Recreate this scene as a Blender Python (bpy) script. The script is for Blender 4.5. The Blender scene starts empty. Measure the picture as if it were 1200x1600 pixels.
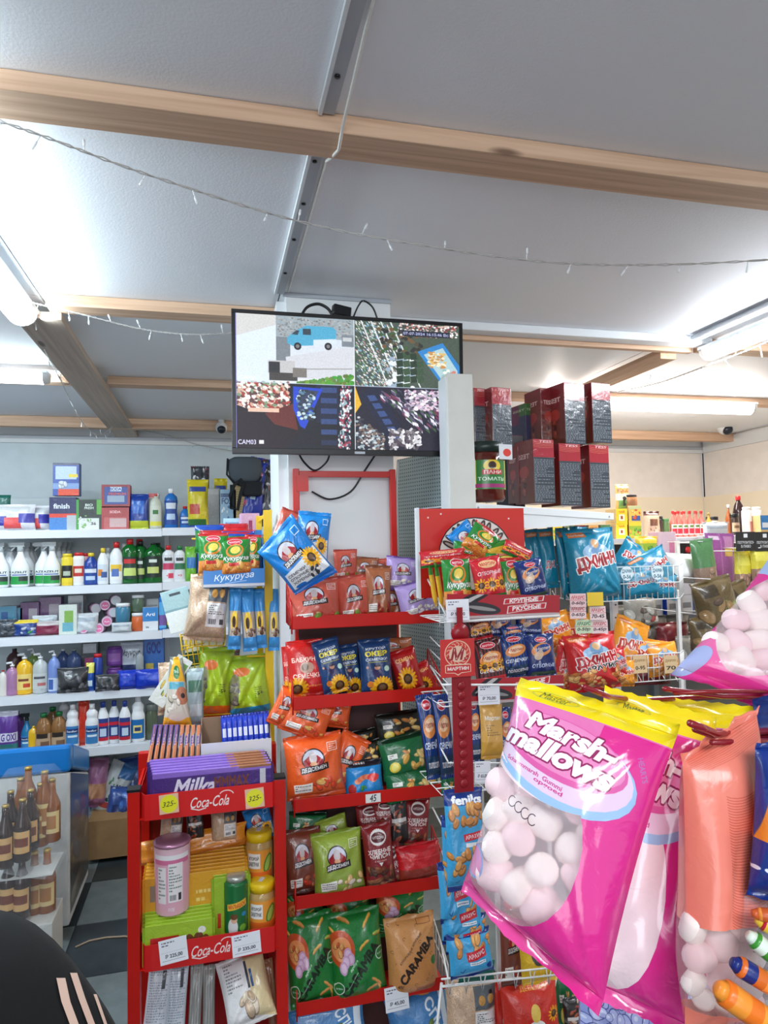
import bpy, bmesh, math, random
import numpy as np
from mathutils import Vector, Matrix, Euler

# ---------------------------------------------------------------- camera
C = bpy.context.scene.collection
F = 1070.0
CAMZ = 1.60
def _cam_rot():
    y = Vector((331-600, -(861-800), -F)).normalized()
    x = Vector((4750-600, -(770-800), -F))
    x = (x - y*x.dot(y)).normalized()
    z = x.cross(y)
    # rows: world axes expressed in camera axes -> camera-to-world matrix
    return Matrix((x, y, z))
CR = _cam_rot()
CO = Vector((0.0, 0.0, CAMZ))
cd = bpy.data.cameras.new('camera'); cam = bpy.data.objects.new('camera', cd); C.objects.link(cam)
cd.sensor_fit = 'VERTICAL'; cd.sensor_height = 24.0; cd.lens = 24.0*F/1600.0
cd.clip_start = 0.02; cd.clip_end = 60
cam.matrix_world = Matrix.Translation(CO) @ CR.to_4x4()
bpy.context.scene.camera = cam

# ---------------------------------------------------------------- world, exposure
sc = bpy.context.scene
sc.view_settings.view_transform = 'Standard'; sc.view_settings.look = 'None'
sc.view_settings.gamma = 1.0; sc.view_settings.use_curve_mapping = False
sc.view_settings.exposure = 0.35
sc.cycles.max_bounces = 6; sc.cycles.diffuse_bounces = 4; sc.cycles.glossy_bounces = 3
sc.cycles.transmission_bounces = 5; sc.cycles.transparent_max_bounces = 12
sc.cycles.caustics_reflective = False; sc.cycles.caustics_refractive = False
sc.cycles.use_denoising = True
wd = bpy.data.worlds.new('world'); sc.world = wd; wd.use_nodes = True
wb = wd.node_tree.nodes['Background']; wb.inputs[0].default_value = (0.80, 0.88, 1.0, 1); wb.inputs[1].default_value = 0.62

def area(name, loc, rot, sx, sy, power, col):
    d = bpy.data.lights.new(name, 'AREA'); d.shape = 'RECTANGLE'; d.size = sx; d.size_y = sy
    d.energy = power; d.color = col
    o = bpy.data.objects.new(name, d); o.location = loc; o.rotation_euler = rot; C.objects.link(o); return o
# ceiling lamps of the part of the shop behind the photographer
area('ceiling_lamp_behind', (0.3, -0.9, 2.30), (math.radians(18), 0, 0), 1.2, 0.5, 26, (0.93, 0.97, 1.0))
area('shopfront_daylight', (-1.2, -2.6, 1.5), (math.radians(88), 0, math.radians(-12)), 2.4, 1.8, 30, (0.92, 0.96, 1.0))

# ---------------------------------------------------------------- helpers
def ray(px, py):
    return CR @ Vector((px-600, -(py-800), -F))
def at(px, py, Y):                     # the point of the plane y = Y seen at a pixel
    r = ray(px, py); return CO + r*(Y/r.y)
def atz(px, py, z):                    # the point of a horizontal plane
    r = ray(px, py); return CO + r*((z-CAMZ)/r.z)
def atx(px, py, X):
    r = ray(px, py); return CO + r*(X/r.x)
def mpp(px, py, Y):                    # metres per pixel there
    r = ray(px, py); return (Y/r.y)
def toward_cam(p, d): return p + (CO-p).normalized()*d

def lin(c):
    return tuple((x/12.92 if x <= 0.04045 else ((x+0.055)/1.055)**2.4) for x in [v/255.0 for v in c])

_mats = {}
def mat(name, col, rough=0.5, metal=0.0, emit=None, alpha=1.0, trans=0.0, bump=None, coat=0.0, ior=1.45, vary=0.0, spec=0.5):
    if name in _mats: return _mats[name]
    m = bpy.data.materials.new(name); m.use_nodes = True; nt = m.node_tree; b = nt.nodes['Principled BSDF']
    lc = lin(col)+(1,)
    b.inputs['Base Color'].default_value = lc; b.inputs['Roughness'].default_value = rough
    b.inputs['Metallic'].default_value = metal; b.inputs['IOR'].default_value = ior
    b.inputs['Coat Weight'].default_value = coat; b.inputs['Coat Roughness'].default_value = 0.12
    b.inputs['Specular IOR Level'].default_value = spec
    if alpha < 1: b.inputs['Alpha'].default_value = alpha
    if trans: b.inputs['Transmission Weight'].default_value = trans
    if emit: b.inputs['Emission Color'].default_value = lin(emit[0])+(1,); b.inputs['Emission Strength'].default_value = emit[1]
    if vary or bump:
        tc = nt.nodes.new('ShaderNodeTexCoord'); nz = nt.nodes.new('ShaderNodeTexNoise')
        nz.inputs['Scale'].default_value = (bump[0] if bump else 14); nz.inputs['Detail'].default_value = 4
        nt.links.new(tc.outputs['Object'], nz.inputs['Vector'])
        if bump:
            bp = nt.nodes.new('ShaderNodeBump'); bp.inputs['Strength'].default_value = bump[1]; bp.inputs['Distance'].default_value = bump[2]
            nt.links.new(nz.outputs['Fac'], bp.inputs['Height']); nt.links.new(bp.outputs['Normal'], b.inputs['Normal'])
        if vary:
            mr = nt.nodes.new('ShaderNodeMapRange'); mr.inputs[1].default_value = 0.3; mr.inputs[2].default_value = 0.7
            mr.inputs[3].default_value = 1-vary; mr.inputs[4].default_value = 1+vary*0.5
            mx = nt.nodes.new('ShaderNodeMix'); mx.data_type = 'RGBA'; mx.blend_type = 'MULTIPLY'; mx.inputs[0].default_value = 1
            mx.inputs[6].default_value = lc
            nt.links.new(nz.outputs['Fac'], mr.inputs[0]); nt.links.new(mr.outputs[0], mx.inputs[7]); nt.links.new(mx.outputs[2], b.inputs['Base Color'])
    _mats[name] = m; return m

def wood(name, c1, c2, axis=0, scale=3.0):
    if name in _mats: return _mats[name]
    m = bpy.data.materials.new(name); m.use_nodes = True; nt = m.node_tree; b = nt.nodes['Principled BSDF']
    tc = nt.nodes.new('ShaderNodeTexCoord'); mp = nt.nodes.new('ShaderNodeMapping')
    s = [22, 22, 22]; s[axis] = 0.7; mp.inputs['Scale'].default_value = s
    nz = nt.nodes.new('ShaderNodeTexNoise'); nz.inputs['Scale'].default_value = scale; nz.inputs['Detail'].default_value = 5; nz.inputs['Distortion'].default_value = 0.6
    cr = nt.nodes.new('ShaderNodeValToRGB'); cr.color_ramp.elements[0].position = 0.3; cr.color_ramp.elements[1].position = 0.7
    cr.color_ramp.elements[0].color = lin(c2)+(1,); cr.color_ramp.elements[1].color = lin(c1)+(1,)
    # knots
    s2 = [9, 9, 9]; s2[axis] = 2.4
    mp2 = nt.nodes.new('ShaderNodeMapping'); mp2.inputs['Scale'].default_value = s2
    vo = nt.nodes.new('ShaderNodeTexVoronoi'); vo.inputs['Scale'].default_value = 1.0
    c3 = nt.nodes.new('ShaderNodeValToRGB'); c3.color_ramp.elements[0].position = 0.06; c3.color_ramp.elements[1].position = 0.11
    c3.color_ramp.elements[0].color = lin((110, 85, 75))+(1,); c3.color_ramp.elements[1].color = (1, 1, 1, 1)
    mx = nt.nodes.new('ShaderNodeMix'); mx.data_type = 'RGBA'; mx.blend_type = 'MULTIPLY'; mx.inputs[0].default_value = 0.8
    L = nt.links.new
    L(tc.outputs['Object'], mp.inputs[0]); L(mp.outputs[0], nz.inputs['Vector']); L(nz.outputs['Fac'], cr.inputs[0])
    L(tc.outputs['Object'], mp2.inputs[0]); L(mp2.outputs[0], vo.inputs['Vector']); L(vo.outputs['Distance'], c3.inputs[0])
    L(cr.outputs[0], mx.inputs[6]); L(c3.outputs[0], mx.inputs[7]); L(mx.outputs[2], b.inputs['Base Color'])
    b.inputs['Roughness'].default_value = 0.6
    _mats[name] = m; return m

# ---- objects
def props(o, label=None, cat=None, group=None, kind=None):
    if label: o['label'] = label
    if cat: o['category'] = cat
    if group: o['group'] = group
    if kind: o['kind'] = kind
    return o
def link(name, me, parent=None, loc=None, rot=None):
    o = bpy.data.objects.new(name, me); C.objects.link(o)
    if parent: o.parent = parent
    if loc is not None: o.location = loc
    if rot is not None: o.rotation_euler = rot
    return o
def empty(name, loc=(0, 0, 0), rot=(0, 0, 0), label=None, cat=None, group=None):
    o = link(name, None, None, loc, rot); o.empty_display_size = 0.05
    return props(o, label, cat, group)
class MB:
    """collects verts / faces / uvs / material indices into ONE mesh"""
    def __init__(s): s.v = []; s.f = []; s.uv = []; s.mi = []; s.sm = []
    def add(s, vs, fs, uvs=None, mi=0, smooth=False):
        n = len(s.v); s.v += [tuple(v) for v in vs]
        for k, f in enumerate(fs):
            s.f.append(tuple(i+n for i in f)); s.mi.append(mi); s.sm.append(smooth)
            s.uv.append(uvs[k] if uvs else [(0, 0)]*len(f))
        return s
    def box(s, x0, x1, y0, y1, z0, z1, mi=0, R=None, uvfront=False, b=0.0):
        vs = [Vector((x, y, z)) for z in (z0, z1) for y in (y0, y1) for x in (x0, x1)]
        fs = [(0, 1, 5, 4), (1, 3, 7, 5), (3, 2, 6, 7), (2, 0, 4, 6), (4, 5, 7, 6), (0, 2, 3, 1)]
        if R is not None: vs = [R @ v for v in vs]
        u = [[(0, 0), (1, 0), (1, 1), (0, 1)]]*4+[[(0.02, 0.97), (0.98, 0.97), (0.98, 0.995), (0.02, 0.995)]]+[[(0, 0), (1, 0), (1, .02), (0, .02)]] if uvfront else None
        return s.add(vs, fs, u, mi)
    def tube(s, pts, r, n=6, mi=0, cap=True, smooth=True):
        pts = [Vector(p) for p in pts]; vs = []; m = len(pts)
        rs = r if isinstance(r, (list, tuple)) else [r]*m
        ref = None
        for i, p in enumerate(pts):
            d = (pts[min(i+1, m-1)]-pts[max(i-1, 0)]).normalized()
            if ref is None: ref = Vector((0, 0, 1)) if abs(d.z) < 0.9 else Vector((1, 0, 0))
            a = d.cross(ref)
            if a.length < 1e-4: a = d.cross(Vector((0.3, 1, 0.2)))
            a.normalize(); b = d.cross(a).normalized(); ref = a.cross(d) if False else ref
            for k in range(n):
                t = 2*math.pi*k/n; vs.append(p+(a*math.cos(t)+b*math.sin(t))*rs[i])
        fs = [(i*n+k, i*n+(k+1) % n, (i+1)*n+(k+1) % n, (i+1)*n+k) for i in range(m-1) for k in range(n)]
        if cap: fs += [tuple(range(n))[::-1], tuple((m-1)*n+k for k in range(n))]
        return s.add(vs, fs, None, mi, smooth)
    def lathe(s, prof, n=16, mi=0, c=(0, 0, 0), sx=1.0, sy=1.0, smooth=True, uvw=False):
        vs = []; m = len(prof)
        for (r, z) in prof:
            for k in range(n):
                t = 2*math.pi*k/n; vs.append((c[0]+r*sx*math.cos(t), c[1]+r*sy*math.sin(t), c[2]+z))
        fs = []; uv = []
        z0, z1 = prof[0][1], prof[-1][1]
        for i in range(m-1):
            for k in range(n):
                fs.append((i*n+k, i*n+(k+1) % n, (i+1)*n+(k+1) % n, (i+1)*n+k))
                def U(kk):          # front (-y) half wraps the print
                    t = ((kk/n-0.5)*2) % 1.0 if False else (kk/n-0.5)*2
                    return t
                a, b_ = U(k), U(k+1)
                va = (prof[i][1]-z0)/max(1e-6, z1-z0); vb = (prof[i+1][1]-z0)/max(1e-6, z1-z0)
                uv.append([(a, va), (b_, va), (b_, vb), (a, vb)])
        if prof[0][0] > 1e-5: fs.append(tuple(range(n))[::-1]); uv.append([(0, 0)]*n)
        if prof[-1][0] > 1e-5: fs.append(tuple((m-1)*n+k for k in range(n))); uv.append([(0, 1)]*n)
        return s.add(vs, fs, uv, mi, smooth)
    def obj(s, name, mats, parent=None, loc=None, rot=None, bevel=0):
        me = bpy.data.meshes.new(name); me.from_pydata(s.v, [], s.f)
        if not isinstance(mats, (list, tuple)): mats = [mats]
        for m in mats: me.materials.append(m)
        me.polygons.foreach_set('material_index', s.mi); me.polygons.foreach_set('use_smooth', s.sm)
        ul = me.uv_layers.new(name='uv'); flat = [c for f in s.uv for p in f for c in p]
        ul.data.foreach_set('uv', flat)
        me.update()
        o = link(name, me, parent, loc, rot)
        if bevel:
            md = o.modifiers.new('bevel', 'BEVEL'); md.width = bevel; md.segments = 2; md.limit_method = 'ANGLE'
        return o
def struct(o): o['kind'] = 'structure'; return o

# ---------------------------------------------------------------- print canvas (flat print on packs, signs, screens)
_tx = {}
_fonto = bpy.data.curves.new('lettering', 'FONT')
_fo = bpy.data.objects.new('lettering', _fonto)
def text_edges(s, bold=0.0, shear=0.0):
    k = (s, bold, shear)
    if k in _tx: return _tx[k]
    C.objects.link(_fo)
    _fonto.body = s; _fonto.size = 1.0; _fonto.offset = bold; _fonto.shear = shear; _fonto.resolution_u = 3
    dg = bpy.context.evaluated_depsgraph_get(); dg.update()
    ev = _fo.evaluated_get(dg); me = ev.to_mesh()
    co = np.zeros(len(me.vertices)*3); me.vertices.foreach_get('co', co); co = co.reshape(-1, 3)[:, :2]
    E = []
    for p in me.polygons:
        vs = list(p.vertices)
        for i in range(len(vs)): E.append((vs[i], vs[(i+1) % len(vs)]))
    ev.to_mesh_clear(); C.objects.unlink(_fo)
    if not E: _tx[k] = (np.zeros((0, 4)), 1, 1); return _tx[k]
    E = np.array(E); e = np.concatenate([co[E[:, 0]], co[E[:, 1]]], 1)
    mn = co.min(0); mx = co.max(0)
    e[:, [0, 2]] -= (mn[0]+mx[0])/2; e[:, [1, 3]] -= (mn[1]+mx[1])/2
    _tx[k] = (e, mx[0]-mn[0], mx[1]-mn[1]); return _tx[k]

class Canvas:
    """u to the right, v downwards, both 0..1 ; colours 0..255 sRGB"""
    def __init__(s, w, h, col=(255, 255, 255), ss=2, alpha=False):
        s.w, s.h = w*ss, h*ss; s.ss = ss; s.a = np.empty((s.h, s.w, 3), np.float32); s.a[:] = col
        s.al = np.ones((s.h, s.w), np.float32) if alpha else None
        s.asp = w/h; s.rng = np.random.RandomState(7)
    def _edges(s, e):                      # even-odd mask (inside its bounding box) of edges given in pixels (x right, y down)
        X0 = int(max(0, np.floor(min(e[:, 0].min(), e[:, 2].min())))); X1 = int(min(s.w, np.ceil(max(e[:, 0].max(), e[:, 2].max()))+1))
        Y0 = int(max(0, np.floor(min(e[:, 1].min(), e[:, 3].min())))); Y1 = int(min(s.h, np.ceil(max(e[:, 1].max(), e[:, 3].max()))+1))
        if X1 <= X0 or Y1 <= Y0: return None
        x0, y0, x1, y1 = e.T; sw = y0 > y1
        x0, x1 = np.where(sw, x1, x0), np.where(sw, x0, x1); y0, y1 = np.where(sw, y1, y0), np.where(sw, y0, y1)
        r0 = np.clip(np.ceil(y0-0.5), Y0, Y1).astype(int); r1 = np.clip(np.ceil(y1-0.5), Y0, Y1).astype(int)
        n = r1-r0; k = n > 0
        if not k.any(): return None
        x0, y0, x1, y1, r0, n = x0[k], y0[k], x1[k], y1[k], r0[k], n[k]
        idx = np.repeat(np.arange(len(n)), n); off = np.arange(n.sum())-np.repeat(np.cumsum(n)-n, n)
        rows = r0[idx]+off; t = (rows+0.5-y0[idx])/(y1[idx]-y0[idx]); xs = x0[idx]+t*(x1[idx]-x0[idx])
        cx = np.clip(np.ceil(xs-0.5), X0, X1).astype(int); W = X1-X0+1
        m = np.bincount((rows-Y0)*W+cx-X0, minlength=(Y1-Y0)*W).reshape(Y1-Y0, W)
        return (slice(Y0, Y1), slice(X0, X1)), (np.cumsum(m, 1)[:, :-1] % 2).astype(bool)
    def _put(s, r, col, al=1.0):
        if r is None: return
        sl, m = r; v = s.a[sl]
        if al >= 1: v[m] = col
        else: v[m] = v[m]*(1-al)+np.array(col, np.float32)*al
        if s.al is not None: q = s.al[sl]; q[m] = np.maximum(q[m], al)
    def poly(s, pts, col, al=1.0):
        p = np.array(pts, float)*[s.w, s.h]; e = np.concatenate([p, np.roll(p, -1, 0)], 1); s._put(s._edges(e), col, al); return s
    def rect(s, x0, y0, x1, y1, col, al=1.0):
        a, b, c, d = [int(round(v)) for v in (x0*s.w, x1*s.w, y0*s.h, y1*s.h)]
        a, c = max(a, 0), max(c, 0)
        sl = s.a[c:d, a:b]; s.a[c:d, a:b] = sl*(1-al)+np.array(col, np.float32)*al
        if s.al is not None: s.al[c:d, a:b] = np.maximum(s.al[c:d, a:b], al)
        return s
    def hole(s, x0, y0, x1, y1, v=0.0): s.al[int(y0*s.h):int(y1*s.h), int(x0*s.w):int(x1*s.w)] = v; return s
    def ell(s, cx, cy, rx, ry, col, al=1.0, ang=0, n=28, a0=0, a1=360, sq=1.0):
        # rx, ry as shares of the WIDTH
        t = np.radians(np.linspace(a0, a1, n, endpoint=(a1-a0) < 360)); c, q = np.cos(t), np.sin(t)
        if sq != 1.0: c = np.sign(c)*abs(c)**sq; q = np.sign(q)*abs(q)**sq
        x = c*rx; y = q*ry; a = math.radians(ang)
        X = cx+x*math.cos(a)-y*math.sin(a); Y = cy+(x*math.sin(a)+y*math.cos(a))*s.asp
        return s.poly(np.stack([X, Y], 1), col, al)
    def line(s, pts, wd, col, al=1.0):
        P = [np.array([p[0], p[1]/s.asp]) for p in pts]
        for a, b in zip(P[:-1], P[1:]):
            d = b-a; L = np.hypot(*d)
            if L < 1e-6: continue
            nrm = np.array([-d[1], d[0]])/L*wd/2; e = d/L*wd*0.3
            q = [a+nrm-e, b+nrm+e, b-nrm+e, a-nrm-e]
            s.poly([(p[0], p[1]*s.asp) for p in q], col, al)
        return s
    def arc(s, cx, cy, rx, ry, a0, a1, wd, col, n=14, ang=0):
        t = np.radians(np.linspace(a0, a1, n)); a = math.radians(ang)
        x = np.cos(t)*rx; y = np.sin(t)*ry
        return s.line([(cx+p*math.cos(a)-q*math.sin(a), cy+(p*math.sin(a)+q*math.cos(a))*s.asp) for p, q in zip(x, y)], wd, col)
    def text(s, txt, cx, cy, wd, col, hh=None, ang=0, bold=0.02, shear=0.0, out=None, ow=0.008, al=1.0, bend=0.0):
        # centred; fitted to width wd (share of canvas width), or height hh (share of width) as well
        e, w0, h0 = text_edges(txt, bold, shear)
        if len(e) == 0: return s
        sx = wd/w0; sy = (hh/h0) if hh else sx
        a = math.radians(ang); ca, sa = math.cos(a), math.sin(a)
        def tf(x, y, dx=0, dy=0):
            y = y*sy+bend*((x/w0*2)**2)*-1; x = x*sx
            X = (cx+(x*ca+y*sa)+dx)*s.w; Y = (cy)*s.h+((x*sa-y*ca)+dy)*s.w
            return X, Y
        def draw(dx, dy, c, al):
            X0, Y0 = tf(e[:, 0], e[:, 1], dx, dy); X1, Y1 = tf(e[:, 2], e[:, 3], dx, dy)
            s._put(s._edges(np.stack([X0, Y0, X1, Y1], 1)), c, al)
        if out is not None:
            for k in range(8): draw(ow*math.cos(k*math.pi/4), ow*math.sin(k*math.pi/4), out, 1)
        draw(0, 0, col, al); return s
    def fine(s, x0, y0, x1, y1, n, col, al=0.8, seed=1):   # lines of small print
        r = random.Random(seed); hh = (y1-y0)/n
        for i in range(n):
            x = x0
            while x < x1:
                l = r.uniform(0.03, 0.12)*(x1-x0)/0.5*0.6
                s.rect(x, y0+i*hh+hh*0.2, min(x1, x+l), y0+i*hh+hh*0.65, col, al); x += l+0.02*(x1-x0)/0.5
                if r.random() < 0.06: break
        return s
    def blobs(s, n, x0, y0, x1, y1, cols, r0, r1, seed=1, dark=0.6, flat=0.6):
        r = random.Random(seed)
        for i in range(n):
            c = r.choice(cols); x = r.uniform(x0, x1); y = r.uniform(y0, y1); q = r.uniform(r0, r1); an = r.uniform(0, 180)
            s.ell(x, y, q*1.12, q*flat*1.15, [v*dark for v in c], 1, an, 16); s.ell(x, y-0.1*q, q, q*flat, c, 1, an, 16)
            s.ell(x-q*0.2, y-0.25*q, q*0.45, q*flat*0.3, [min(255, v*1.2+15) for v in c], 0.7, an, 10)
        return s
    def vgrad(s, c0, c1, y0=0, y1=1, x0=0, x1=1):
        a, b = int(y0*s.h), int(y1*s.h); t = np.linspace(0, 1, b-a)[:, None, None]
        s.a[a:b, int(x0*s.w):int(x1*s.w)] = np.array(c0)*(1-t)+np.array(c1)*t; return s
    def noise(s, amp, cell=6):
        n = s.rng.rand(s.h//cell+2, s.w//cell+2); n = np.kron(n, np.ones((cell, cell)))[:s.h, :s.w]
        s.a = np.clip(s.a+((n-0.5)*2*amp)[..., None], 0, 255).astype(np.float32); return s
    def image(s, name):
        q = s.ss; h, w = s.h//q, s.w//q
        a = s.a[:h*q, :w*q].reshape(h, q, w, q, 3).mean((1, 3))
        al = np.ones((h, w, 1)) if s.al is None else s.al[:h*q, :w*q].reshape(h, q, w, q).mean((1, 3))[..., None]
        px = np.concatenate([a/255.0, al], 2)[::-1].astype(np.float32)
        im = bpy.data.images.new(name, w, h, alpha=s.al is not None); im.alpha_mode = 'CHANNEL_PACKED'
        im.pixels.foreach_set(np.ascontiguousarray(px).ravel()); im.update(); return im

def printmat(name, cv, rough=0.35, coat=0.0, bump=0.15, bscale=60, emit=0.0, metal=0.0, clear=0.0):
    m = bpy.data.materials.new(name); m.use_nodes = True; nt = m.node_tree; b = nt.nodes['Principled BSDF']
    t = nt.nodes.new('ShaderNodeTexImage'); t.image = cv.image(name); t.interpolation = 'Linear'; t.extension = 'EXTEND'
    L = nt.links.new
    if emit:
        b.inputs['Base Color'].default_value = (0.01, 0.01, 0.012, 1); L(t.outputs[0], b.inputs['Emission Color']); b.inputs['Emission Strength'].default_value = emit
    else: L(t.outputs[0], b.inputs['Base Color'])
    b.inputs['Roughness'].default_value = rough; b.inputs['Coat Weight'].default_value = coat; b.inputs['Coat Roughness'].default_value = 0.1
    b.inputs['Metallic'].default_value = metal
    if cv.al is not None: L(t.outputs[1], b.inputs['Alpha'])
    if bump:
        tc = nt.nodes.new('ShaderNodeTexCoord'); nz = nt.nodes.new('ShaderNodeTexNoise'); nz.inputs['Scale'].default_value = bscale
        nz.inputs['Detail'].default_value = 3; nz.inputs['Distortion'].default_value = 1.0
        bp = nt.nodes.new('ShaderNodeBump'); bp.inputs['Strength'].default_value = bump; bp.inputs['Distance'].default_value = 0.004
        L(tc.outputs['Object'], nz.inputs['Vector']); L(nz.outputs['Fac'], bp.inputs['Height']); L(bp.outputs['Normal'], b.inputs['Normal'])
    return m
# ================================================================ ROOM
CZ = 2.37; WY = 4.48; WX = 3.66
M_ceil = mat('ceiling_panel', (240, 242, 246), 0.55, bump=(220, 0.25, 0.002))
M_wall = mat('wall_panel', (204, 216, 220), 0.5, vary=0.05)
M_wallr = mat('wall_panel_warm', (236, 228, 220), 0.5, vary=0.05)
M_dado = mat('wall_dado', (240, 226, 200), 0.6)
M_pine = wood('pine_x', (222, 188, 158), (192, 154, 124), 0)
M_piney = wood('pine_y', (205, 186, 168), (178, 158, 140), 1)
M_white = mat('white_metal', (226, 230, 232), 0.4)
M_whitep = mat('white_paint', (224, 226, 226), 0.45)
M_grey = mat('grey_trim', (176, 180, 186), 0.4)
M_black = mat('black_plastic', (18, 18, 21), 0.35)
M_dark = mat('dark_gap', (30, 32, 36), 0.8)
M_red = mat('red_metal', (198, 24, 14), 0.32, vary=0.06)
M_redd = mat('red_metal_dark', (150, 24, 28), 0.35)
M_yel = mat('yellow_metal', (226, 184, 24), 0.35)
M_wire = mat('white_wire', (232, 232, 230), 0.35)
M_tube = mat('lamp_glow', (255, 255, 255), 0.5, emit=((236, 244, 255), 7.0))
M_tubew = mat('lamp_glow_warm', (255, 255, 255), 0.5, emit=((255, 244, 232), 7.0))
M_clearw = mat('clear_wire', (188, 186, 182), 0.3)
M_bulb = mat('clear_bulb', (235, 238, 240), 0.15, alpha=0.75)

# floor: grey tiles laid in light and dark squares
fl = struct(empty('floor'))
TM = [mat('floor_tile_dark', (52, 60, 64), 0.35, vary=0.25), mat('floor_tile_grey', (112, 122, 124), 0.35, vary=0.2)]
mb = MB().box(-4.5, 4.2, -3.0, WY+0.1, -0.08, -0.006)
mb.obj('screed', mat('floor_screed', (70, 74, 76), 0.8), fl)
tile_me = []
for k in range(2):
    t_ = MB().box(-0.1975, 0.1975, -0.1975, 0.1975, -0.006, 0.0); o = t_.obj('tile', TM[k], fl, (0, 0, -5)); tile_me.append(o.data); bpy.data.objects.remove(o)
for i in range(-6, 6):
    for j in range(-2, 11):
        if i in (-6,) and j < 3: continue
        link('tile', tile_me[(i+j) % 2], fl, (i*0.4+0.02, j*0.4+0.28, 0))

# ceiling panels, each its own piece
ce = struct(empty('ceiling'))
MB().box(-4.5, 4.2, -3.0, WY+0.1, CZ+0.014, CZ+0.08).obj('slab', M_dark, ce)
xs = [-4.5, -2.92, -1.92, -0.72+0.23, 0.205, 1.70, 2.92, 4.2]
ys = [-3.0, -0.8, 1.2, 2.19, 3.17, 4.15, WY+0.1]
for i in range(len(xs)-1):
    for j in range(len(ys)-1):
        MB().box(xs[i]+0.002, xs[i+1]-0.002, ys[j]+0.002, ys[j+1]-0.002, CZ, CZ+0.013).obj('panel', M_ceil, ce)

# walls
wb_ = struct(empty('wall_back'))
for k, (a, b) in enumerate([(-4.5, -1.9), (-1.9, 0.6), (0.6, 2.2), (2.2, WX)]):
    MB().box(a+0.002, b-0.002, WY, WY+0.05, 0, CZ).obj('panel', M_wall if k < 2 else M_wallr, wb_)
wr = struct(empty('wall_right'))
for a, b in ((-0.6, 1.3), (1.3, 2.9), (2.9, WY)):
    MB().box(WX, WX+0.05, a+0.002, b-0.002, 0, CZ).obj('panel', M_wallr, wr)
wl = struct(MB().box(-4.55, -4.5, -3, WY+0.05, 0, CZ).obj('wall_left', M_wall))
# beige dado board on the right part of the back wall and along the right wall
zd = at(1000, 777, WY).z
td = struct(MB().box(0.9, WX-0.014, WY-0.012, WY, 0, zd).obj('trim_1', M_dado))
struct(MB().box(WX-0.012, WX, -0.6, WY-0.014, 0, zd).obj('trim_2', M_dado))
# cornice between wall and ceiling
struct(MB().box(-4.5, WX, WY-0.022, WY, CZ-0.10, CZ-0.012).obj('trim_3', M_whitep))
struct(MB().box(-4.5, WX, WY-0.034, WY, CZ-0.075, CZ-0.055).obj('trim_4', M_grey))
struct(MB().box(WX-0.022, WX, -0.6, WY-0.04, CZ-0.10, CZ-0.012).obj('trim_5', M_whitep))
struct(MB().box(WX-0.004, WX, WY-0.015, WY-0.006, 1.5, CZ-0.1).obj('trim_6', M_dark))

# timber battens
def beam(x0, x1, y0, y1, z0, z1, m, label):
    o = MB().box(-(x1-x0)/2, (x1-x0)/2, -(y1-y0)/2, (y1-y0)/2, -(z1-z0)/2, (z1-z0)/2).obj('ceiling_beam', m, None, ((x0+x1)/2, (y0+y1)/2, (z0+z1)/2), bevel=0.002)
    props(o, label, 'beam', 'timber battens across the ceiling'); return o
beam(-4.5, WX, 1.155, 1.238, CZ-0.036, CZ-0.001, M_pine, 'wide pine beam crossing the whole ceiling nearest the viewer')
beam(-0.47, 0.205, 2.16, 2.235, CZ-0.036, CZ-0.001, M_pine, 'pine beam ending above the top left corner of the wall television')
beam(-4.5, -0.575, 2.16, 2.235, CZ-0.036, CZ-0.001, M_pine, 'short pine beam stub left of the long ceiling lamp end')
beam(0.56, 1.80, 2.228, 2.255, CZ-0.045, CZ-0.001, M_pine, 'pine beam behind the white ceiling channel right of the television')
beam(1.83, WX, 2.19, 2.265, CZ-0.036, CZ-0.001, M_pine, 'pine beam right of the right ceiling lamp end')
beam(-4.5, -0.575, 3.14, 3.21, CZ-0.036, CZ-0.001, M_pine, 'pine beam above the horizontal lamp at the far left')
beam(-0.435, 1.66, 3.14, 3.21, CZ-0.036, CZ-0.001, M_pine, 'second pine beam from the back, left of the television')
beam(1.76, WX, 3.08, 3.15, CZ-0.036, CZ-0.001, M_pine, 'pine beam just in front of the warm horizontal lamp')
beam(-4.5, WX, 4.12, 4.18, CZ-0.06, CZ-0.001, M_pine, 'long narrow pine beam next to the back wall')
o = MB().box(-0.0675, 0.0675, -1.12, 1.12, -0.011, 0.011).obj('ceiling_beam', M_piney, None, (-0.505, 3.34, CZ-0.048), bevel=0.002)
props(o, 'wide flat grey board running away along the ceiling at left', 'beam', 'timber battens across the ceiling')
o = MB().box(-0.035, 0.035, -1.10, 1.10, -0.02, 0.02).obj('ceiling_beam', wood('pine_y2', (226, 184, 150), (200, 158, 122), 1), None, (1.715, 3.36, CZ-0.046), bevel=0.002)
props(o, 'pine beam running back from the right ceiling lamp to the wall', 'beam', 'timber battens across the ceiling')
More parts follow.
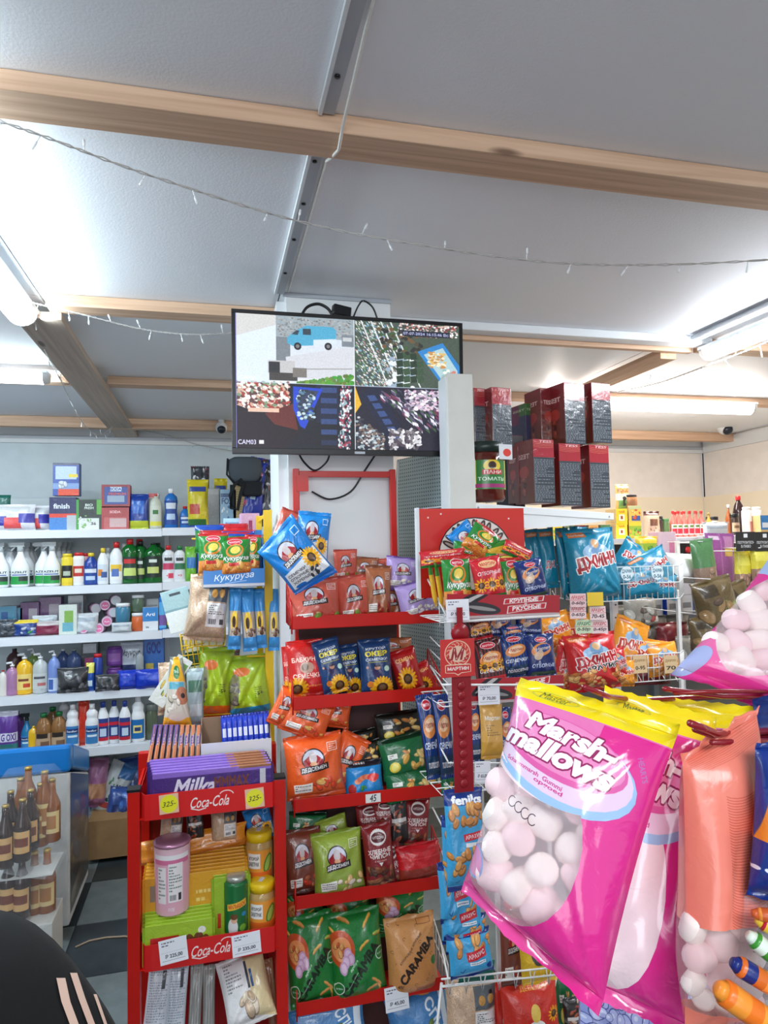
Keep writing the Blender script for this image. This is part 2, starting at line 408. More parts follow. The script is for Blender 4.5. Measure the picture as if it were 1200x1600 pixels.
# cover strip along the seam of two panels, with its screws
st = empty('ceiling_strip', (0.205, 1.4, CZ), label='white angled cover strip running along the panel seam above the television', cat='trim')
MB().box(-0.012, 0.010, -2.4, -0.25, -0.008, -0.0005).obj('flat_strip', M_grey, st)
MB().box(-0.012, 0.010, -0.158, 0.62, -0.008, -0.0005).obj('flat_strip', M_grey, st)
MB().box(-0.019, -0.0125, -2.4, -0.25, -0.012, -0.0005).obj('strip_edge', M_white, st)
MB().box(-0.019, -0.0125, -0.158, 0.62, -0.012, -0.0005).obj('strip_edge', M_white, st)
for y in (-0.35, -0.10, 0.07, 0.25, 0.46):
    MB().lathe([(0.0001, -0.0115), (0.005, -0.0105), (0.005, -0.008)], 8, c=(-0.003, y, 0)).obj('screw', M_black, st)
o = MB().tube([(0.222, -1.0, CZ-0.006), (0.224, 0.9, CZ-0.006), (0.228, 1.14, CZ-0.03), (0.229, 1.19, CZ-0.046), (0.225, 1.245, CZ-0.03), (0.224, 1.3, CZ-0.006), (0.226, 2.0, CZ-0.006)], 0.003).obj('cable', mat('white_cable', (215, 212, 205), 0.5))
props(o, 'thin white cable running along the ceiling seam over the beam', 'cable')
# white channel on the ceiling right of the pillar
o = MB().box(0.0, 1.30, -0.028, 0.028, -0.03, -0.0005).obj('ceiling_channel', M_white, None, (0.54, 2.195, CZ), bevel=0.003)
props(o, 'white metal channel on the ceiling right of the television', 'channel')

# ---------------------------------------------------------------- ceiling lamps
def lamp(cx, cy, L, along_y, glow, col, power, label, ww=0.075, zc=None, base=None, hgt=.04):
    t = empty('ceiling_lamp', (cx, cy, zc or CZ-0.036), (0, 0, math.pi/2 if along_y else 0), label, 'ceiling lamp')
    MB().box(-L/2, L/2, -ww/2-0.004, ww/2+0.004, -0.012, 0).obj('lamp_base', base or M_white, t, bevel=0.002)
    # rounded diffuser
    prof = [(ww/2*math.cos(a), -0.012-hgt*math.sin(a)) for a in np.linspace(0, math.pi, 9)]
    vs = [(x, y, z) for x in (-L/2+0.02, L/2-0.02) for (y, z) in prof]
    fs = [(i, i+1, 9+i+1, 9+i) for i in range(8)]
    MB().add(vs, fs, None, 0, True).obj('diffuser', glow, t)
    for s in (-1, 1):
        vs = [(s*(L/2-0.02), y, z) for (y, z) in prof]+[(s*(L/2), y*0.93, -0.012+(z+0.012)*0.85) for (y, z) in prof]
        MB().add(vs, [(i, i+1, 10+i, 9+i) for i in range(8)]+[tuple(range(9, 18))], None, 0, True).obj('end_cap', M_whitep, t)
    d = bpy.data.lights.new('lamp_light', 'AREA'); d.shape = 'RECTANGLE'; d.size = L; d.size_y = ww; d.energy = power; d.color = col
    lo = bpy.data.objects.new('lamp_light', d); C.objects.link(lo); lo.parent = t; lo.location = (0, 0, -0.06)
    # the round diffuser also throws light sideways, over the ceiling
    for s in (-1, 1):
        d = bpy.data.lights.new('lamp_light', 'AREA'); d.shape = 'RECTANGLE'; d.size = L; d.size_y = 0.03; d.energy = power*0.34; d.color = col
        lo = bpy.data.objects.new('lamp_light', d); C.objects.link(lo); lo.parent = t; lo.location = (0, s*(ww/2+0.008), -0.032)
        lo.rotation_euler = (s*math.radians(97), 0, 0)
    return t
COOL = (0.76, 0.92, 1.0); WARM = (1.0, 0.93, 0.86)
lamp(-0.545, 1.63, 1.20, True, M_tube, COOL, 13, 'long white tube lamp on the ceiling at the left edge, running away', 0.085)
lamp(-1.245, 3.04, 1.20, False, M_tube, COOL, 11, 'horizontal white tube lamp on the far left ceiling', 0.07, CZ-.02)
lamp(1.835, 1.60, 1.20, True, M_tube, (0.9, 0.95, 1.0), 11, 'long white tube lamp on the ceiling at the right edge, running away', 0.07)
lamp(at(1176, 632, 3.09).x-.62, 3.09, 1.24, False, M_tubew, WARM, 19, 'warm horizontal tube lamp near the back wall at right', 0.075, CZ-0.03, None, .05)
lamp(-2.6, 2.1, 1.2, True, M_tube, COOL, 7, 'white tube lamp over the left side of the shop, outside the picture', 0.085)
# cable conduit beside the right lamp
for k, (dx, rr) in enumerate(((-0.085, 0.011), (-0.055, 0.008))):
    o = MB().tube([(1.835+dx, 0.9, CZ-0.012), (1.835+dx, 2.16, CZ-0.012)], rr, 8).obj('conduit', M_grey)
    props(o, ['thick grey conduit beside the right tube lamp', 'thin grey conduit closest to the right tube lamp'][k], 'conduit')

# ---------------------------------------------------------------- pillar behind the television
pz = 0
p0 = at(460, 800, 2.03).x; p1 = at(612, 800, 2.03).x
pl = struct(empty('pillar'))
MB().box(0.222, 0.545, 2.03, 2.36, 0, CZ-0.001).obj('casing', M_whitep, pl)
MB().box(0.195, 0.2219, 2.05, 2.34, 0, CZ-0.02).obj('side_strip', M_white, pl)
MB().box(0.212, 0.548, 2.024, 2.0299, CZ-0.012, CZ-0.001).obj('top_edge', M_grey, pl)

# ---------------------------------------------------------------- fairy light strings
def garland(pts, label, n, seed, r=0.0022, bl=0.028):
    rr = random.Random(seed)
    P = [Vector(p) for p in pts]; Q = []
    m = len(P)
    def cr(t):
        i = min(int(t), m-2); f = t-i; a, b, c, d = P[max(i-1, 0)], P[i], P[i+1], P[min(i+2, m-1)]
        return 0.5*((2*b)+(c-a)*f+(2*a-5*b+4*c-d)*f*f+(3*b-a-3*c+d)*f**3)
    K = 70
    Q = [cr(t*(m-1)/K) for t in range(K+1)]
    o = empty('fairy_lights', Q[0], label=label, cat='string lights', group='fairy light strings under the ceiling')
    Z = Q[0]; tw = MB()
    for ph in (0, math.pi):
        tw.tube([q-Z+Vector((0, math.cos(i*1.9+ph)*0.0022, math.sin(i*1.9+ph)*0.0022)) for i, q in enumerate(Q)], r*0.6, 4)
    tw.obj('wire', M_clearw, o)
    bme = None
    for k in range(n):
        q = cr((k+rr.uniform(0.2, 0.8))*(m-1)/n)
        if bme is None:
            b = MB().tube([(0, 0, 0), (0, 0, -bl*0.5)], 0.0012, 4).lathe([(0.0001, -bl), (0.0022, -bl*0.97), (0.0024, -bl*0.6), (0.0014, -bl*0.45)], 6)
            x = b.obj('bulb', M_bulb, o, q-Z); bme = x.data
        else: x = link('bulb', bme, o, q-Z)
        x.rotation_euler = (rr.uniform(-0.5, 0.5), rr.choice([0, 0, 0, math.pi])+rr.uniform(-0.5, 0.5), 0)
    return o
g = lambda px, py, z: atz(px, py, z)
garland([g(-60, 170, 2.30), g(60, 210, 2.285), g(240, 276, 2.28), g(460, 344, 2.29), g(640, 380, 2.25), g(860, 410, 2.24), g(1060, 413, 2.25), g(1260, 402, 2.27)], 'long fairy light string sagging across the near ceiling', 17, 3)
garland([g(50, 473, 2.30), g(130, 492, 2.27), g(230, 516, 2.25), g(320, 523, 2.25), g(420, 515, 2.30)], 'fairy light string running from the left lamp to the television', 12, 5)
garland([g(50, 473, 2.30), at(65, 535, 2.5), at(95, 595, 2.8), at(125, 655, 3.3), at(148, 678, 3.9), at(165, 676, 4.05), at(184, 658, 4.10)], 'fairy light string hanging down from the left lamp toward the back beam', 14, 8)
garland([at(200, 668, 4.40), at(260, 680, 4.40), at(310, 695, 4.40), at(365, 705, 4.38)], 'thin dark fairy light string on the back wall left of the television', 7, 9)
garland([g(965, 612, 2.31), g(1030, 598, 2.29), g(1100, 573, 2.27), g(1160, 551, 2.26), g(1230, 520, 2.29)], 'bright fairy light string at right under the warm lamp', 9, 11, 0.003, 0.05)
# coil of dark cable and lead of the left lamps
co = at(138, 593, 3.12)
b = MB()
for k in range(3):
    b.tube([co+Vector((math.cos(t)*(0.036+0.003*k), -0.004*k, math.sin(t)*(0.016+0.002*k)-0.01)) for t in np.linspace(0, 2*math.pi, 20)], 0.003, 5)
b.tube([co+Vector((-0.03, 0, -0.02)), at(100, 600, 3.12), at(92, 588, 3.14)], 0.002, 5)
props(b.obj('cable', M_black), 'small coil of black cable hung at the crossing of the left beams', 'cable')
o = MB().tube([g(46, 478, 2.31), at(85, 540, 2.75), at(128, 590, 3.11)], 0.0028, 5).obj('cable', mat('white_cable', (215, 212, 205), 0.5))
props(o, 'white cable stretched from the left lamp to the black cable coil', 'cable')

# ---------------------------------------------------------------- dome cameras
def dome(px, py, Y, s, label):
    p = at(px, py, Y); t = empty('security_camera', p, label=label, cat='security camera')
    MB().lathe([(0.0005, CZ-0.002-p.z), (0.028*s, CZ-0.002-p.z), (0.028*s, CZ-0.012-p.z), (0.011*s, CZ-0.016-p.z), (0.011*s, 0.03*s), (0.0005, 0.03*s)][::-1], 16).obj('mount', M_whitep, t)
    MB().lathe([(0.055*s*math.cos(a), 0.055*s*math.sin(a)) if abs(math.cos(a)) > .01 else (0.0004, 0.055*s*math.sin(a)) for a in np.linspace(-math.pi/2, math.pi/2, 12)], 20).obj('housing', M_whitep, t)
    MB().lathe([(0.040*s*math.cos(a), 0.035*s*math.sin(a)) if abs(math.cos(a)) > .01 else (0.0004, 0.035*s) for a in np.linspace(0, math.pi/2, 7)], 20).obj('dome', mat('smoked_dome', (40, 44, 54), 0.25), t, (0, -0.040*s*.8, -0.040*s*.6), (math.radians(127), 0, 0))
dome(346, 668, 4.10, 0.62, 'small white dome camera on the back beam left of the television')
dome(1132, 668, 3.95, 0.88, 'white dome camera with dark lens under the ceiling at right')
# ================================================================ PACK BUILDERS
def orient(yaw=0, pitch=0, roll=0):
    return (Matrix.Rotation(math.radians(yaw), 3, 'Z') @ Matrix.Rotation(math.radians(pitch), 3, 'X') @ Matrix.Rotation(math.radians(roll), 3, 'Y'))
def fold_noise(seed):
    r = random.Random(seed); W = [(r.uniform(-9, 9), r.uniform(-7, 7), r.uniform(0, 6.28), r.uniform(.3, 1)) for _ in range(7)]
    cr = [(r.choice((-1, 1)), r.choice((-1, 1)), r.uniform(-.5, .5), r.uniform(5, 11)) for _ in range(5)]
    def f(s, t):
        v = sum(a*np.sin(x*s+y*t+p) for x, y, p, a in W)/6.0
        for cx, cy, an, k in cr:                        # creases fanning out of the corners
            ds, dt = s-cx, t-cy; rr = np.hypot(ds, dt)+1e-3; th = np.arctan2(dt, ds)
            v = v+0.9*np.exp(-rr*1.6)*np.abs(np.sin(th*k+an))
        return v
    return f
def bag_geo(surf, seed, depth, seal=0.07, nu=22, nv=28, wr=0.16, fill=(0.5, 2.6), sag=0.25, full=1.0):
    """surf(s,t) -> point and normal. s,t in -1..1 ; body between the two seals. returns body MB, [seal MBs]"""
    fn = fold_noise(seed); ts = 1-2*seal
    S = np.linspace(-1, 1, nu); T = np.linspace(-1, 1, nv)*ts
    s, t = np.meshgrid(S, T)
    tt = t/ts
    A = np.clip(1-np.abs(s)**fill[1], 0, 1)**fill[0]*np.clip(1-np.abs(tt)**3.2, 0, 1)**0.55
    A = A*(1-sag*tt*0.5)*full
    edge = np.clip((1-np.abs(s)**8), 0, 1)
    h = depth/2*(A+wr*fn(s, t)*edge*np.clip(1-np.abs(tt)**10, 0, 1)*(0.35+A))+0.0006
    pin = 0.055*(1-tt**2)
    b = MB()
    for side in (1, -1):
        vs = []
        for i in range(nv):
            for j in range(nu):
                p, n = surf(s[i, j]*(1-pin[i, j]), t[i, j]); hh = h[i, j] if (0 < j < nu-1) else 0
                vs.append(p+n*(hh*side))
        fs = []; uv = []
        for i in range(nv-1):
            for j in range(nu-1):
                q = (i*nu+j, i*nu+j+1, (i+1)*nu+j+1, (i+1)*nu+j)
                c = [((S[j+a]+1)/2, (T[i+e]+1)/2) for a, e in ((0, 0), (1, 0), (1, 1), (0, 1))]
                if side < 0: q = q[::-1]; c = c[::-1]
                fs.append(q); uv.append(c)
        b.add(vs, fs, uv, 0, True)
    seals = []
    for sg in (1, -1):
        m = MB(); n1 = 17; vs = []
        rr = random.Random(seed+sg)
        a1, a2 = rr.uniform(1.5, 4), rr.uniform(0, 6)
        for row, tv in enumerate((ts, 1.0)):
            for j in range(n1):
                sv = -1+2*j/(n1-1); tz = tv*sg
                if row == 1: tz = sg*(1-(0.012 if j % 2 else 0))
                p, n = surf(sv, tz); wv = depth*0.10*math.sin(a1*sv*2+a2)*(1 if row else 0.15)
                vs += [p+n*(wv+0.0007), p+n*(wv-0.0007)]
        fs = []; uv = []
        def V(row, j, k): return (row*n1+j)*2+k
        def Uc(row, j): return (j/(n1-1), (1+sg*(ts if row == 0 else 1.0))/2)
        for j in range(n1-1):
            f0 = [V(0, j, 0), V(0, j+1, 0), V(1, j+1, 0), V(1, j, 0)]; u0 = [Uc(0, j), Uc(0, j+1), Uc(1, j+1), Uc(1, j)]
            f1 = [V(0, j, 1), V(1, j, 1), V(1, j+1, 1), V(0, j+1, 1)]; u1 = [Uc(0, j), Uc(1, j), Uc(1, j+1), Uc(0, j+1)]
            if sg < 0: f0 = f0[::-1]; u0 = u0[::-1]; f1 = f1[::-1]; u1 = u1[::-1]
            fs += [tuple(f0), tuple(f1)]; uv += [u0, u1]
            fs.append((V(1, j, 0), V(1, j+1, 0), V(1, j+1, 1), V(1, j, 1))); uv.append([Uc(1, j)]*4)
        for j in (0, n1-1): fs.append((V(0, j, 0), V(1, j, 0), V(1, j, 1), V(0, j, 1))); uv.append([Uc(0, j)]*4)
        m.add(vs, fs, uv, 0, True); seals.append(m)
    return b, seals
_n = [100]
def bag(name, px, py, w, h, Y, m, label, cat='snack bag', group=None, roll=0, yaw=0, pitch=-6, depth=None, seal=0.06, wr=0.3, sag=0.3, fill=(0.5, 2.6), res=1, seed=None, bend=0.0, nose=1, one=False):
    """a filled film bag: centre pixel, size in pixels, room depth"""
    _n[0] += 1; seed = seed or _n[0]
    k = mpp(px, py, Y); W, H = w*k, h*k; depth = depth if depth is not None else min(W, H)*0.42
    R = orient(yaw, pitch, roll)
    def surf(s, t):
        p = Vector((s*W/2, bend*H*(t*t)*0.5, t*H/2)); n = Vector((0, -1, 0)); return p, n
    nu, nv = (22, 28) if res == 1 else (12, 16) if res == 0 else (34, 44)
    b, se = bag_geo(surf, seed, depth, seal, nu, nv, wr, fill, sag)
    o = b.obj(name, m, None, at(px, py, Y)); o.rotation_euler = R.to_euler()
    props(o, label, cat, group)
    if not one:
        for x in se: x.obj('seal', m, o)
    return o
def copybag(src, px, py, label, roll=None, Y=None, yaw=None, pitch=None, scale=1.0, group=None):
    """another pack of the same print: the thing and its parts copied"""
    o = src.copy(); C.objects.link(o)
    for ch in list(src.children):
        c = ch.copy(); C.objects.link(c); c.parent = o
        for g_ in list(ch.children):
            q = g_.copy(); C.objects.link(q); q.parent = c
    o.location = at(px, py, Y); o['label'] = label
    if group: o['group'] = group
    o.rotation_euler = orient(yaw or 0, -6 if pitch is None else pitch, roll or 0).to_euler(); o.scale = (scale,)*3
    return o
def quadbag(name, cs, m, label, cat='snack bag', group=None, depth=0.06, seal=0.06, wr=0.2, sag=0.3, fill=(0.5, 2.6), seed=None, nu=34, nv=44, seal_m=None, curve=0.0):
    """bag between four corners (px,py,Y): top left, top right, bottom right, bottom left"""
    _n[0] += 1; P = [at(*c) for c in cs]; c0 = sum(P, Vector())/4
    N = (P[1]-P[3]).cross(P[0]-P[2]).normalized()
    if N.dot(CO-c0) < 0: N = -N
    tl, tr, br, bl = [p-c0 for p in P]
    def surf(s, t):
        u, v = (s+1)/2, (t+1)/2; p = (bl*(1-u)+br*u)*(1-v)+(tl*(1-u)+tr*u)*v
        return p-N*(curve*(s*s)), N
    b, se = bag_geo(surf, seed or _n[0], depth, seal, nu, nv, wr, fill, sag)
    o = b.obj(name, m, None, c0); props(o, label, cat, group)
    for x in se: x.obj('seal', seal_m or m, o)
    o['N'] = tuple(N); return o
def box(name, px, py, w, h, Y, dep, mats, label, cat='box', group=None, yaw=0, pitch=0, roll=0, bevel=0.0008, lid=True):
    """printed carton: px,py = centre of the foot of its front face; dep in metres. mats: front print, sides"""
    k = mpp(px, py, Y); W, H = w*k, h*k
    p = at(px, py, Y); R = orient(yaw, pitch, roll)
    t = MB(); fr, sd = mats if isinstance(mats, (list, tuple)) else (mats, mats)
    t.box(-W/2, W/2, 0, dep, 0, H, 0, uvfront=True)
    t.mi = [0, 1, 1, 1, 1, 1]
    o = t.obj(name, [fr, sd], None, p, R.to_euler(), bevel=bevel); props(o, label, cat, group)
    if lid:      # glued flap on top
        MB().box(-W/2+0.001, W/2-0.001, 0.0005, dep*0.55, H, H+0.0006).obj('flap', sd, o)
    return o
# bottle profiles (r as share of half width, z as share of height)
PROF = {
 'soap': [(0.80, 0), (0.97, 0.02), (1, 0.05), (1, 0.62), (0.93, 0.70), (0.62, 0.78), (0.30, 0.815), (0.28, 0.86)],
 'bleach': [(0.85, 0), (1, 0.03), (1, 0.55), (0.96, 0.60), (0.80, 0.65), (0.78, 0.69), (0.86, 0.73), (0.84, 0.80), (0.40, 0.88), (0.34, 0.92)],
 'clean': [(0.85, 0), (1, 0.03), (1, 0.50), (0.92, 0.56), (0.95, 0.62), (0.88, 0.72), (0.60, 0.80), (0.32, 0.85), (0.30, 0.88)],
 'spray': [(0.85, 0), (1, 0.03), (1, 0.40), (0.92, 0.50), (0.66, 0.60), (0.42, 0.70), (0.32, 0.76), (0.32, 0.82)],
 'waist': [(0.85, 0), (1, 0.03), (1, 0.28), (0.86, 0.42), (0.90, 0.58), (0.98, 0.68), (0.86, 0.80), (0.40, 0.87), (0.30, 0.90)],
 'duck': [(0.85, 0), (1, 0.03), (1, 0.56), (0.92, 0.68), (0.62, 0.80), (0.42, 0.86), (0.36, 0.90)],
 'can': [(0.94, 0), (1, 0.01), (1, 0.86), (0.82, 0.90), (0.5, 0.915)],
 'jar': [(0.86, 0), (1, 0.05), (1, 0.72), (0.92, 0.80), (0.84, 0.84)],
 'tub': [(0.90, 0), (0.96, 0.03), (1, 0.95), (1.0, 0.96)],
 'beer': [(0.92, 0), (1, 0.02), (1, 0.55), (0.90, 0.62), (0.48, 0.76), (0.40, 0.84), (0.38, 0.96)],
 'oil': [(0.88, 0), (1, 0.03), (1, 0.30), (0.93, 0.33), (1, 0.36), (1, 0.60), (0.75, 0.76), (0.34, 0.87), (0.30, 0.91)],
 'sauce': [(0.9, 0), (1, 0.03), (1, 0.55), (0.7, 0.68), (0.36, 0.78), (0.30, 0.92)],
}
CAPZ = {'soap': (0.29, 0.86, 0.90), 'bleach': (0.42, 0.88, 1.0), 'clean': (0.42, 0.86, 1.0), 'spray': (.3, .8, .85), 'waist': (0.40, 0.88, 1.0), 'duck': (0.40, 0.87, 1.0), 'can': (0.84, 0.90, 1.0), 'jar': (0.96, 0.82, 1.0), 'tub': (1.05, 0.95, 1.0), 'beer': (0.42, 0.955, 1.0), 'oil': (0.42, 0.89, 1.0), 'sauce': (0.42, 0.90, 1.0)}
def bottle(name, px, py, w, h, Y, kind, body, cap, label, lab=None, lz=(0.12, 0.5), cat='bottle', group=None, sy=0.7, extra=None, n=18, yaw=0, tilt=0):
    """px,py = centre of the foot"""
    k = mpp(px, py, Y); r = w*k/2; H = h*k; p = at(px, py, Y); p.y += r*sy
    pr = [(a*r, z*H) for a, z in PROF[kind]]
    o = MB().lathe([(0.0005, 0)]+pr+[(0.0005, pr[-1][1])], n, sy=sy).obj(name, body, None, p)
    o.rotation_euler = (0, math.radians(tilt), math.radians(yaw)); props(o, label, cat, group)
    if extra != 'trigger':
        c = CAPZ[kind]
        MB().lathe([(0.0005, c[1]*H), (c[0]*r, c[1]*H), (c[0]*r, c[2]*H-0.002), (c[0]*r*0.85, c[2]*H), (0.0005, c[2]*H)], 14, sy=sy if c[0] > 0.6 else 1.0).obj('cap', cap, o)
    if lab:
        z0, z1 = lz; q = []
        def rad(z):
            for (a, za), (b_, zb) in zip(PROF[kind][:-1], PROF[kind][1:]):
                if za <= z <= zb: return (a+(b_-a)*(z-za)/max(1e-6, zb-za))*r
            return r
        N = 7; vs = []; fs = []; uv = []
        for i in range(N):
            z = z0+(z1-z0)*i/(N-1)
            for j in range(11):
                t = math.radians(-90-62+124*j/10); rr = rad(z)+0.0006
                vs.append((rr*math.cos(t), (rr)*sy*math.sin(t)-0.0002, z*H))
        for i in range(N-1):
            for j in range(10):
                fs.append((i*11+j, i*11+j+1, (i+1)*11+j+1, (i+1)*11+j)); uv.append([((j+a)/10, (i+b_)/(N-1)) for a, b_ in ((0, 0), (1, 0), (1, 1), (0, 1))])
        MB().add(vs, fs, uv, 0, True).obj('paper_label', lab, o)
    if extra == 'pump':
        MB().lathe([(r*0.34, 0.86*H), (r*0.34, 0.90*H), (r*0.12, 0.905*H), (r*0.12, 0.95*H)], 10).tube([(0, 0, 0.965*H), (-r*0.2, 0, 0.97*H), (-r*0.85, -0.002, 0.955*H)], r*0.17, 8).obj('pump', cap, o)
    if extra == 'trigger':
        t = MB(); t.lathe([(r*0.36, 0.80*H), (r*0.36, 0.86*H), (r*0.22, 0.87*H)], 12)
        t.box(-r*1.05, r*0.45, -r*0.22, r*0.22, 0.90*H, H); t.box(-r*0.3, r*0.3, -r*0.2, r*0.2, 0.86*H, 0.91*H)
        t.box(-r*1.25, -r*1.04, -r*0.13, r*0.13, 0.915*H, 0.985*H)
        t.tube([(-r*0.55, 0, 0.90*H), (-r*0.75, 0, 0.86*H), (-r*1.0, 0, 0.81*H)], r*0.1, 6)
        t.obj('trigger_head', cap, o, bevel=0.001)
    return o
def cpy(src, px, py, Y, label, dy=0.0, group=None, yaw=0, scale=1.0):
    o = src.copy(); C.objects.link(o)
    for ch in src.children:
        c = ch.copy(); C.objects.link(c); c.parent = o
    p = at(px, py, Y); p.y += dy; o.location = p; o['label'] = label; o.scale = (scale,)*3
    if group: o['group'] = group
    return o

# ---------------------------------------------------------------- printed designs (flat print only)
YL = (246, 190, 40); GR = (46, 120, 50)
def badge(c, cx, cy, r, name='ДЕДСЕМЕН', ang=-6, tc=(255, 255, 255)):
    c.ell(cx, cy, r, r*0.95, (40, 22, 24)); c.ell(cx, cy, r*0.9, r*0.84, (212, 212, 226)); c.poly([(cx-r*.86, cy+.1*r), (cx-r*.4, cy-.25*r), (cx+r*.4, cy-.25*r), (cx+r*.86, cy+.1*r), (cx+r*.7, cy+r*.8*c.asp), (cx-r*.7, cy+r*.8*c.asp)], (166, 30, 38))
    c.ell(cx, cy-0.1*r, r*.34, r*.5, (205, 190, 190)); c.ell(cx, cy+0.35*r, r*.30, r*.2, (225, 165, 120))
    a = math.radians(ang)
    q = [(-1.25, .55), (1.25, .55), (1.25, 1.15), (-1.25, 1.15)]
    c.poly([(cx+(x*math.cos(a)-y*math.sin(a))*r, cy+(x*math.sin(a)+y*math.cos(a))*r*c.asp) for x, y in q], (44, 24, 26))
    c.text(name, cx+0.02*r, cy+0.86*r*c.asp, 2.25*r, tc, 0.42*r, ang=-ang*0+ang, bold=0.03)
def note(c, x0, y0, x1, y1, seed=1, ang=0):
    c.poly([(x0, y0+.01), (x1, y0-.01), (x1-.01, y1), (x0+.02, y1+.01)], (246, 240, 232)); c.fine(x0+.03, y0+.02, x1-.02, y1-.02, 3, (60, 30, 30), .8, seed)
def ded(base, food, fcols, dark, seed=1, noteq=True, food2=None):
    c = Canvas(220, 260, base); c.vgrad([min(255, v*1.06) for v in base], [v*0.9 for v in base]).noise(4)
    c.rect(0, 0, 1, .05, dark); c.rect(0, .95, 1, 1, dark)
    for i in range(6): c.rect(0, .008+i*.007, 1, .010+i*.007, base, .5)
    badge(c, .46, .36, .2); c.rect(.72, .14, .90, .27, (255, 255, 255), 1); c.rect(.73, .148, .89, .262, base); c.fine(.75, .16, .88, .25, 3, (255, 255, 255), .9, 3)
    c.blobs(10, .45, .70, .92, .88, fcols, .05, .09, seed)
    if noteq: note(c, .10, .72, .42, .86, seed)
    return c
def flower(c, cx, cy, r, n=18):
    for k in range(n):
        a = 360*k/n; t = math.radians(a)
        c.ell(cx+math.cos(t)*r*.72, cy+math.sin(t)*r*.72*c.asp, r*.36, r*.13, (248, 188, 28) if k % 2 else (236, 160, 20), 1, a, 12)
    c.ell(cx, cy, r*.5, r*.46, (70, 44, 26)); c.ell(cx, cy-.01, r*.3, r*.26, (120, 90, 60))
PM = {}
def design(key, cv, **kw):
    kw.setdefault('rough', 0.28); kw.setdefault('coat', 0.25); kw.setdefault('bump', 0.4); PM[key] = printmat('print_'+key, cv, **kw); return PM[key]
def D_seeds_blue():
    c = Canvas(260, 320, (30, 128, 205)); c.vgrad((38, 140, 214), (22, 108, 190)).noise(4)
    for i in range(4): c.rect(0, .02+i*.02, 1, .025+i*.02, (16, 84, 160), .7)
    badge(c, .42, .34, .21); c.rect(.74, .13, .90, .24, (240, 248, 255)); c.rect(.75, .14, .89, .23, (30, 128, 205))
    c.poly([(.05, .62), (.95, .50), (.95, .86), (.05, .92)], (226, 228, 232)); flower(c, .74, .62, .19)
    c.blobs(14, .5, .72, .9, .86, [(60, 60, 66), (225, 220, 215)], .03, .05, 4)
    c.text('СЕМЕЧКИ', .30, .68, .42, (50, 40, 40), .06); c.text('ОТБОРНЫЕ', .30, .75, .42, (50, 40, 40), .06); c.text('ЖАРЕНЫЕ', .30, .82, .40, (50, 40, 40), .06)
    c.ell(.22, .89, .12, .035, (20, 110, 200)); c.rect(0, .95, 1, 1, (20, 100, 185)); return c
design('seeds_blue', D_seeds_blue())
design('salmon', ded((206, 92, 74), 0, [(120, 150, 60), (190, 60, 50), (214, 170, 120)], (170, 60, 50), 2))
design('brown', ded((168, 98, 62), 0, [(150, 40, 36), (190, 120, 80)], (120, 66, 40), 5))
design('lilac', ded((176, 150, 206), 0, [(236, 226, 226), (220, 205, 190)], (110, 76, 150), 6))
design('orange', ded((238, 98, 42), 0, [(236, 190, 110), (228, 170, 90), (214, 70, 40)], (205, 76, 30), 7))
design('lime', ded((150, 170, 62), 0, [(236, 190, 130), (200, 170, 120), (240, 220, 200)], (120, 142, 40), 8))
design('rust', ded((126, 62, 44), 0, [(190, 60, 40), (170, 90, 60)], (90, 40, 30), 9))
def D_navy():
    c = Canvas(180, 330, (26, 58, 104)); 
    for i in range(40): c.rect(i/40, 0, i/40+.008, 1, (34, 74, 128), .6)
    c.text('КРУТОЙ', .5, .17, .62, (240, 240, 240), .10); c.text('ОКЕР', .5, .26, .72, (238, 214, 40), .17, bold=.05); c.text('СЕМЕЧКИ', .5, .36, .70, (250, 250, 250), .09)
    c.rect(.2, .405, .85, .412, (238, 214, 40)); c.ell(.5, .58, .15, .2, (44, 38, 84)); c.ell(.5, .5, .1, .08, (196, 140, 110)); c.ell(.5, .47, .13, .04, (40, 34, 60)); c.line([(.4, .56), (.2, .5)], .05, (44, 38, 84)); c.ell(.18, .49, .04, .04, (196, 140, 110))
    c.ell(.8, .53, .09, .09, (190, 220, 200)); flower(c, .62, .86, .36, 22); c.ell(.25, .78, .1, .1, (220, 120, 30)); return c
design('navy', D_navy())
def D_babka():
    c = Canvas(200, 300, (206, 38, 36)); c.noise(5); c.text('БАБКИНЫ', .5, .34, .8, (255, 235, 215), .12); c.ell(.5, .48, .2, .15, (196, 150, 130)); c.ell(.45, .47, .1, .1, (130, 100, 80))
    c.text('СЕМЕЧКИ', .5, .62, .8, (255, 235, 215), .13); flower(c, .2, .84, .3); c.text('отборные', .7, .8, .4, (255, 180, 80), .06); return c
design('babka', D_babka())
def D_redyellow():
    c = Canvas(160, 230, (176, 26, 28)); c.noise(6); c.text('СЕМЕНА', .5, .22, .7, (250, 210, 120), .12); flower(c, .4, .62, .34); c.rect(0, .86, 1, 1, (210, 190, 160)); return c
design('redyellow', D_redyellow())
def D_crisp(base, seed, lemon=True):
    c = Canvas(240, 190, base); c.noise(6); c.rect(0, 0, 1, .12, [v*.5 for v in base]); c.blobs(12, .35, .3, .9, .8, [(226, 170, 80), (236, 196, 120), (200, 130, 60)], .05, .10, seed, .7, .5)
    if lemon: c.ell(.2, .7, .1, .1, (236, 208, 60)); c.ell(.2, .7, .07, .07, (248, 232, 120)); c.rect(.1, .38, .28, .5, (240, 240, 230)); c.fine(.12, .4, .27, .49, 2, (60, 60, 60))
    return c
design('crisp_green', D_crisp((26, 104, 60), 2)); design('crisp_dark', D_crisp((34, 40, 34), 3))
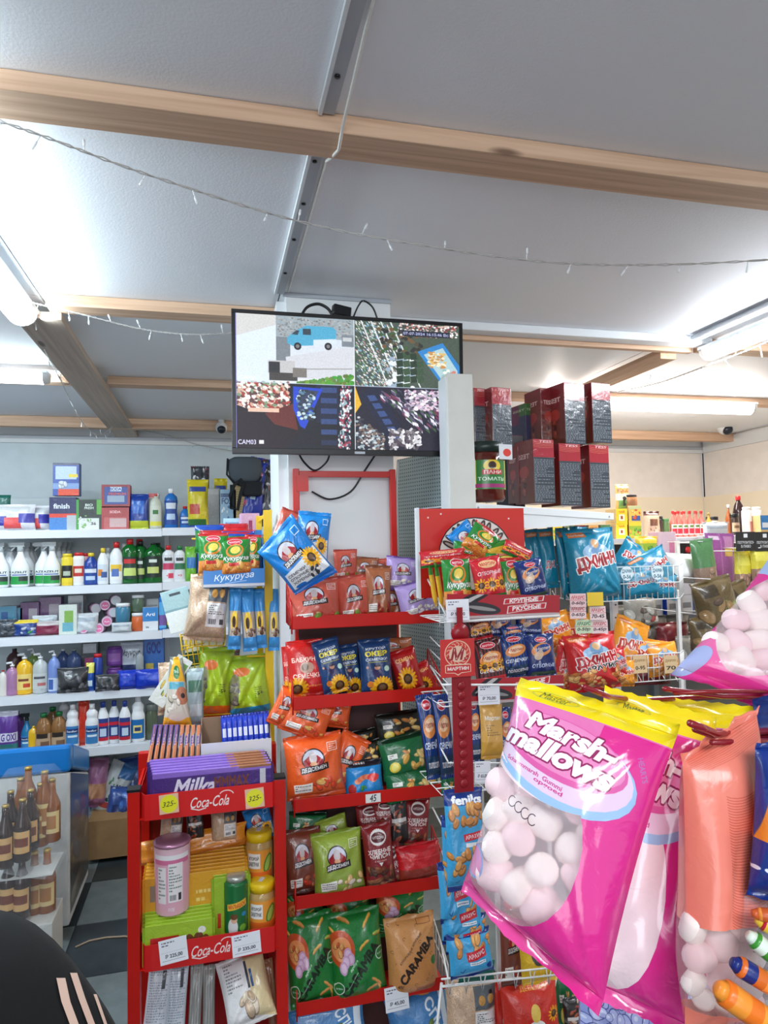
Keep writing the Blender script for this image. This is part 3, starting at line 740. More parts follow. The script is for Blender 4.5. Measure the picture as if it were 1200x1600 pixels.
def D_shrimp():
    c = Canvas(200, 200, (30, 132, 200)); c.noise(6); c.rect(0, 0, 1, .16, (30, 30, 40)); c.fine(.25, .04, .75, .13, 1, (240, 240, 240))
    for k in range(7): c.ell(.3+.07*k, .52-.10*math.sin(k*.5), .09, .07, (220, 110, 80) if k % 2 else (236, 140, 100))
    c.ell(.72, .45, .16, .1, (230, 60, 60)); c.blobs(6, .3, .65, .5, .75, [(70, 140, 60)], .04, .06); c.ell(.15, .72, .1, .14, (180, 40, 40)); return c
design('shrimp', D_shrimp())
def D_bread():
    c = Canvas(170, 330, (132, 28, 32)); c.noise(6)
    for k in range(24): t = k*15; c.ell(.5+.24*math.cos(math.radians(t)), .2+.10*math.sin(math.radians(t)), .04, .04, (235, 230, 225))
    c.ell(.5, .2, .26, .17, (235, 230, 225)); c.ell(.5, .2, .24, .15, (90, 20, 26)); c.text('ЧИПСОНЫ', .5, .2, .4, (240, 235, 230), .09)
    c.text('ХЛЕБНЫЕ', .5, .40, .8, (245, 240, 235), .13, bold=.03); c.text('ЧИПСЫ', .5, .47, .7, (245, 240, 235), .13, bold=.03); c.text('с чесноком', .5, .54, .4, (230, 190, 180), .05); c.poly([(.42, .56), (.58, .56), (.5, .62)], (240, 235, 230))
    c.blobs(26, .1, .68, .9, .95, [(120, 66, 40), (90, 46, 30), (150, 92, 58)], .09, .17, 3, .5, .45); return c
design('bread', D_bread())
def D_bacon():
    c = Canvas(150, 300, (40, 36, 36)); c.noise(10); c.vgrad((60, 56, 56), (120, 116, 110), .45, .55); c.blobs(14, .2, .1, .85, .9, [(176, 90, 60), (140, 60, 40), (200, 170, 150)], .08, .16, 4, .5, .4); c.rect(.1, .42, .9, .5, (220, 216, 210)); return c
design('bacon', D_bacon())
def D_redplain():
    c = Canvas(240, 120, (206, 30, 36)); c.noise(8); c.rect(0, 0, 1, .2, (180, 20, 30)); c.rect(0, .62, 1, 1, (150, 50, 34)); c.rect(.05, .35, .95, .38, (240, 90, 90), .5); return c
design('redplain', D_redplain())
def stickcorn(c, cx, cy, r, a, col=(236, 180, 70)):
    for d in (-1, 0, 1): c.ell(cx+d*r*.5*math.cos(math.radians(a)), cy+d*r*.5*math.sin(math.radians(a))*c.asp, r*.5, r*.2, (196, 120, 50), 1, a+d*12, 12)
    for d in (-1, 0, 1): c.ell(cx+d*r*.5*math.cos(math.radians(a)), cy+d*r*.5*math.sin(math.radians(a))*c.asp-.006, r*.45, r*.14, col, 1, a+d*12, 12)
def D_caramba():
    c = Canvas(300, 380, (30, 122, 52)); c.noise(6)
    r = random.Random(4)
    for x, y, a in ((.72, .13, -40), (.3, .08, 20), (.62, .36, -30), (.92, .28, 10), (.8, .78, 40), (.7, .84, -20), (.85, .9, 80), (.2, .92, 0), (.1, .2, 60)): stickcorn(c, x, y, .12, a, r.choice([(240, 186, 80), (226, 160, 90), (180, 200, 90)]))
    c.ell(.2, .36, .24, .26, (206, 84, 40), 1, -30); c.ell(.2, .36, .17, .17, (236, 150, 90), 1, -30); c.blobs(8, .08, .28, .32, .42, [(226, 160, 90), (200, 90, 50)], .04, .06, 2)
    for x, y in ((.3, .42), (.35, .48), (.26, .5), (.2, .56)): c.ell(x, y, .075, .09, (206, 160, 196)); c.ell(x, y, .05, .06, (230, 196, 222))
    c.text('CARAMBA', .52, .62, .95, (24, 40, 24), .17, ang=-42, bold=.05); c.text('CARAMBA', .52, .62, .95, (24, 40, 24), .17, ang=-42, bold=.05)
    c.text('арбуз', .4, .56, .2, (220, 240, 210), .05, ang=-42); c.text('Кукурузные палочки', .35, .72, .3, (230, 240, 220), .03, ang=-42)
    for x, y in ((.1, .78), (.92, .5)): c.ell(x, y, .09, .09, (220, 232, 214)); c.ell(x, y, .075, .075, (30, 122, 52)); c.text('без глютена', x, y, .11, (255, 255, 255), .03)
    return c
design('caramba', D_caramba())
def D_caramba2():
    c = Canvas(300, 380, (214, 148, 88)); c.vgrad((220, 156, 94), (206, 138, 78)).noise(5)
    c.text('CARAMBA', .55, .5, .92, (36, 24, 20), .17, ang=-42, bold=.05); c.text('КУКУРУЗНЫЕ КРУПНЫЕ', .44, .36, .62, (80, 44, 26), .04, ang=-42)
    r = random.Random(2)
    for k in range(26): x, y = r.uniform(.05, .95), r.uniform(.05, .95); c.arc(x, y, .03, .02, r.uniform(0, 180), r.uniform(200, 360), .006, (110, 70, 40))
    c.rect(.5, .83, .92, .9, (190, 104, 50)); c.text('СЕМЕЧКИ', .71, .865, .38, (120, 60, 30), .05); c.rect(.62, .06, .9, .11, (120, 66, 36)); c.rect(.63, .065, .89, .105, (214, 148, 88)); c.text('45г', .2, .8, .12, (60, 40, 30), .06); c.ell(.9, .55, .06, .07, (60, 120, 60)); return c
design('caramba_tan', D_caramba2())
def tag_m(c, cx, cy, w):
    c.ell(cx, cy, w*.5, w*.2, (236, 226, 226)); c.ell(cx, cy, w*.46, w*.17, (196, 30, 50)); c.text('МАРТИН', cx, cy, w*.7, (255, 255, 255), w*.12)
def D_corn():
    c = Canvas(200, 240, (40, 130, 50)); c.noise(6); c.rect(0, 0, 1, .07, (190, 34, 34)); c.rect(0, .66, 1, 1, (222, 140, 60)); c.blobs(14, .1, .7, .9, .95, [(236, 170, 80), (214, 120, 50)], .06, .12, 3, .7)
    tag_m(c, .5, .14, .5); c.ell(.48, .36, .3, .2, (230, 130, 40), 1, -10); c.ell(.48, .35, .24, .15, (60, 140, 50), 1, -10); c.ell(.5, .34, .17, .11, (244, 210, 90), 1, -10)
    c.text('Кукуруза', .5, .56, .86, (250, 250, 245), .17, shear=.3, out=(20, 70, 26)); c.rect(.25, .66, .6, .74, (210, 40, 40)); return c
design('corn', D_corn())
def D_cornyellow():
    c = Canvas(120, 240, (222, 176, 44)); c.noise(16, 5); c.rect(0, 0, 1, .3, (60, 130, 40)); return c
design('cornside', D_cornyellow())
def D_redflower():
    c = Canvas(190, 250, (206, 40, 52)); c.noise(6); c.ell(.5, .16, .3, .12, (240, 190, 140)); c.text('МАРТИН', .5, .16, .5, (190, 30, 40), .1); c.text('ОТБОРНЫЕ', .5, .36, .8, (246, 226, 226), .11, shear=.2)
    for x in (.16, .5, .84): flower(c, x, .62, .2, 12)
    c.rect(0, .85, 1, 1, (40, 130, 56)); return c
design('redflower', D_redflower())
def D_blue_m(top=(30, 60, 130)):
    c = Canvas(200, 250, (28, 44, 104)); c.noise(6); c.vgrad(top, (28, 44, 104), 0, .2); tag_m(c, .5, .13, .4)
    c.ell(.45, .36, .34, .19, (226, 140, 70), 1, -12); c.ell(.5, .33, .26, .12, (28, 60, 130), 1, -12); c.text('Мартин', .5, .34, .5, (250, 220, 190), .12, shear=.3, ang=-6)
    c.ell(.35, .48, .18, .12, (220, 190, 160), .9, -30); c.text('ОТБОРНЫЕ', .5, .72, .8, (210, 220, 240), .11, shear=.2); c.rect(.1, .86, .9, .95, (60, 90, 60)); return c
design('blue_m', D_blue_m())
def D_stripe(a, b, low):
    c = Canvas(170, 260, a)
    for k in range(9): c.poly([(k/9, 0), (k/9+.045, 0), (k/9+.045, 1), (k/9, 1)], b)
    tag_m(c, .5, .13, .5); c.ell(.5, .38, .38, .2, (226, 140, 70), 1, -10); c.ell(.5, .36, .27, .12, (240, 200, 160), 1, -10); c.text('Мартин', .5, .37, .6, (150, 40, 30), .13, shear=.3)
    c.text('СЕМЕЧКИ', .5, .6, .8, (250, 250, 250), .12, shear=.2); c.rect(.05, .72, .95, .95, low); c.text('полосатые', .5, .83, .7, (250, 240, 240), .11); return c
design('stripe_blue', D_stripe((26, 70, 150), (20, 24, 50), (30, 60, 90)))
cs_ = D_stripe((44, 24, 30), (120, 40, 40), (200, 40, 50)); [flower(cs_, x, .52, .16, 12) for x in (.25, .6, .9)]
design('stripe_dark', cs_)
def jinn(base, word, w2, wcol, nuts=True):
    c = Canvas(230, 300, base); c.vgrad([min(255, v*1.08) for v in base], base).noise(6); c.rect(.06, .05, .4, .12, (228, 120, 50)); c.text('СОЛЁНЫЙ', .23, .085, .3, (255, 255, 255), .045)
    c.ell(.5, .34, .27, .16, (160, 196, 226)); c.ell(.5, .27, .12, .16, (120, 160, 200)); c.ell(.5, .22, .07, .08, (226, 180, 130))
    c.text(word, .5, .46, .84, wcol, .26, ang=-8, bold=.06, out=(250, 246, 240), ow=.018)
    if w2: c.text(w2, .58, .58, .7, (20, 20, 24), .12, bold=.04, ang=-6, out=(250, 250, 245), ow=.012)
    if nuts: c.blobs(34, .02, .62, .98, .96, [(226, 150, 80), (236, 176, 110), (200, 120, 60)], .05, .09, 5, .6)
    return c
TEAL = (20, 128, 160)
design('jinn_teal', jinn(TEAL, 'ДЖИНН', None, (170, 44, 52), False)); design('jinn_red', jinn((200, 32, 36), 'ДЖИНН', 'АРАХИС', (190, 30, 40)))
cy_ = jinn((232, 150, 30), 'ДЖИНН', None, (200, 60, 40)); design('jinn_yellow', cy_)
def D_tealplain():
    c = Canvas(120, 260, TEAL); c.noise(8, 8); c.rect(.1, .06, .9, .14, (214, 120, 60)); c.text('СОЛЁНЫЙ', .5, .1, .6, (250, 240, 230), .1); c.text('ДЖ', .5, .62, .6, (180, 46, 56), .3, out=(230, 230, 230), ow=.02); return c
design('tealplain', D_tealplain())
def D_peanut():
    c = Canvas(200, 460, (66, 164, 214)); c.noise(5); c.vgrad((24, 52, 126), (24, 60, 140), 0, .16); c.text('feniks', .56, .11, .8, (255, 255, 255), .2, bold=.05)
    c.blobs(16, .02, .18, .98, .34, [(228, 160, 90), (214, 140, 70)], .09, .14, 3, .65); c.poly([(.4, .44), (.95, .41), (.97, .48), (.42, .51)], (214, 36, 50)); c.text('АРАХИС', .69, .46, .48, (255, 255, 255), .09, ang=-6)
    c.rect(.45, .52, .95, .56, (245, 245, 245)); c.blobs(9, .0, .6, .7, .8, [(228, 160, 90), (214, 140, 70)], .09, .14, 8, .65)
    for x, y in ((.2, .9), (.5, .86), (.3, .76)): c.line([(x, y), (x+.03, y+.01), (x+.09, y-.02)], .012, (20, 60, 130))
    c.ell(.85, .88, .07, .06, (24, 60, 140)); c.rect(0, .95, 1, 1, (24, 52, 126)); return c
design('peanut', D_peanut())
def D_peanut2():
    c = Canvas(220, 200, (66, 164, 214)); c.noise(5); c.rect(0, 0, 1, .12, (24, 52, 126)); c.blobs(9, 0, .18, 1, .42, [(228, 160, 90), (214, 140, 70)], .08, .12, 3, .6)
    c.poly([(.36, .42), (.82, .36), (.84, .56), (.38, .62)], (214, 36, 50)); c.text('АРАХИС', .6, .49, .40, (255, 255, 255), .09, ang=-8); c.rect(.42, .63, .8, .70, (245, 245, 245)); c.text('соленый жареный', .61, .665, .34, (30, 60, 130), .03)
    c.line([(.2, .8), (.24, .83), (.3, .75)], .015, (20, 60, 130)); c.ell(.88, .78, .07, .06, (24, 60, 140)); c.rect(0, .9, 1, 1, (24, 52, 126)); return c
design('peanut2', D_peanut2())
def D_blueoats():
    c = Canvas(280, 200, (70, 132, 190)); c.noise(8); c.text('СПЫ', .72, .4, .4, (240, 246, 252), .16, ang=70, bold=.03); c.blobs(16, .3, .5, .7, .9, [(150, 110, 70), (190, 150, 100), (110, 130, 60)], .05, .09, 4); c.rect(.85, .1, .95, .8, (230, 240, 250)); return c
design('blueoats', D_blueoats())
def D_cal(base, lo, word=None):
    c = Canvas(180, 260, base); c.noise(8); c.rect(0, .7, 1, 1, lo)
    if word: c.text(word, .5, .3, .7, (250, 250, 240), .14)
    c.fine(.2, .4, .8, .6, 5, [v*.5 for v in base], .7); return c
design('gold_m', D_cal((214, 164, 84), (200, 150, 60), 'Мартин'))
def D_redbag():
    c = Canvas(230, 260, (208, 50, 36)); c.noise(6); c.text('ДЕБЕЛЫЙ', .55, .10, .5, (236, 176, 50), .08); c.ell(.5, .62, .16, .12, (240, 236, 232)); c.ell(.5, .42, .09, .14, (236, 200, 90)); c.text('ЛС', .5, .62, .14, (60, 30, 30), .08); flower(c, .84, .48, .12, 12); return c
design('redbag', D_redbag())
def D_yelmedal():
    c = Canvas(160, 200, (232, 186, 40)); c.noise(8); c.ell(.5, .45, .25, .25, (70, 66, 60)); c.ell(.5, .45, .17, .17, (130, 124, 110)); return c
design('yelmedal', D_yelmedal())
def D_bird(lo):
    c = Canvas(240, 420, (170, 196, 40)); c.noise(8); c.vgrad((150, 180, 40), (182, 204, 50), 0, .6); c.ell(.35, .25, .2, .12, (226, 120, 60)); c.rect(0, .80, 1, 1, lo); c.fine(.62, .5, .8, .68, 6, (60, 80, 20), .8, 5); c.text('5+', .75, .6, .15, (60, 70, 20), .1)
    c.ell(.12, .55, .14, .5, (130, 120, 110), .8, 10); c.blobs(10, .05, .4, .25, .75, [(110, 100, 96), (150, 140, 130)], .05, .1); return c
design('bird_orange', D_bird((240, 110, 30))); design('bird_blue', D_bird((30, 150, 200)))
def D_sunpack():
    c = Canvas(110, 460, (66, 150, 214)); c.noise(6); c.rect(.05, .38, .95, .78, (186, 170, 156)); c.ell(.45, .56, .28, .75, (240, 196, 50)); c.ell(.42, .56, .14, .4, (70, 44, 30)); c.blobs(9, .3, .66, .9, .76, [(110, 70, 50), (200, 180, 160)], .1, .16); return c
design('sunpack', D_sunpack())
def D_hay():
    c = Canvas(200, 300, (196, 164, 136)); r = random.Random(3)
    for k in range(500):
        x, y, a, l = r.random(), r.random(), r.uniform(0, 6.28), r.uniform(.03, .09); q = r.uniform(.75, 1.25)
        c.line([(x, y), (x+l*math.cos(a), y+l*math.sin(a))], .008, [min(255, v*q) for v in (204, 172, 142)])
    c.rect(.5, .42, .98, .78, (236, 234, 232)); c.fine(.54, .45, .94, .6, 5, (70, 70, 70), .8); 
    for k in range(12): c.rect(.56+k*.016, .66, .564+k*.016+.004*(k % 3), .74, (40, 40, 40))
    c.rect(.84, .66, .94, .74, (80, 80, 80)); c.rect(.5, .1, .98, .4, (90, 96, 100)); c.ell(.65, .28, .07, .1, (196, 140, 60)); c.ell(.84, .27, .07, .1, (200, 150, 80)); c.ell(.84, .18, .04, .04, (30, 30, 34)); return c
design('hay', D_hay(), bump=0.6, bscale=120)
# ================================================================ TELEVISION on the pillar
def D_screen():
    c = Canvas(760, 430, (20, 22, 30)); X, Y = .512, .51
    # camera 1: yard with a van
    c.vgrad((196, 208, 222), (222, 228, 236), 0, Y, 0, X); c.poly([(0, .03), (.19, .0), (.17, .3), (.14, Y), (0, Y)], (214, 226, 246)); c.poly([(0, .0), (.2, .0), (.19, .06), (0, .17)], (206, 206, 206))
    c.rect(.17, .0, X, .16, (150, 164, 172)); r = random.Random(5)
    for k in range(300): c.ell(r.uniform(.18, .5), r.uniform(.01, .15), .005, .003, (r.randint(100, 190),)*3, .8)
    c.rect(.17, .16, .23, .34, (120, 128, 136)); c.poly([(.21, .31), (X, .2), (X, .46), (.22, .47)], (205, 208, 216))
    c.line([(.24, .4), (.5, .38)], .004, (150, 150, 150))
    c.poly([(.218, .16), (.262, .10), (.30, .065), (.415, .065), (.43, .09), (.43, .20), (.24, .225), (.218, .205)], (78, 164, 200)); c.poly([(.33, .17), (.43, .155), (.43, .20), (.33, .215)], (206, 220, 230)); c.rect(.285, .09, .32, .135, (50, 64, 76)); c.poly([(.236, .135), (.256, .105), (.27, .105), (.262, .14)], (50, 64, 76))
    for x, y in ((.262, .225), (.395, .215)): c.ell(x, y, .016, .016, (30, 30, 34)); c.ell(x, y, .008, .008, (120, 120, 124))
    c.rect(.455, .12, X, .21, (120, 130, 140)); c.rect(.46, .14, .5, .17, (190, 196, 200))
    c.rect(.135, .34, .25, .44, (190, 190, 192)); c.rect(.138, .35, .185, .43, (40, 42, 46)); c.rect(.14, .43, .26, .49, (66, 62, 60)); c.rect(.24, .39, .30, .46, (120, 116, 110))
    for k in range(160): x = r.uniform(.26, X-.005); c.ell(x, r.uniform(.505-.085*(x-.26)/.25, .51), .008, .008, (r.randint(60, 110), r.randint(110, 160), r.randint(40, 70)))
    # camera 2: shelves with a blue freezer
    c.rect(X, 0, 1, Y, (70, 84, 72))
    for k in range(900):
        x = r.uniform(X, .72); y = r.uniform(0, Y); col = r.choice([(226, 230, 232), (190, 150, 150), (120, 160, 130), (60, 80, 110), (236, 236, 226), (90, 90, 90), (120, 170, 200)]); c.poly([(x, y), (x+.007, y+.005), (x+.011, y+.019), (x+.003, y+.012)], col)
    for k in range(4): c.line([(X+.03+k*.045, 0), (X+.15+k*.05, .5)], .006, (220, 224, 226))
    for k in range(60): c.ell(r.uniform(.66, .78), r.uniform(.28, Y), .012, .010, r.choice([(236, 240, 244), (150, 170, 190), (220, 226, 230)]))
    for k in range(18): c.poly([(.70+k % 4*.032, .24+k//4*.06), (.73+k % 4*.032, .23+k//4*.06), (.735+k % 4*.032, .28+k//4*.06), (.705+k % 4*.032, .29+k//4*.06)], [(36, 56, 40), (56, 80, 56)][k % 2])
    for k in range(60): c.ell(r.uniform(.62, .82), r.uniform(.05, .24), .010, .008, r.choice([(80, 70, 50), (110, 80, 50), (60, 90, 50), (40, 44, 40)]))
    for k in range(300): c.ell(r.uniform(.72, .99), r.uniform(0, .1), .006, .004, r.choice([(206, 180, 170), (230, 230, 230), (60, 60, 60), (150, 60, 60)]))
    c.poly([(.80, .22), (.92, .14), (1, .32), (1, Y), (.93, Y)], (46, 128, 196)); c.poly([(.83, .24), (.92, .18), (.99, .36), (.985, Y), (.945, Y)], (170, 200, 206))
    for k in range(80): c.ell(r.uniform(.85, .93), r.uniform(.22, .34), .008, .005, r.choice([(214, 180, 110), (190, 140, 80), (236, 226, 200)]))
    for k in range(60): c.ell(r.uniform(.92, .98), r.uniform(.36, .5), .010, .007, r.choice([(200, 120, 110), (226, 230, 220), (140, 180, 180)]))
    c.rect(.73, .055, .955, .10, (30, 34, 50)); c.text('07-07-2024 16:15:46 Вс', .842, .078, .215, (190, 196, 240), .013)
    # camera 3
    c.rect(0, Y, X, 1, (16, 16, 26)); c.rect(.34, Y, .44, .80, (22, 30, 56))
    for k in range(6): c.rect(.36, Y+.02+k*.08, .43, Y+.06+k*.08, (50, 70, 120) if k < 5 else (30, 40, 70))
    for k in range(480): c.ell(r.uniform(.0, .22), r.uniform(Y, .71), .010, .006, r.choice([(236, 226, 220), (206, 170, 150), (246, 240, 236), (160, 60, 50), (90, 60, 60), (120, 150, 120)]), 1, r.uniform(0, 90))
    c.poly([(.0, .68), (.1, .74), (.18, .72), (.28, .86), (.2, 1), (0, 1)], (26, 12, 20)); c.poly([(.12, .74), (.24, .66), (.26, .86), (.16, .82)], (96, 36, 26)); c.rect(.05, .70, .18, .73, (226, 190, 170))
    c.poly([(.24, Y+.02), (.37, Y+.03), (.29, .85), (.27, .83), (.24, .7)], (30, 66, 196)); c.poly([(.265, Y+.04), (.35, Y+.05), (.285, .79), (.26, .7)], (50, 60, 90))
    for k in range(60): c.ell(r.uniform(.26, .33), r.uniform(.56, .78), .008, .006, r.choice([(190, 210, 220), (90, 130, 160), (40, 50, 60)]))
    for k in range(330): y = r.uniform(Y, 1); c.ell(.47+r.uniform(-.02, .03)-(y-Y)*.03, y, .004, .006, r.choice([(230, 232, 236), (150, 180, 190), (160, 60, 80), (40, 50, 70)]))
    c.text('CAM03', .045, .955, .075, (220, 220, 250), .02); c.rect(.095, .94, .115, .968, (230, 230, 250)); c.text('CAM01', .05, .475, .07, (230, 236, 250), .016)
    # camera 4
    c.rect(X, Y, 1, 1, (30, 28, 44)); c.poly([(X+.02, .58), (.58, Y), (.62, Y), (.74, .9), (.68, .96)], (24, 30, 54))
    for k in range(6): c.poly([(.565+k*.022, .58+k*.06), (.60+k*.022, .575+k*.06), (.615+k*.022, .615+k*.06), (.58+k*.022, .625+k*.06)], (56, 78, 130))
    for k in range(330):
        x = r.uniform(.62, 1); y = r.uniform(Y, .82)
        if (y-Y) > (x-.56)*1.3: continue
        c.poly([(x, y), (x+.02, y+.02), (x+.024, y+.05), (x+.004, y+.02)], r.choice([(90, 80, 110), (180, 176, 200), (60, 90, 60), (120, 60, 90), (40, 40, 60), (226, 226, 236)]))
    for k in range(260): c.ell(r.uniform(.74, .99), r.uniform(Y+.02, .68), .009, .006, r.choice([(236, 236, 240), (180, 170, 190), (90, 80, 100), (220, 190, 210)]))
    for k in range(200): x = r.uniform(X, .64); c.ell(x, r.uniform(.72+(x-X)*1.2, 1), .007, .005, r.choice([(200, 206, 210), (120, 100, 90), (60, 60, 70), (150, 170, 180)]))
    for k in range(110): c.ell(.74+r.uniform(-.07, .07), .92+r.uniform(-.08, .07), .014, .006, r.choice([(206, 206, 210), (236, 236, 240), (120, 116, 120), (80, 70, 80)]), 1, r.uniform(0, 180))
    c.poly([(.5+.012, Y), (.54, Y+.14), (X, .72)], (226, 176, 50)); c.rect(X-.003, 0, X, 1, (240, 246, 255)); c.rect(0, Y-.004, 1, Y, (200, 214, 240)); c.rect(0, 0, .003, 1, (120, 120, 190)); c.noise(9, 4)
    return c
tvY = 1.90
A, B_, Cc, Dd = at(362, 486, tvY), at(722, 507, tvY), at(722, 713, tvY), at(362, 709, tvY)
cen = (A+B_+Cc+Dd)/4; TW = ((B_-A).length+(Cc-Dd).length)/2; TH = ((A-Dd).length+(B_-Cc).length)/2
tv = empty('television', cen, (math.radians(2.0), 0, 0), 'black flat television on the pillar showing four security camera views', 'television')
fr_ = MB(); bz = 0.0105
for x0, x1, z0, z1 in ((-TW/2, TW/2, TH/2-bz, TH/2), (-TW/2, TW/2, -TH/2, -TH/2+bz*1.5), (-TW/2, -TW/2+bz, -TH/2+bz*1.5, TH/2-bz), (TW/2-bz, TW/2, -TH/2+bz*1.5, TH/2-bz)): fr_.box(x0, x1, -0.012, 0.012, z0, z1)
fr_.obj('bezel', M_black, tv, bevel=0.001)
s_ = MB(); hw, z0, z1 = TW/2-bz, -TH/2+bz*1.5, TH/2-bz
s_.add([(-hw, -0.009, z0), (hw, -0.009, z0), (hw, -0.009, z1), (-hw, -0.009, z1)], [(0, 1, 2, 3)], [[(0, 0), (1, 0), (1, 1), (0, 1)]])
s_.obj('screen', printmat('screen_picture', D_screen(), rough=0.5, bump=0, emit=0.95), tv)
MB().box(-TW/2+0.01, TW/2-0.01, 0.012, 0.03, -TH/2+0.02, TH/2-0.01).box(-TW*0.3, TW*0.3, 0.03, 0.05, -TH/2+0.04, 0.02).obj('back_cover', M_black, tv, bevel=0.004)
MB().box(0.004, 0.034, -0.0135, -0.0119, -TH/2+0.003, -TH/2+0.010).obj('maker_badge', M_grey, tv)
MB().box(-0.05, 0.05, 0.05, 0.112, -0.05, 0.05).obj('wall_bracket', M_black, tv)
o = MB().box(-0.028, 0.028, -0.012, 0.012, 0, 0.03).obj('power_adapter', M_black, None, at(533, 494, 1.95), (0, 0.1, 0.2), bevel=0.004); props(o, 'black power adapter lying behind the top edge of the television', 'adapter')
def cable(pts, r, label, m=None, n=28):
    P = [at(*p) for p in pts]; mm = len(P); Q = []
    for k in range(n+1):
        t = k*(mm-1)/n; i = min(int(t), mm-2); f = t-i; a, b, c, d = P[max(i-1, 0)], P[i], P[i+1], P[min(i+2, mm-1)]
        Q.append(0.5*((2*b)+(c-a)*f+(2*a-5*b+4*c-d)*f*f+(3*b-a-3*c+d)*f**3))
    return props(MB().tube(Q, r, 6).obj('cable', m or M_black), label, 'cable')
cable([(470, 495, 1.96), (480, 480, 1.96), (497, 475, 1.96), (512, 482, 1.96), (520, 494, 1.96)], 0.0045, 'thick black cable looping above the left half of the television')
cable([(552, 496, 1.96), (560, 478, 1.96), (568, 470, 1.96), (582, 480, 1.96), (590, 500, 1.96)], 0.0028, 'thin black cable loop above the right half of the television')
cable([(465, 705, 1.95), (475, 722, 1.97), (492, 735, 1.98), (510, 722, 1.98), (516, 705, 1.96)], 0.003, 'short black cable loop under the television on the left')
cable([(590, 705, 1.97), (570, 735, 2.01), (548, 768, 2.018), (515, 780, 2.018), (487, 768, 2.018)], 0.003, 'long black cable curving down in front of the white pillar')
cable([(622, 720, 1.99), (620, 780, 2.0), (622, 880, 2.0)], 0.004, 'white cable hanging beside the right upright of the red rack', M_clearw)

# ================================================================ RED SNACK RACK
RY0, RY1 = 1.86, 2.005
xl = at(457, 975, RY0).x; xr = at(686, 970, RY0).x
rack = empty('snack_rack', ((xl+xr)/2, (RY0+RY1)/2, 0), label='tall red metal rack with sloping trays of snack bags under the television', cat='display rack')
RC = rack.location.copy()
tiers = [at(572, 968, RY0).z, at(572, 1091, RY0).z, at(572, 1247, RY0).z, at(572, 1395, RY0).z, at(572, 1558, RY0).z, at(572, 1720, RY0).z]
hx = (xr-xl)/2
hl = at(462, 760, RY1).x-RC.x; hr = at(612, 760, RY1).x-RC.x
ztop = at(540, 740, RY1).z
for x in (hl, hr): MB().box(x-0.009, x+0.009, 0.055, 0.073, 0.02, ztop+0.012).obj('upright', M_red, rack, bevel=0.002)
MB().box(hl, hr, 0.060, 0.070, ztop-0.012, ztop+0.006).obj('cross_bar', M_red, rack, bevel=0.001)
MB().box(-hx, hx, -0.06, 0.073, 0.0, 0.05).obj('base', M_red, rack, bevel=0.002)
MB().box(hl, hl+0.035, 0.052, 0.056, ztop-0.055, ztop-0.008).obj('bracket', M_red, rack)
for i, z in enumerate(tiers):
    t = empty('tray', (0, 0, 0)); t.parent = rack
    lipb = MB().box(-hx, hx, -0.0735, -0.0715, z-0.017, z+0.017).box(-hx, hx, -0.0715, -0.060, z-0.0185, z-0.0165)
    lipb.obj('lip', M_red, t, bevel=0.0006)
    MB().box(-hx+0.002, hx-0.002, -0.071, 0.055, z-0.0165, z-0.015).obj('floor_sheet', M_red, t)
    for s in (-1, 1):
        b = MB(); x = s*(hx+0.002)
        b.tube([(x, -0.072, z-0.03), (x, -0.072, z+0.045), (x, 0.05, z+0.105), (x, 0.06, z-0.014)], 0.0022, 6)
        for q in range(1, 5): b.tube([(x, -0.072+q*0.026, z-0.015), (x, -0.072+q*0.026, z+0.045+q*0.0128)], 0.0014, 5)
        b.tube([(x, -0.072, z+0.018), (x, 0.055, z+0.05)], 0.0014, 5)
        b.obj('side_wires', M_red if (s < 0 or i % 2) else M_wire, t)
MB().box(hl, hr, 0.050, 0.0535, 0.05, tiers[0]+0.03).obj('back_sheet', mat('rack_shade', (64, 34, 34), .6), rack)  # added dark sheet, its colour stands in for the shade behind the bags
# price stickers on the rack lips
def tagcv(price, sm=True, w=120, h=110):
    c = Canvas(w, h, (236, 238, 244)); c.fine(.1, .08, .9, .3, 2, (70, 70, 90), .8)
    c.text(price, .5, .7, .62, (50, 50, 60), .17); c.rect(.08, .85, .9, .87, (150, 150, 160)); c.rect(.06, .52, .94, .53, (180, 184, 196)); return c
def tag(px, py, w, h, Y, price, label, roll=0, design_=None, group='price tags on the racks'):
    k = mpp(px, py, Y); m = printmat('tag', design_ or tagcv(price), rough=0.35, bump=0)
    o = MB().box(-w*k/2, w*k/2, -0.0006, 0.0006, -h*k/2, h*k/2, uvfront=True).obj('price_tag', [m, m], None, at(px, py, Y), orient(0, -4, roll).to_euler()); props(o, label, 'price tag', group); return o
c_ = Canvas(110, 50, (228, 226, 220)); c_.text('45', .5, .5, .45, (30, 30, 40), .36, shear=.2, bold=.01)
tag(583, 1247, 24, 13, RY0-0.003, '', 'small torn sticker reading 45 on the third red tray', 0, c_)
tag(620, 1560, 38, 36, RY0-0.006, '₽ 45,00', 'white price tag hanging from the fifth red tray', -3)

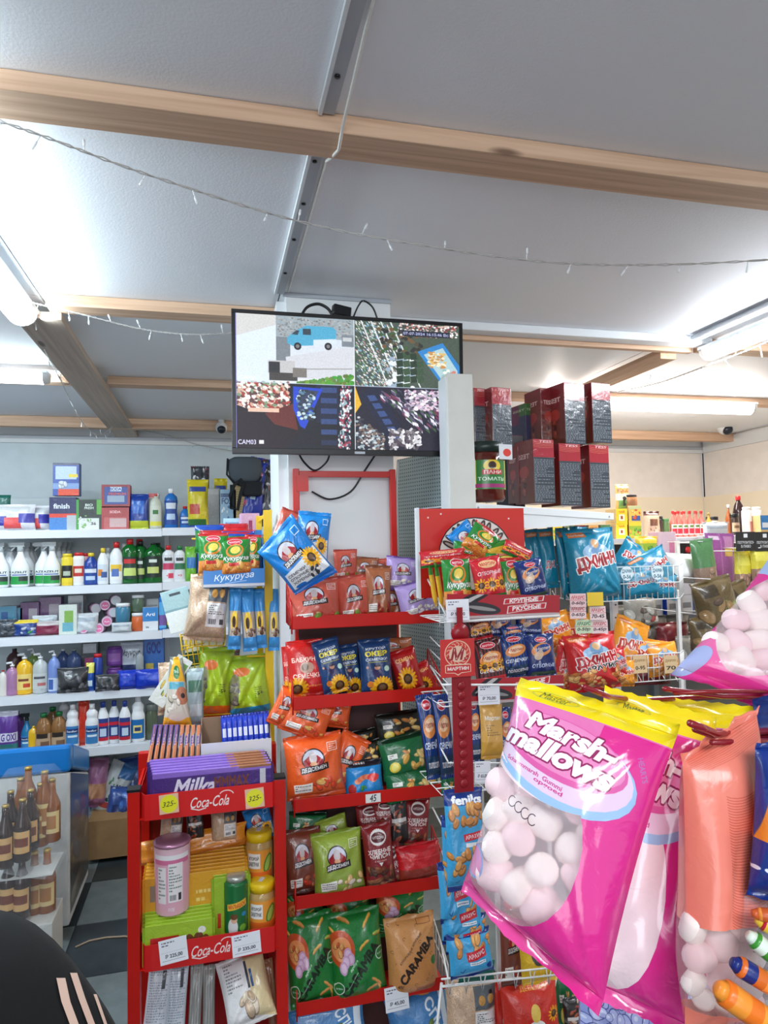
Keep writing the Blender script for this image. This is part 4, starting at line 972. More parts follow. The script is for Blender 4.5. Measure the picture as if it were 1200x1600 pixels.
# snack bags on the tiers: (design, cx, cy, w, h, Y, roll, label)
G1 = 'snack bags on the red rack'
def rowb(rows, group, cat='snack bag', name='snack_bag'):
    out = []
    for r in rows:
        d, x, y, w, h, Y, roll, lab = r[:8]; kw = r[8] if len(r) > 8 else {}
        out.append(bag(name, x, y, w, h, Y, PM[d], lab, cat, group, roll, **kw))
    return out
rowb([
 ('salmon', 492, 941, 82, 78, 1.895, -1, 'salmon red snack bag with bearded badge, leftmost on the top red tray'),
 ('salmon', 553, 936, 54, 76, 1.900, -2, 'narrower salmon red snack bag, second on the top red tray'),
 ('brown', 591, 925, 42, 84, 1.892, 3, 'brown snack bag with white note in the middle of the top red tray'),
 ('brown', 612, 944, 36, 56, 1.925, 4, 'dark brown snack bag squeezed between the brown and lilac bags'),
 ('lilac', 628, 897, 54, 54, 1.915, 8, 'lilac snack bag lying on top of the other lilac bag'),
 ('lilac', 650, 937, 60, 56, 1.880, -11, 'lilac snack bag tilted left at the right end of the top red tray'),
 ('salmon', 540, 884, 38, 52, 1.955, 0, 'dark red snack bag sticking up behind the top red tray front row'),
 ('brown', 570, 892, 44, 44, 1.960, 5, 'brown bag corner behind the brown snack bag on the top tray'),
 ('salmon', 592, 893, 50, 40, 1.975, -3, 'pale red bag far back in the top red tray centre'),
 ('salmon', 446, 830, 36, 70, 1.90, 22, 'crumpled salmon bag sticking up behind the large blue seed bag', dict(wr=0.5)),
 ('seeds_blue', 489, 843, 52, 88, 1.87, 6, 'light blue seed bag standing behind the large tilted blue one', dict(wr=0.35)),
 ('babka', 478, 1044, 58, 88, 1.905, -3, 'bright red sunflower seed bag at the left of the second tray'),
 ('navy', 517, 1041, 43, 86, 1.885, -13, 'navy blue seed pack with gold lettering leaning left'),
 ('navy', 545, 1046, 38, 78, 1.915, -6, 'navy blue seed pack half hidden behind the leaning one'),
 ('navy', 587, 1042, 52, 88, 1.890, -2, 'upright navy blue seed pack in the middle of the second tray'),
 ('redyellow', 636, 1050, 44, 74, 1.915, -14, 'dark red and yellow seed pack right of the navy packs'),
 ('redyellow', 662, 1062, 36, 54, 1.925, -22, 'small pale seed pack fallen at the right end of the second tray'),
 ('brown', 610, 1012, 70, 30, 1.960, 0, 'dim brown bag at the back of the second tray', dict(res=0)),
 ('babka', 452, 1050, 20, 80, 1.93, -3, 'edge of a seed bag pressed against the left side wires', dict(res=0)),
 ('orange', 480, 1120, 76, 62, 1.895, 24, 'orange snack bag lying slanted on top of the pile, third tray', dict(wr=.35)),
 ('orange', 519, 1112, 60, 46, 1.930, 12, 'dark orange snack bag behind the slanted one, third tray', dict(wr=.35)),
 ('orange', 444, 1105, 34, 60, 1.90, 28, 'crumpled orange bag bulging out at the left of the third tray', dict(wr=.5)),
 ('orange', 491, 1196, 92, 96, 1.880, -3, 'large orange snack bag with bearded badge in front, third tray'),
 ('orange', 540, 1188, 50, 84, 1.905, 30, 'orange snack bag leaning out right behind the large orange one'),
 ('shrimp', 568, 1216, 62, 56, 1.885, -2, 'blue snack bag with shrimp picture in the third tray'),
 ('crisp_dark', 570, 1180, 58, 44, 1.915, -8, 'dark snack bag with crisps stacked above the blue shrimp bag'),
 ('crisp_dark', 560, 1158, 60, 34, 1.945, -6, 'dark bag at the back of the third tray centre', dict(res=0)),
 ('crisp_green', 636, 1178, 88, 62, 1.895, -9, 'green crisp bag with lemon, upper of the two lying at right'),
 ('crisp_green', 644, 1222, 88, 52, 1.885, -5, 'green crisp bag with lemon, lower of the two lying at right'),
 ('crisp_dark', 628, 1134, 84, 46, 1.94, -4, 'dark crisp bag deep in the shade of the third tray', dict(res=0)),
 ('rust', 474, 1344, 60, 96, 1.900, -3, 'brown red snack bag at the left of the fourth tray'),
 ('lime', 528, 1347, 80, 96, 1.880, -3, 'lime green snack bag with bearded badge in front, fourth tray'),
 ('lime', 520, 1300, 50, 46, 1.93, -12, 'lime bag corner standing behind the front lime green bag'),
 ('crisp_green', 480, 1290, 60, 42, 1.95, 6, 'dark green bag at the back left of the fourth tray', dict(res=0)),
 ('bread', 592, 1337, 48, 98, 1.875, -4, 'dark red bread crisps bag in front, right of the lime bag'),
 ('bread', 618, 1352, 42, 76, 1.895, -24, 'dark red bread crisps bag slumped right, fourth tray'),
 ('bread', 578, 1282, 44, 52, 1.93, -2, 'bread crisps bag at the back of the fourth tray, left of centre'),
 ('bread', 600, 1272, 40, 50, 1.925, 2, 'bread crisps bag at the back of the fourth tray, centre'),
 ('bacon', 622, 1283, 32, 74, 1.915, -2, 'black and white meat snack bag beside the bread crisps'),
 ('bread', 650, 1288, 42, 82, 1.92, 6, 'bread crisps bag standing at the back right of the fourth tray'),
 ('redplain', 654, 1345, 72, 54, 1.880, -4, 'bright red plain snack bag lying at the right, fourth tray'),
 ('caramba', 486, 1497, 76, 132, 1.895, -4, 'green corn puff bag at the left of the fifth tray'),
 ('caramba', 557, 1490, 86, 132, 1.885, -4, 'green corn puff bag in the middle of the fifth tray'),
 ('caramba_tan', 643, 1492, 82, 118, 1.882, -2, 'tan corn puff bag with slanted lettering, right of the green ones'),
 ('caramba', 476, 1430, 60, 70, 1.955, 4, 'green corn puff bag in the shade at the back left, fifth tray', dict(res=0)),
 ('caramba', 545, 1425, 70, 66, 1.955, -4, 'green corn puff bag in the shade at the back middle, fifth tray', dict(res=0)),
 ('caramba', 625, 1420, 80, 74, 1.95, 3, 'green corn puff bag in the shade behind the tan one', dict(res=0)),
 ('blueoats', 512, 1600, 120, 60, 1.89, -4, 'steel blue cereal bag lying in the lowest tray at left'),
 ('blueoats', 655, 1592, 100, 86, 1.885, -8, 'steel blue cereal bag with white letters, lowest tray at right'),
], G1)
quadbag('snack_bag', [(402, 862, 1.80), (455, 802, 1.815), (528, 894, 1.80), (462, 930, 1.80)], PM['seeds_blue'], 'large light blue sunflower seed bag tilted left on the rack corner', group=G1, depth=0.05, wr=.3)

# ================================================================ RED DRINK-BRAND RACK with chocolate
KY = 1.80
xl = at(217, 1255, KY).x; xr = at(434, 1235, KY).x
kr = empty('chocolate_rack', ((xl+xr)/2, KY+0.10, 0), label='red metal rack with white script lettering holding chocolate and jars', cat='display rack')
KC = kr.location.copy(); hx = (xr-xl)/2
for s, px in ((-1, 210), (1, 438)):
    ztop = at(px, 1236 if s < 0 else 1216, KY+0.02).z
    x = at(px, 1300, KY+0.02).x-KC.x
    MB().box(x-0.0155, x+0.0135, -0.09, -0.055, 0.0, ztop).obj('upright', M_red, kr, bevel=0.001)
    MB().box(x-0.0165, x+0.0145, -0.091, -0.054, ztop, ztop+0.006).obj('upright_cap', M_black, kr)
    MB().box(x-0.0155, x+0.0135, 0.17, 0.20, 0.0, ztop+0.02).obj('upright', M_red, kr)
    MB().box(x-0.003, x+0.003, -0.055, 0.17, ztop-0.10, ztop-0.02).obj('side_plate', M_red, kr)
def scriptband(cx, extra=None):
    c = Canvas(520, 92, (214, 32, 32), 2); c.text('Coca-Cola', .5, .5, .28, (245, 235, 232), .075, shear=.45, bold=.012)
    c.line([(.365, .72), (.42, .80), (.47, .74)], .008, (245, 235, 232)); c.arc(.62, .3, .05, .03, 200, 350, .007, (245, 235, 232))
    return c
bandm = printmat('script_band', scriptband(0), rough=0.3, bump=0)
zk = [at(325, 1252, KY).z, at(320, 1484, KY).z, at(320, 1740, KY).z]
for i, z in enumerate(zk):
    t = empty('tray', (0, 0, 0)); t.parent = kr
    hh = 0.031; b = MB(); N = 24; vs = []; uv = []
    pts = []
    for k in range(N+1):
        s = -1+2*k/N; x = s*hx; q = max(0, abs(s)-0.90)/0.10; pts.append((x, -0.10+0.030*q*q, s))
    pts = [(-hx, 0.16, -1)]+pts+[(hx, 0.16, 1)]
    for (x, y, s) in pts: vs += [(x, y, z-hh), (x, y, z+hh-(0.0))]
    fs = [(2*k, 2*k+2, 2*k+3, 2*k+1) for k in range(len(pts)-1)]
    uv = [[((pts[k+a][2]+1)/2, e) for a, e in ((0, 0), (1, 0), (1, 1), (0, 1))] for k in range(len(pts)-1)]
    b.add(vs, fs, uv, 0, False); o = b.obj('band', bandm, t)
    md = o.modifiers.new('thickness', 'SOLIDIFY'); md.thickness = 0.0015; md.offset = 1
    MB().box(-hx+0.001, hx-0.001, -0.094, 0.185, z-hh, z-hh+0.002).obj('floor_sheet', M_red, t)
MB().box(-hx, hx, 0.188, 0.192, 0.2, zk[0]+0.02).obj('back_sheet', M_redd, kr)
def round_sticker(px, py, txt, lab):
    c = Canvas(110, 110, (226, 180, 150)); c.ell(.5, .5, .46, .46, (226, 220, 30)); c.text(txt, .5, .5, .7, (30, 40, 30), .26, shear=.3, bold=.0, ang=-4); tag(px, py, 29, 29, KY-0.004, '', lab, -3, c)
round_sticker(264, 1256, '325-', 'round yellow price sticker at the left end of the red band')
round_sticker(398, 1247, '325-', 'round yellow price sticker at the right end of the red band')
tag(271, 1485, 42, 36, KY-0.004, '₽ 225,00', 'white price tag on the left of the second red band', -6)
tag(385, 1475, 44, 32, KY-0.004, '₽ 235,00', 'white price tag on the right of the second red band', -4)

K0 = KY+0.096
# big purple chocolate bars standing in a row: tops seen from above
LAV = (140, 104, 196); PUR = (74, 44, 118); ORG = (226, 134, 74)
cv = Canvas(420, 120, PUR); cv.rect(0, 0, 1, .12, LAV); cv.text('Milka', .34, .38, .36, (226, 216, 232), .12, shear=.35, bold=.03); cv.text('MMMAX', .66, .34, .3, (120, 60, 40), .08, bold=.03); cv.rect(.9, .1, .95, .45, (200, 196, 206)); cv.rect(.72, 0, 1, .06, (150, 96, 60))
m_choc = design('choc_front', cv); c2 = Canvas(420, 40, LAV); c2.rect(.64, .0, .94, 1, (172, 104, 62)); c2.rect(.38, .3, .56, .6, (240, 236, 250)); m_choct = design('choc_top', c2)
def bars(n, x0, x1, ytop, Y0, dY, zbot, mats, labf, group, slant=0.0, step=0.0, zt=None):
    a = at(x0, ytop, Y0); b = at(x1, ytop, Y0); W = b.x-a.x; H = (zt or a.z)-zbot; first = None
    for k in range(n):
        loc = ((a.x+b.x)/2+slant*k, Y0+k*dY, zbot)
        if first is None:
            q = MB().box(-W/2, W/2, 0, dY*0.92, 0, H, 0, uvfront=True); q.mi = [0, 1, 1, 1, 2, 1]
            first = q.obj('chocolate_bar', mats, None, loc, bevel=0.001)
            MB().box(-W/2-0.006, -W/2+0.001, dY*0.4, dY*0.5, 0.004, H-0.004).obj('wrapper_end', mats[1], first); MB().box(W/2-0.001, W/2+0.006, dY*0.4, dY*0.5, 0.004, H-0.004).obj('wrapper_end', mats[1], first)
            o = first
        else:
            o = first.copy(); C.objects.link(o); o.location = loc
            for ch in first.children: c = ch.copy(); C.objects.link(c); c.parent = o
        o.location.z += step*k; props(o, labf(k), 'chocolate bar', group)
    return first
ordn = ['front', 'second', 'third', 'fourth', 'fifth', 'sixth', 'seventh', 'eighth', 'ninth', 'tenth', 'eleventh', 'twelfth']
zf = zk[0]-0.029
M_lav = mat('wrap_lavender', LAV, 0.35); M_pur = mat('wrap_purple', PUR, 0.35)
bars(6, 238, 424, 1210, K0-0.090, 0.0125, zf, [m_choc, M_pur, m_choct], lambda k: '%s large purple chocolate bar from the front in the top red tray' % ordn[k], 'large purple chocolate bars', -0.0025, 0.003)
# narrow purple and orange bars, spines forward
cv = Canvas(40, 220, (100, 64, 160)); cv.poly([(0, .55), (1, .42), (1, 1), (0, 1)], ORG); cv.text('Milka', .5, .38, 1.5, (235, 230, 245), .5, ang=-90); m_sp = design('choc_spine', cv)
cv = Canvas(40, 220, ORG); cv.poly([(0, .30), (1, .22), (1, .46), (0, .55)], (100, 64, 160)); cv.text('Milka', .5, .38, 1.5, (235, 230, 245), .5, ang=-90); m_sp2 = design('choc_spine2', cv)
M_orgw = mat('wrap_orange', ORG, 0.35)
for k in range(9):
    p = at(232+k*9.6, 1194, K0+0.0); p.y = K0+0.005
    H = 0.097; q = MB().box(-0.0048, 0.0048, 0, 0.075, 0, H, 0, uvfront=True); q.mi = [0, 1, 1, 1, 2, 1]
    o = q.obj('chocolate_bar', [m_sp if k < 5 else m_sp2, M_pur, M_orgw if k % 2 else M_lav], None, p, orient(0, -14, 9-k*0.9).to_euler(), bevel=0.0008)
    MB().box(-0.0005, 0.0005, -0.004, 0.001, 0.002, H-0.002).obj('wrapper_fin', M_orgw, o)
    props(o, 'narrow purple and orange chocolate bar, %s from the left of the upright row' % (['first'] + ordn[1:])[k], 'chocolate bar', 'upright purple and orange chocolate bars')
M_card = mat('card_brown', (150, 120, 96), 0.8); M_cardw = mat('card_white', (222, 220, 224), 0.6)
o = MB().box(-0.05, 0.05, 0, 0.07, 0, at(270, 1196, K0).z-zf-0.002).obj('display_carton', M_pur, None, (at(270, 1200, K0).x, K0+0.004, zf+0.001)); props(o, 'low purple carton carrying the upright orange and purple bars', 'carton')
cb = empty('display_carton', (at(370, 1200, K0).x, K0-0.004, zf+0.001), label='open white carton of blue chocolate packs on the red rack', cat='carton')
w2 = (at(424, 1170, K0).x-at(314, 1170, K0).x)/2; ht = at(370, 1158, K0).z-zf; htb = at(320, 1121, K0+0.08).z-zf
MB().box(-w2, w2, 0, 0.002, 0, ht).obj('front_wall', M_cardw, cb); MB().box(-w2, w2, 0.078, 0.08, 0, htb).obj('back_wall', M_card, cb)
for s in (-1, 1): MB().add([(s*w2, 0.002, 0), (s*w2, 0.078, 0), (s*w2, 0.078, htb), (s*w2, 0.002, ht), (s*(w2-0.002), 0.002, 0), (s*(w2-0.002), 0.078, 0), (s*(w2-0.002), 0.078, htb), (s*(w2-0.002), 0.002, ht)], [(0, 1, 2, 3), (4, 7, 6, 5), (3, 2, 6, 7), (0, 3, 7, 4), (1, 5, 6, 2)]).obj('side_wall', M_card, cb)
MB().box(-w2+0.002, w2-0.002, 0.002, 0.078, 0, 0.001).obj('bottom', M_card, cb)
cv = Canvas(50, 180, (30, 60, 190)); cv.rect(.2, .3, .8, .5, (226, 226, 240)); cv.rect(.3, .6, .75, .8, (200, 206, 240)); cv.rect(0, 0, 1, .06, (20, 40, 150)); m_bl = design('blue_pack', cv)
for k in range(9):
    o = bag('chocolate_pack', 351+k*8.2, 1152-k*0.9, 9.5, 66, K0+0.03, m_bl, 'thin upright blue chocolate pack, %s from the left in the white carton' % (['first'] + ordn[1:])[k], 'chocolate pack', 'blue packs in the white carton', roll=-2, depth=0.012, res=0, pitch=-8)

# second tray: yellow bars, green bars, cup, jars
zf2 = zk[1]-0.029
YB = (226, 164, 40); cv = Canvas(300, 90, YB); cv.fine(.5, .2, .8, .4, 2, (250, 226, 150), .8); cv.rect(.05, .1, .3, .3, (150, 130, 110)); m_yb = design('yellow_bar', cv)
cv = Canvas(300, 30, YB); cv.rect(.45, .3, .75, .6, (246, 220, 140)); m_ybt = design('yellow_bar_top', cv); M_ybs = mat('wrap_yellow', YB, 0.35)
bars(8, 226, 384, 1374, K0-0.045, 0.0135, zf2, [m_yb, M_ybs, m_ybt], lambda k: '%s yellow wrapped bar from the front of the yellow row' % ordn[k], 'yellow wrapped bars', 0, 0.003)
bag('wafer_pack', 300, 1318, 172, 34, K0+0.035, design('amber', D_cal((222, 140, 40), (200, 120, 40))), 'amber foil wafer pack lying across the top of the yellow bars', 'wafer pack', None, roll=-5, depth=0.03, seal=0.05, wr=.4)
LG = (164, 196, 50); cv = Canvas(220, 130, LG); cv.rect(.08, .3, .5, .95, (200, 44, 44)); cv.text('terravita', .29, .55, .36, (250, 245, 240), .075, bold=.02); cv.ell(.84, .25, .06, .05, (240, 238, 230)); cv.blobs(8, .6, .45, .9, .62, [(120, 70, 44), (140, 84, 52)], .05, .09, 3, .6, .6); m_lg = design('green_bar', cv); M_lgs = mat('wrap_lime', (150, 184, 44), 0.35)
bars(7, 226, 332, 1449, K0-0.088, 0.0105, zf2, [m_lg, M_lgs, M_lgs], lambda k: '%s lime green chocolate bar from the front, under the pink cup' % ordn[k], 'lime green chocolate bars lying low', -0.0008, 0.0035)
cv = Canvas(110, 260, LG); cv.rect(.4, .05, .85, .17, (222, 60, 40)); cv.ell(.62, .11, .1, .07, (250, 240, 230)); cv.rect(.1, .5, .2, .7, (200, 60, 40)); m_lg2 = design('green_bar_tall', cv)
bars(7, 334, 388, 1372, K0-0.055, 0.0095, zf2, [m_lg2, M_lgs, M_lgs], lambda k: '%s tall lime green bar from the front, beside the jars' % ordn[k], 'tall lime green chocolate bars', -0.0016, 0.0025)
cv = Canvas(260, 260, (246, 242, 244)); cv.rect(0, .1, 1, 1, (236, 178, 196)); cv.rect(0, .08, 1, .16, (222, 120, 160)); cv.rect(.42, .14, .80, .78, (246, 240, 240)); cv.fine(.44, .18, .78, .62, 9, (70, 100, 90), .8); cv.rect(.12, .2, .36, .8, (246, 240, 240)); cv.fine(.14, .22, .34, .75, 9, (70, 100, 90), .8)
for k in range(12): cv.rect(.46+k*.014, .66, .466+k*.014, .75, (40, 30, 40))
cv.rect(.68, .64, .76, .76, (60, 50, 60)); cv.text('РУЗЕ', .5, .9, .16, (250, 240, 244), .06)
cup_z = zf2+at(280, 1449, K0-0.088).z-zf2+0.012
pc = at(268, 1432, K0-0.062)
o = bottle('yogurt_cup', 268, 1434, 56, 110, K0-0.078, 'tub', mat('cup_pink', (236, 196, 208), 0.35), mat('foil_pink', (196, 140, 170), 0.25, metal=0.4), 'pink and white yogurt cup with foil lid standing on the green bars', design('cup', cv, bump=0), (0.02, 0.86), 'cup', None, 1.0, n=24)
MB().lathe([(0.0005, 0), (0.0005, 0)], 3) if False else None
def D_jarlab():
    c = Canvas(150, 110, (240, 160, 60)); c.rect(.05, .1, .5, .6, (244, 240, 236)); c.text('ВТОРОЙ', .27, .25, .36, (40, 40, 40), .1); c.text('ЗАВТРАК', .27, .45, .38, (40, 40, 40), .1); c.ell(.78, .45, .14, .25, (90, 140, 50), 1, 30); c.ell(.78, .45, .09, .2, (170, 200, 90), 1, 30); c.rect(0, .72, 1, 1, (230, 110, 40)); return c
m_jl = design('jar_label', D_jarlab(), bump=0); M_honey = mat('puree', (196, 160, 100), 0.12, coat=0.5); M_ylid = mat('lid_yellow', (240, 200, 30), 0.3)
j1 = bottle('puree_jar', 407, 1384, 42, 78, K0-0.02, 'jar', M_honey, M_ylid, 'glass jar with yellow lid, the upper one, behind the other jar', m_jl, (0.1, 0.68), 'jar', 'glass jars with yellow lids', 1.0, n=24)
j2 = bottle('puree_jar', 411, 1462, 43, 76, K0-0.075, 'jar', M_honey, M_ylid, 'glass jar with yellow lid, the lower one, at the front of the tray', m_jl, (0.1, 0.68), 'jar', 'glass jars with yellow lids', 1.0, n=24)
for j in (j1, j2): MB().box(-0.011, 0.011, -0.006, 0.006, 0, 0.0008).obj('lid_sticker', M_cardw, j, (0, 0, j.dimensions.z+0.128 if False else max(v.co.z for v in j.children[0].data.vertices)+0.0002), (0, 0, 1.1))
cv = Canvas(150, 200, (30, 110, 56)); cv.poly([(.12, .38), (.9, .28), (.92, .42), (.12, .52)], (244, 190, 60)); cv.text('МАЛЫШОК', .52, .40, .7, (206, 50, 40), .12, ang=-7); cv.ell(.35, .85, .2, .25, (226, 226, 226)); cv.ell(.4, .68, .13, .12, (226, 180, 150)); cv.ell(.4, .63, .15, .08, (110, 70, 40)); cv.ell(.8, .6, .1, .06, (50, 140, 200)); cv.ell(.75, .88, .14, .1, (120, 180, 60))
bottle('baby_food_can', 370, 1462, 37, 86, K0-0.085, 'can', mat('can_green', (34, 110, 60), 0.3), mat('can_lid', (190, 190, 180), 0.3, metal=0.6), 'slim green can with child picture between green bars and jar', design('can_lab', cv, bump=0), (0.02, 0.86), 'can', None, 1.0, n=22)
# packs hanging behind, between the two trays
rowb([('hay', 268, 1292, 34, 52, K0+0.03, 4, 'clear bag of mixed sweets hanging behind the trays at left'), ('bacon', 305, 1288, 26, 48, K0+0.03, -3, 'small black and white pack behind the trays'), ('hay', 350, 1290, 40, 50, K0+0.03, 0, 'clear pack hanging behind the trays at centre'), ('seeds_blue', 405, 1286, 42, 52, K0+0.05, -14, 'dark teal pack hanging behind the trays at right')], 'small packs behind the chocolate trays', 'pack', 'sweets_pack')
# third tray: tall grey and white wafer packs
cv = Canvas(160, 300, (206, 214, 222)); cv.fine(.1, .02, .9, .98, 34, (120, 130, 150), .7, 3); cv.rect(.62, .1, .78, .3, (60, 60, 70)); m_wp = design('wafer_white', cv)
cv = Canvas(120, 300, (150, 150, 146)); [cv.rect(.1+.2*k, 0, .14+.2*k, 1, (190, 190, 186)) for k in range(5)]; m_wg = design('wafer_grey', cv)
cv = Canvas(240, 240, (232, 230, 230)); cv.poly([(.55, 0), (1, 0), (1, 1), (.62, .9)], (226, 206, 160)); cv.fine(.12, .08, .45, .5, 9, (90, 90, 100), .7); cv.rect(.55, .12, .60, .5, (60, 66, 80)); cv.rect(.63, .25, .68, .5, (50, 90, 150)); cv.blobs(6, .35, .55, .75, .8, [(196, 170, 140), (226, 206, 180)], .08, .14, 2, .7)
m_tea = design('tea_pack', cv)
for k, (x, y, w, h, m, rl, lab) in enumerate([(245, 1572, 36, 120, m_wp, 6, 'white wafer pack with grey print at the left of the lowest tray'), (276, 1570, 30, 122, m_wp, 4, 'white wafer pack with dark bar code, second from left below'), (305, 1575, 20, 120, m_wg, 3, 'silver grey wafer pack in the middle of the lowest tray'), (326, 1575, 20, 118, m_wg, 1, 'grey wafer pack right of the silver one'), (424, 1560, 18, 110, design('kraft', D_cal((150, 100, 70), (120, 80, 60))), -6, 'brown kraft pack at the right end of the lowest tray')]):
    bag('wafer_pack', x, y, w, h, K0-0.03+0.004*k, m, lab, 'wafer pack', 'wafer packs in the lowest red tray', roll=rl, depth=0.022, pitch=-16)
bag('tea_pack', 384, 1545, 74, 96, K0-0.06, m_tea, 'white and cream pack lying slanted over the brown packs', 'tea pack', None, roll=-12, depth=0.05, pitch=-30)
# ================================================================ LEFT: WALL SHELVING WITH HOUSEHOLD GOODS
SY = 3.93
def pyz(px, Y, z):                     # the image row where the height z is seen at column px on the plane Y
    a, b = -800, 4000
    for _ in range(40):
        m_ = (a+b)/2
        if at(px, m_, Y).z > z: a = m_
        else: b = m_
    return (a+b)/2
xend = at(445, 900, SY).x; xj = at(253, 835, SY).x
sz = [at(100, 834, SY).z, at(100, 922, SY).z, at(100, 999, SY).z, at(100, 1090, SY).z, at(200, 1170, SY).z, at(175, 1334, SY).z]
M_shelf = mat('shelf_white', (226, 230, 236), 0.35)
sh = empty('wall_shelving', (-1.2, SY, 0), label='white metal wall shelving full of household goods at the back left', cat='shelving')
for i, z in enumerate(sz[:5]):
    zt = z+0.021
    for (a, b) in ((-2.2, xj-0.001), (xj+0.001, xend)):
        t = MB().box(a+1.2, b+1.2, 0, 0.003, z-0.022, zt-0.003).box(a+1.2, b+1.2, 0, 0.40, zt-0.003, zt)
        t.obj('shelf_board', M_shelf, sh, (0, 0, (0.004 if a > -2 else 0)))
for x in (-2.2, xj-0.012, xend-0.02): MB().box(x+1.2, x+1.2+0.024, 0.40, 0.43, 0, sz[0]+0.12).obj('upright', M_shelf, sh)
MB().box(-1.0, xend+1.2, 0.432, 0.436, 0.05, sz[0]+0.22).obj('back_panel', mat('shelf_back', (196, 206, 208), 0.5), sh)
MB().box(-1.0, xend+1.2, 0.30, 0.42, 0, 0.09).obj('plinth', M_shelf, sh)
SZ = [z+0.0215 for z in sz]
for i in range(5): pass
def S(k): return SZ[k]
WH = (226, 230, 232)
def plab(key, base, blocks, txt=None, tc=(30, 40, 60), w=90, h=110):
    c = Canvas(w, h, base)
    for b in blocks: c.rect(*b[:4], b[4])
    if txt: c.text(txt[0], .5, txt[1], txt[2], tc, txt[3], bold=.03)
    return printmat('label_'+key, c, rough=.4, bump=0)
L_az = plab('azelit', (232, 238, 236), [(0, .5, 1, 1, (40, 150, 70)), (.5, .5, 1, .8, (50, 60, 56)), (.1, .38, .9, .45, (70, 90, 160))], ('AZELIT', .25, .86, .16))
L_blk = plab('black', (34, 34, 34), [(0, 0, 1, .25, (236, 210, 50)), (0, .8, 1, 1, (236, 210, 50)), (.2, .5, .8, .7, (180, 190, 170))])
L_red = plab('redwhite', (236, 230, 226), [(0, .3, 1, .75, (196, 50, 46)), (.2, .42, .8, .6, (236, 220, 200))])
L_blue = plab('bluelab', (30, 70, 150), [(.1, .1, .9, .35, (220, 226, 236)), (.2, .55, .8, .8, (190, 210, 236))])
L_dk = plab('duck', (210, 220, 230), [(.1, .3, .5, .7, (230, 140, 50)), (.4, .45, .9, .8, (60, 90, 150))])
L_yel = plab('yel', (240, 240, 236), [(.1, .1, .9, .5, (240, 196, 60)), (.2, .35, .7, .8, (90, 120, 190))])
L_dgr = plab('dgreen', (30, 60, 50), [(.1, .1, .9, .3, (210, 50, 50)), (.15, .5, .9, .85, (200, 220, 120))])
L_ol = plab('olive', (20, 40, 30), [(.2, .5, .8, .8, (200, 210, 120)), (.3, .15, .7, .3, (220, 230, 220))])
L_pk = plab('pinkg', (226, 226, 230), [(.0, .35, 1, .6, (206, 60, 100)), (.2, .12, .8, .25, (60, 60, 60)), (.5, .75, .9, .95, (220, 70, 100))], ('+3', .84, .3, .1), (220, 60, 80))
L_pg = plab('greeng', (226, 226, 230), [(.0, .35, 1, .6, (50, 120, 80)), (.2, .12, .8, .25, (60, 60, 60))], ('+3', .84, .3, .1), (220, 60, 80))
L_soap = plab('soap', (240, 210, 120), [(.2, .3, .8, .45, (120, 60, 40)), (.5, .6, .9, .85, (200, 70, 40))])
L_soapw = plab('soapw', (200, 206, 204), [(.15, .2, .85, .35, (80, 80, 90)), (.4, .6, .9, .8, (190, 110, 110))])
L_bw = plab('bluewhite', (60, 130, 190), [(.0, .15, 1, .4, (30, 50, 110)), (.2, .5, .9, .62, (230, 240, 246))], ('Sanfor', .28, .8, .14), (230, 240, 250))
L_rb = plab('redblue', (40, 60, 130), [(.0, .2, 1, .35, (210, 40, 60)), (.3, .45, .8, .8, (200, 220, 240)), (0, .85, 1, 1, (200, 40, 60))])
L_to = plab('toilet', (30, 110, 180), [(.2, .3, .8, .7, (240, 220, 130)), (.3, .4, .7, .6, (40, 60, 110))])
L_br = plab('brownlab', (190, 160, 130), [(.1, .0, .8, .3, (50, 40, 36)), (.4, .5, .9, .9, (120, 90, 70))])
mt = lambda n, c, r=.3, **k: mat('bt_'+n, c, r, coat=.3, **k)
W_ = mt('white', (236, 238, 240)); GT = mt('green', (16, 110, 40), .12, trans=.25); BLK = mt('black', (20, 24, 24)); RED = mt('red', (206, 34, 40)); BL = mt('blue', (26, 60, 150)); YEL = mt('yellow', (236, 206, 50)); GRN = mt('capgreen', (20, 120, 60)); CL = mt('clear', (196, 204, 206), .1, trans=.4); LB = mt('lblue', (30, 110, 190)); PUR_ = mt('purple', (110, 60, 140)); AMB = mt('amber', (170, 120, 70), .15, trans=.3); LAVB = mt('lavblue', (120, 144, 206)); PINK = mt('pinkliq', (166, 120, 160), .15); SOAPY = mt('soapyel', (236, 184, 40), .15); SOAPG = mt('soapgrey', (190, 196, 196), .12); ORR = mt('orangered', (220, 66, 36))
def sbot(row, px, w, h, kind, body, cap, label, lab=None, lz=(.12, .5), dy=.03, name='bottle', cat='bottle', extra=None, grp=None, sy=.7):
    Y = SY+dy; return bottle(name, px, pyz(px, Y, S(row)), w, h, Y, kind, body, cap, label, lab, lz, cat, grp, sy, extra, 14)
def sbox(row, px, w, h, key, label, dy=.03, dep=.08, cat='box', name='box', up=0, grp=None, yaw=0, side=(200, 200, 205)):
    Y = SY+dy; m = PM[key] if key in PM else key
    return box(name, px, pyz(px, Y, S(row)+up), w, h, Y, dep, (m, mat('side_%d_%d_%d' % side, side, .4)), label, cat, grp, yaw)
def sbag(row, px, w, h, key, label, dy=.05, roll=0, cat='pack', name='pack', grp=None, up=0, res=0, **kw):
    Y = SY+dy; m = PM[key] if isinstance(key, str) else key
    return bag(name, px, pyz(px, Y, S(row)+up)-h*.48, w, h, Y, m, label, cat, grp, roll=roll, res=res, pitch=0, **kw)
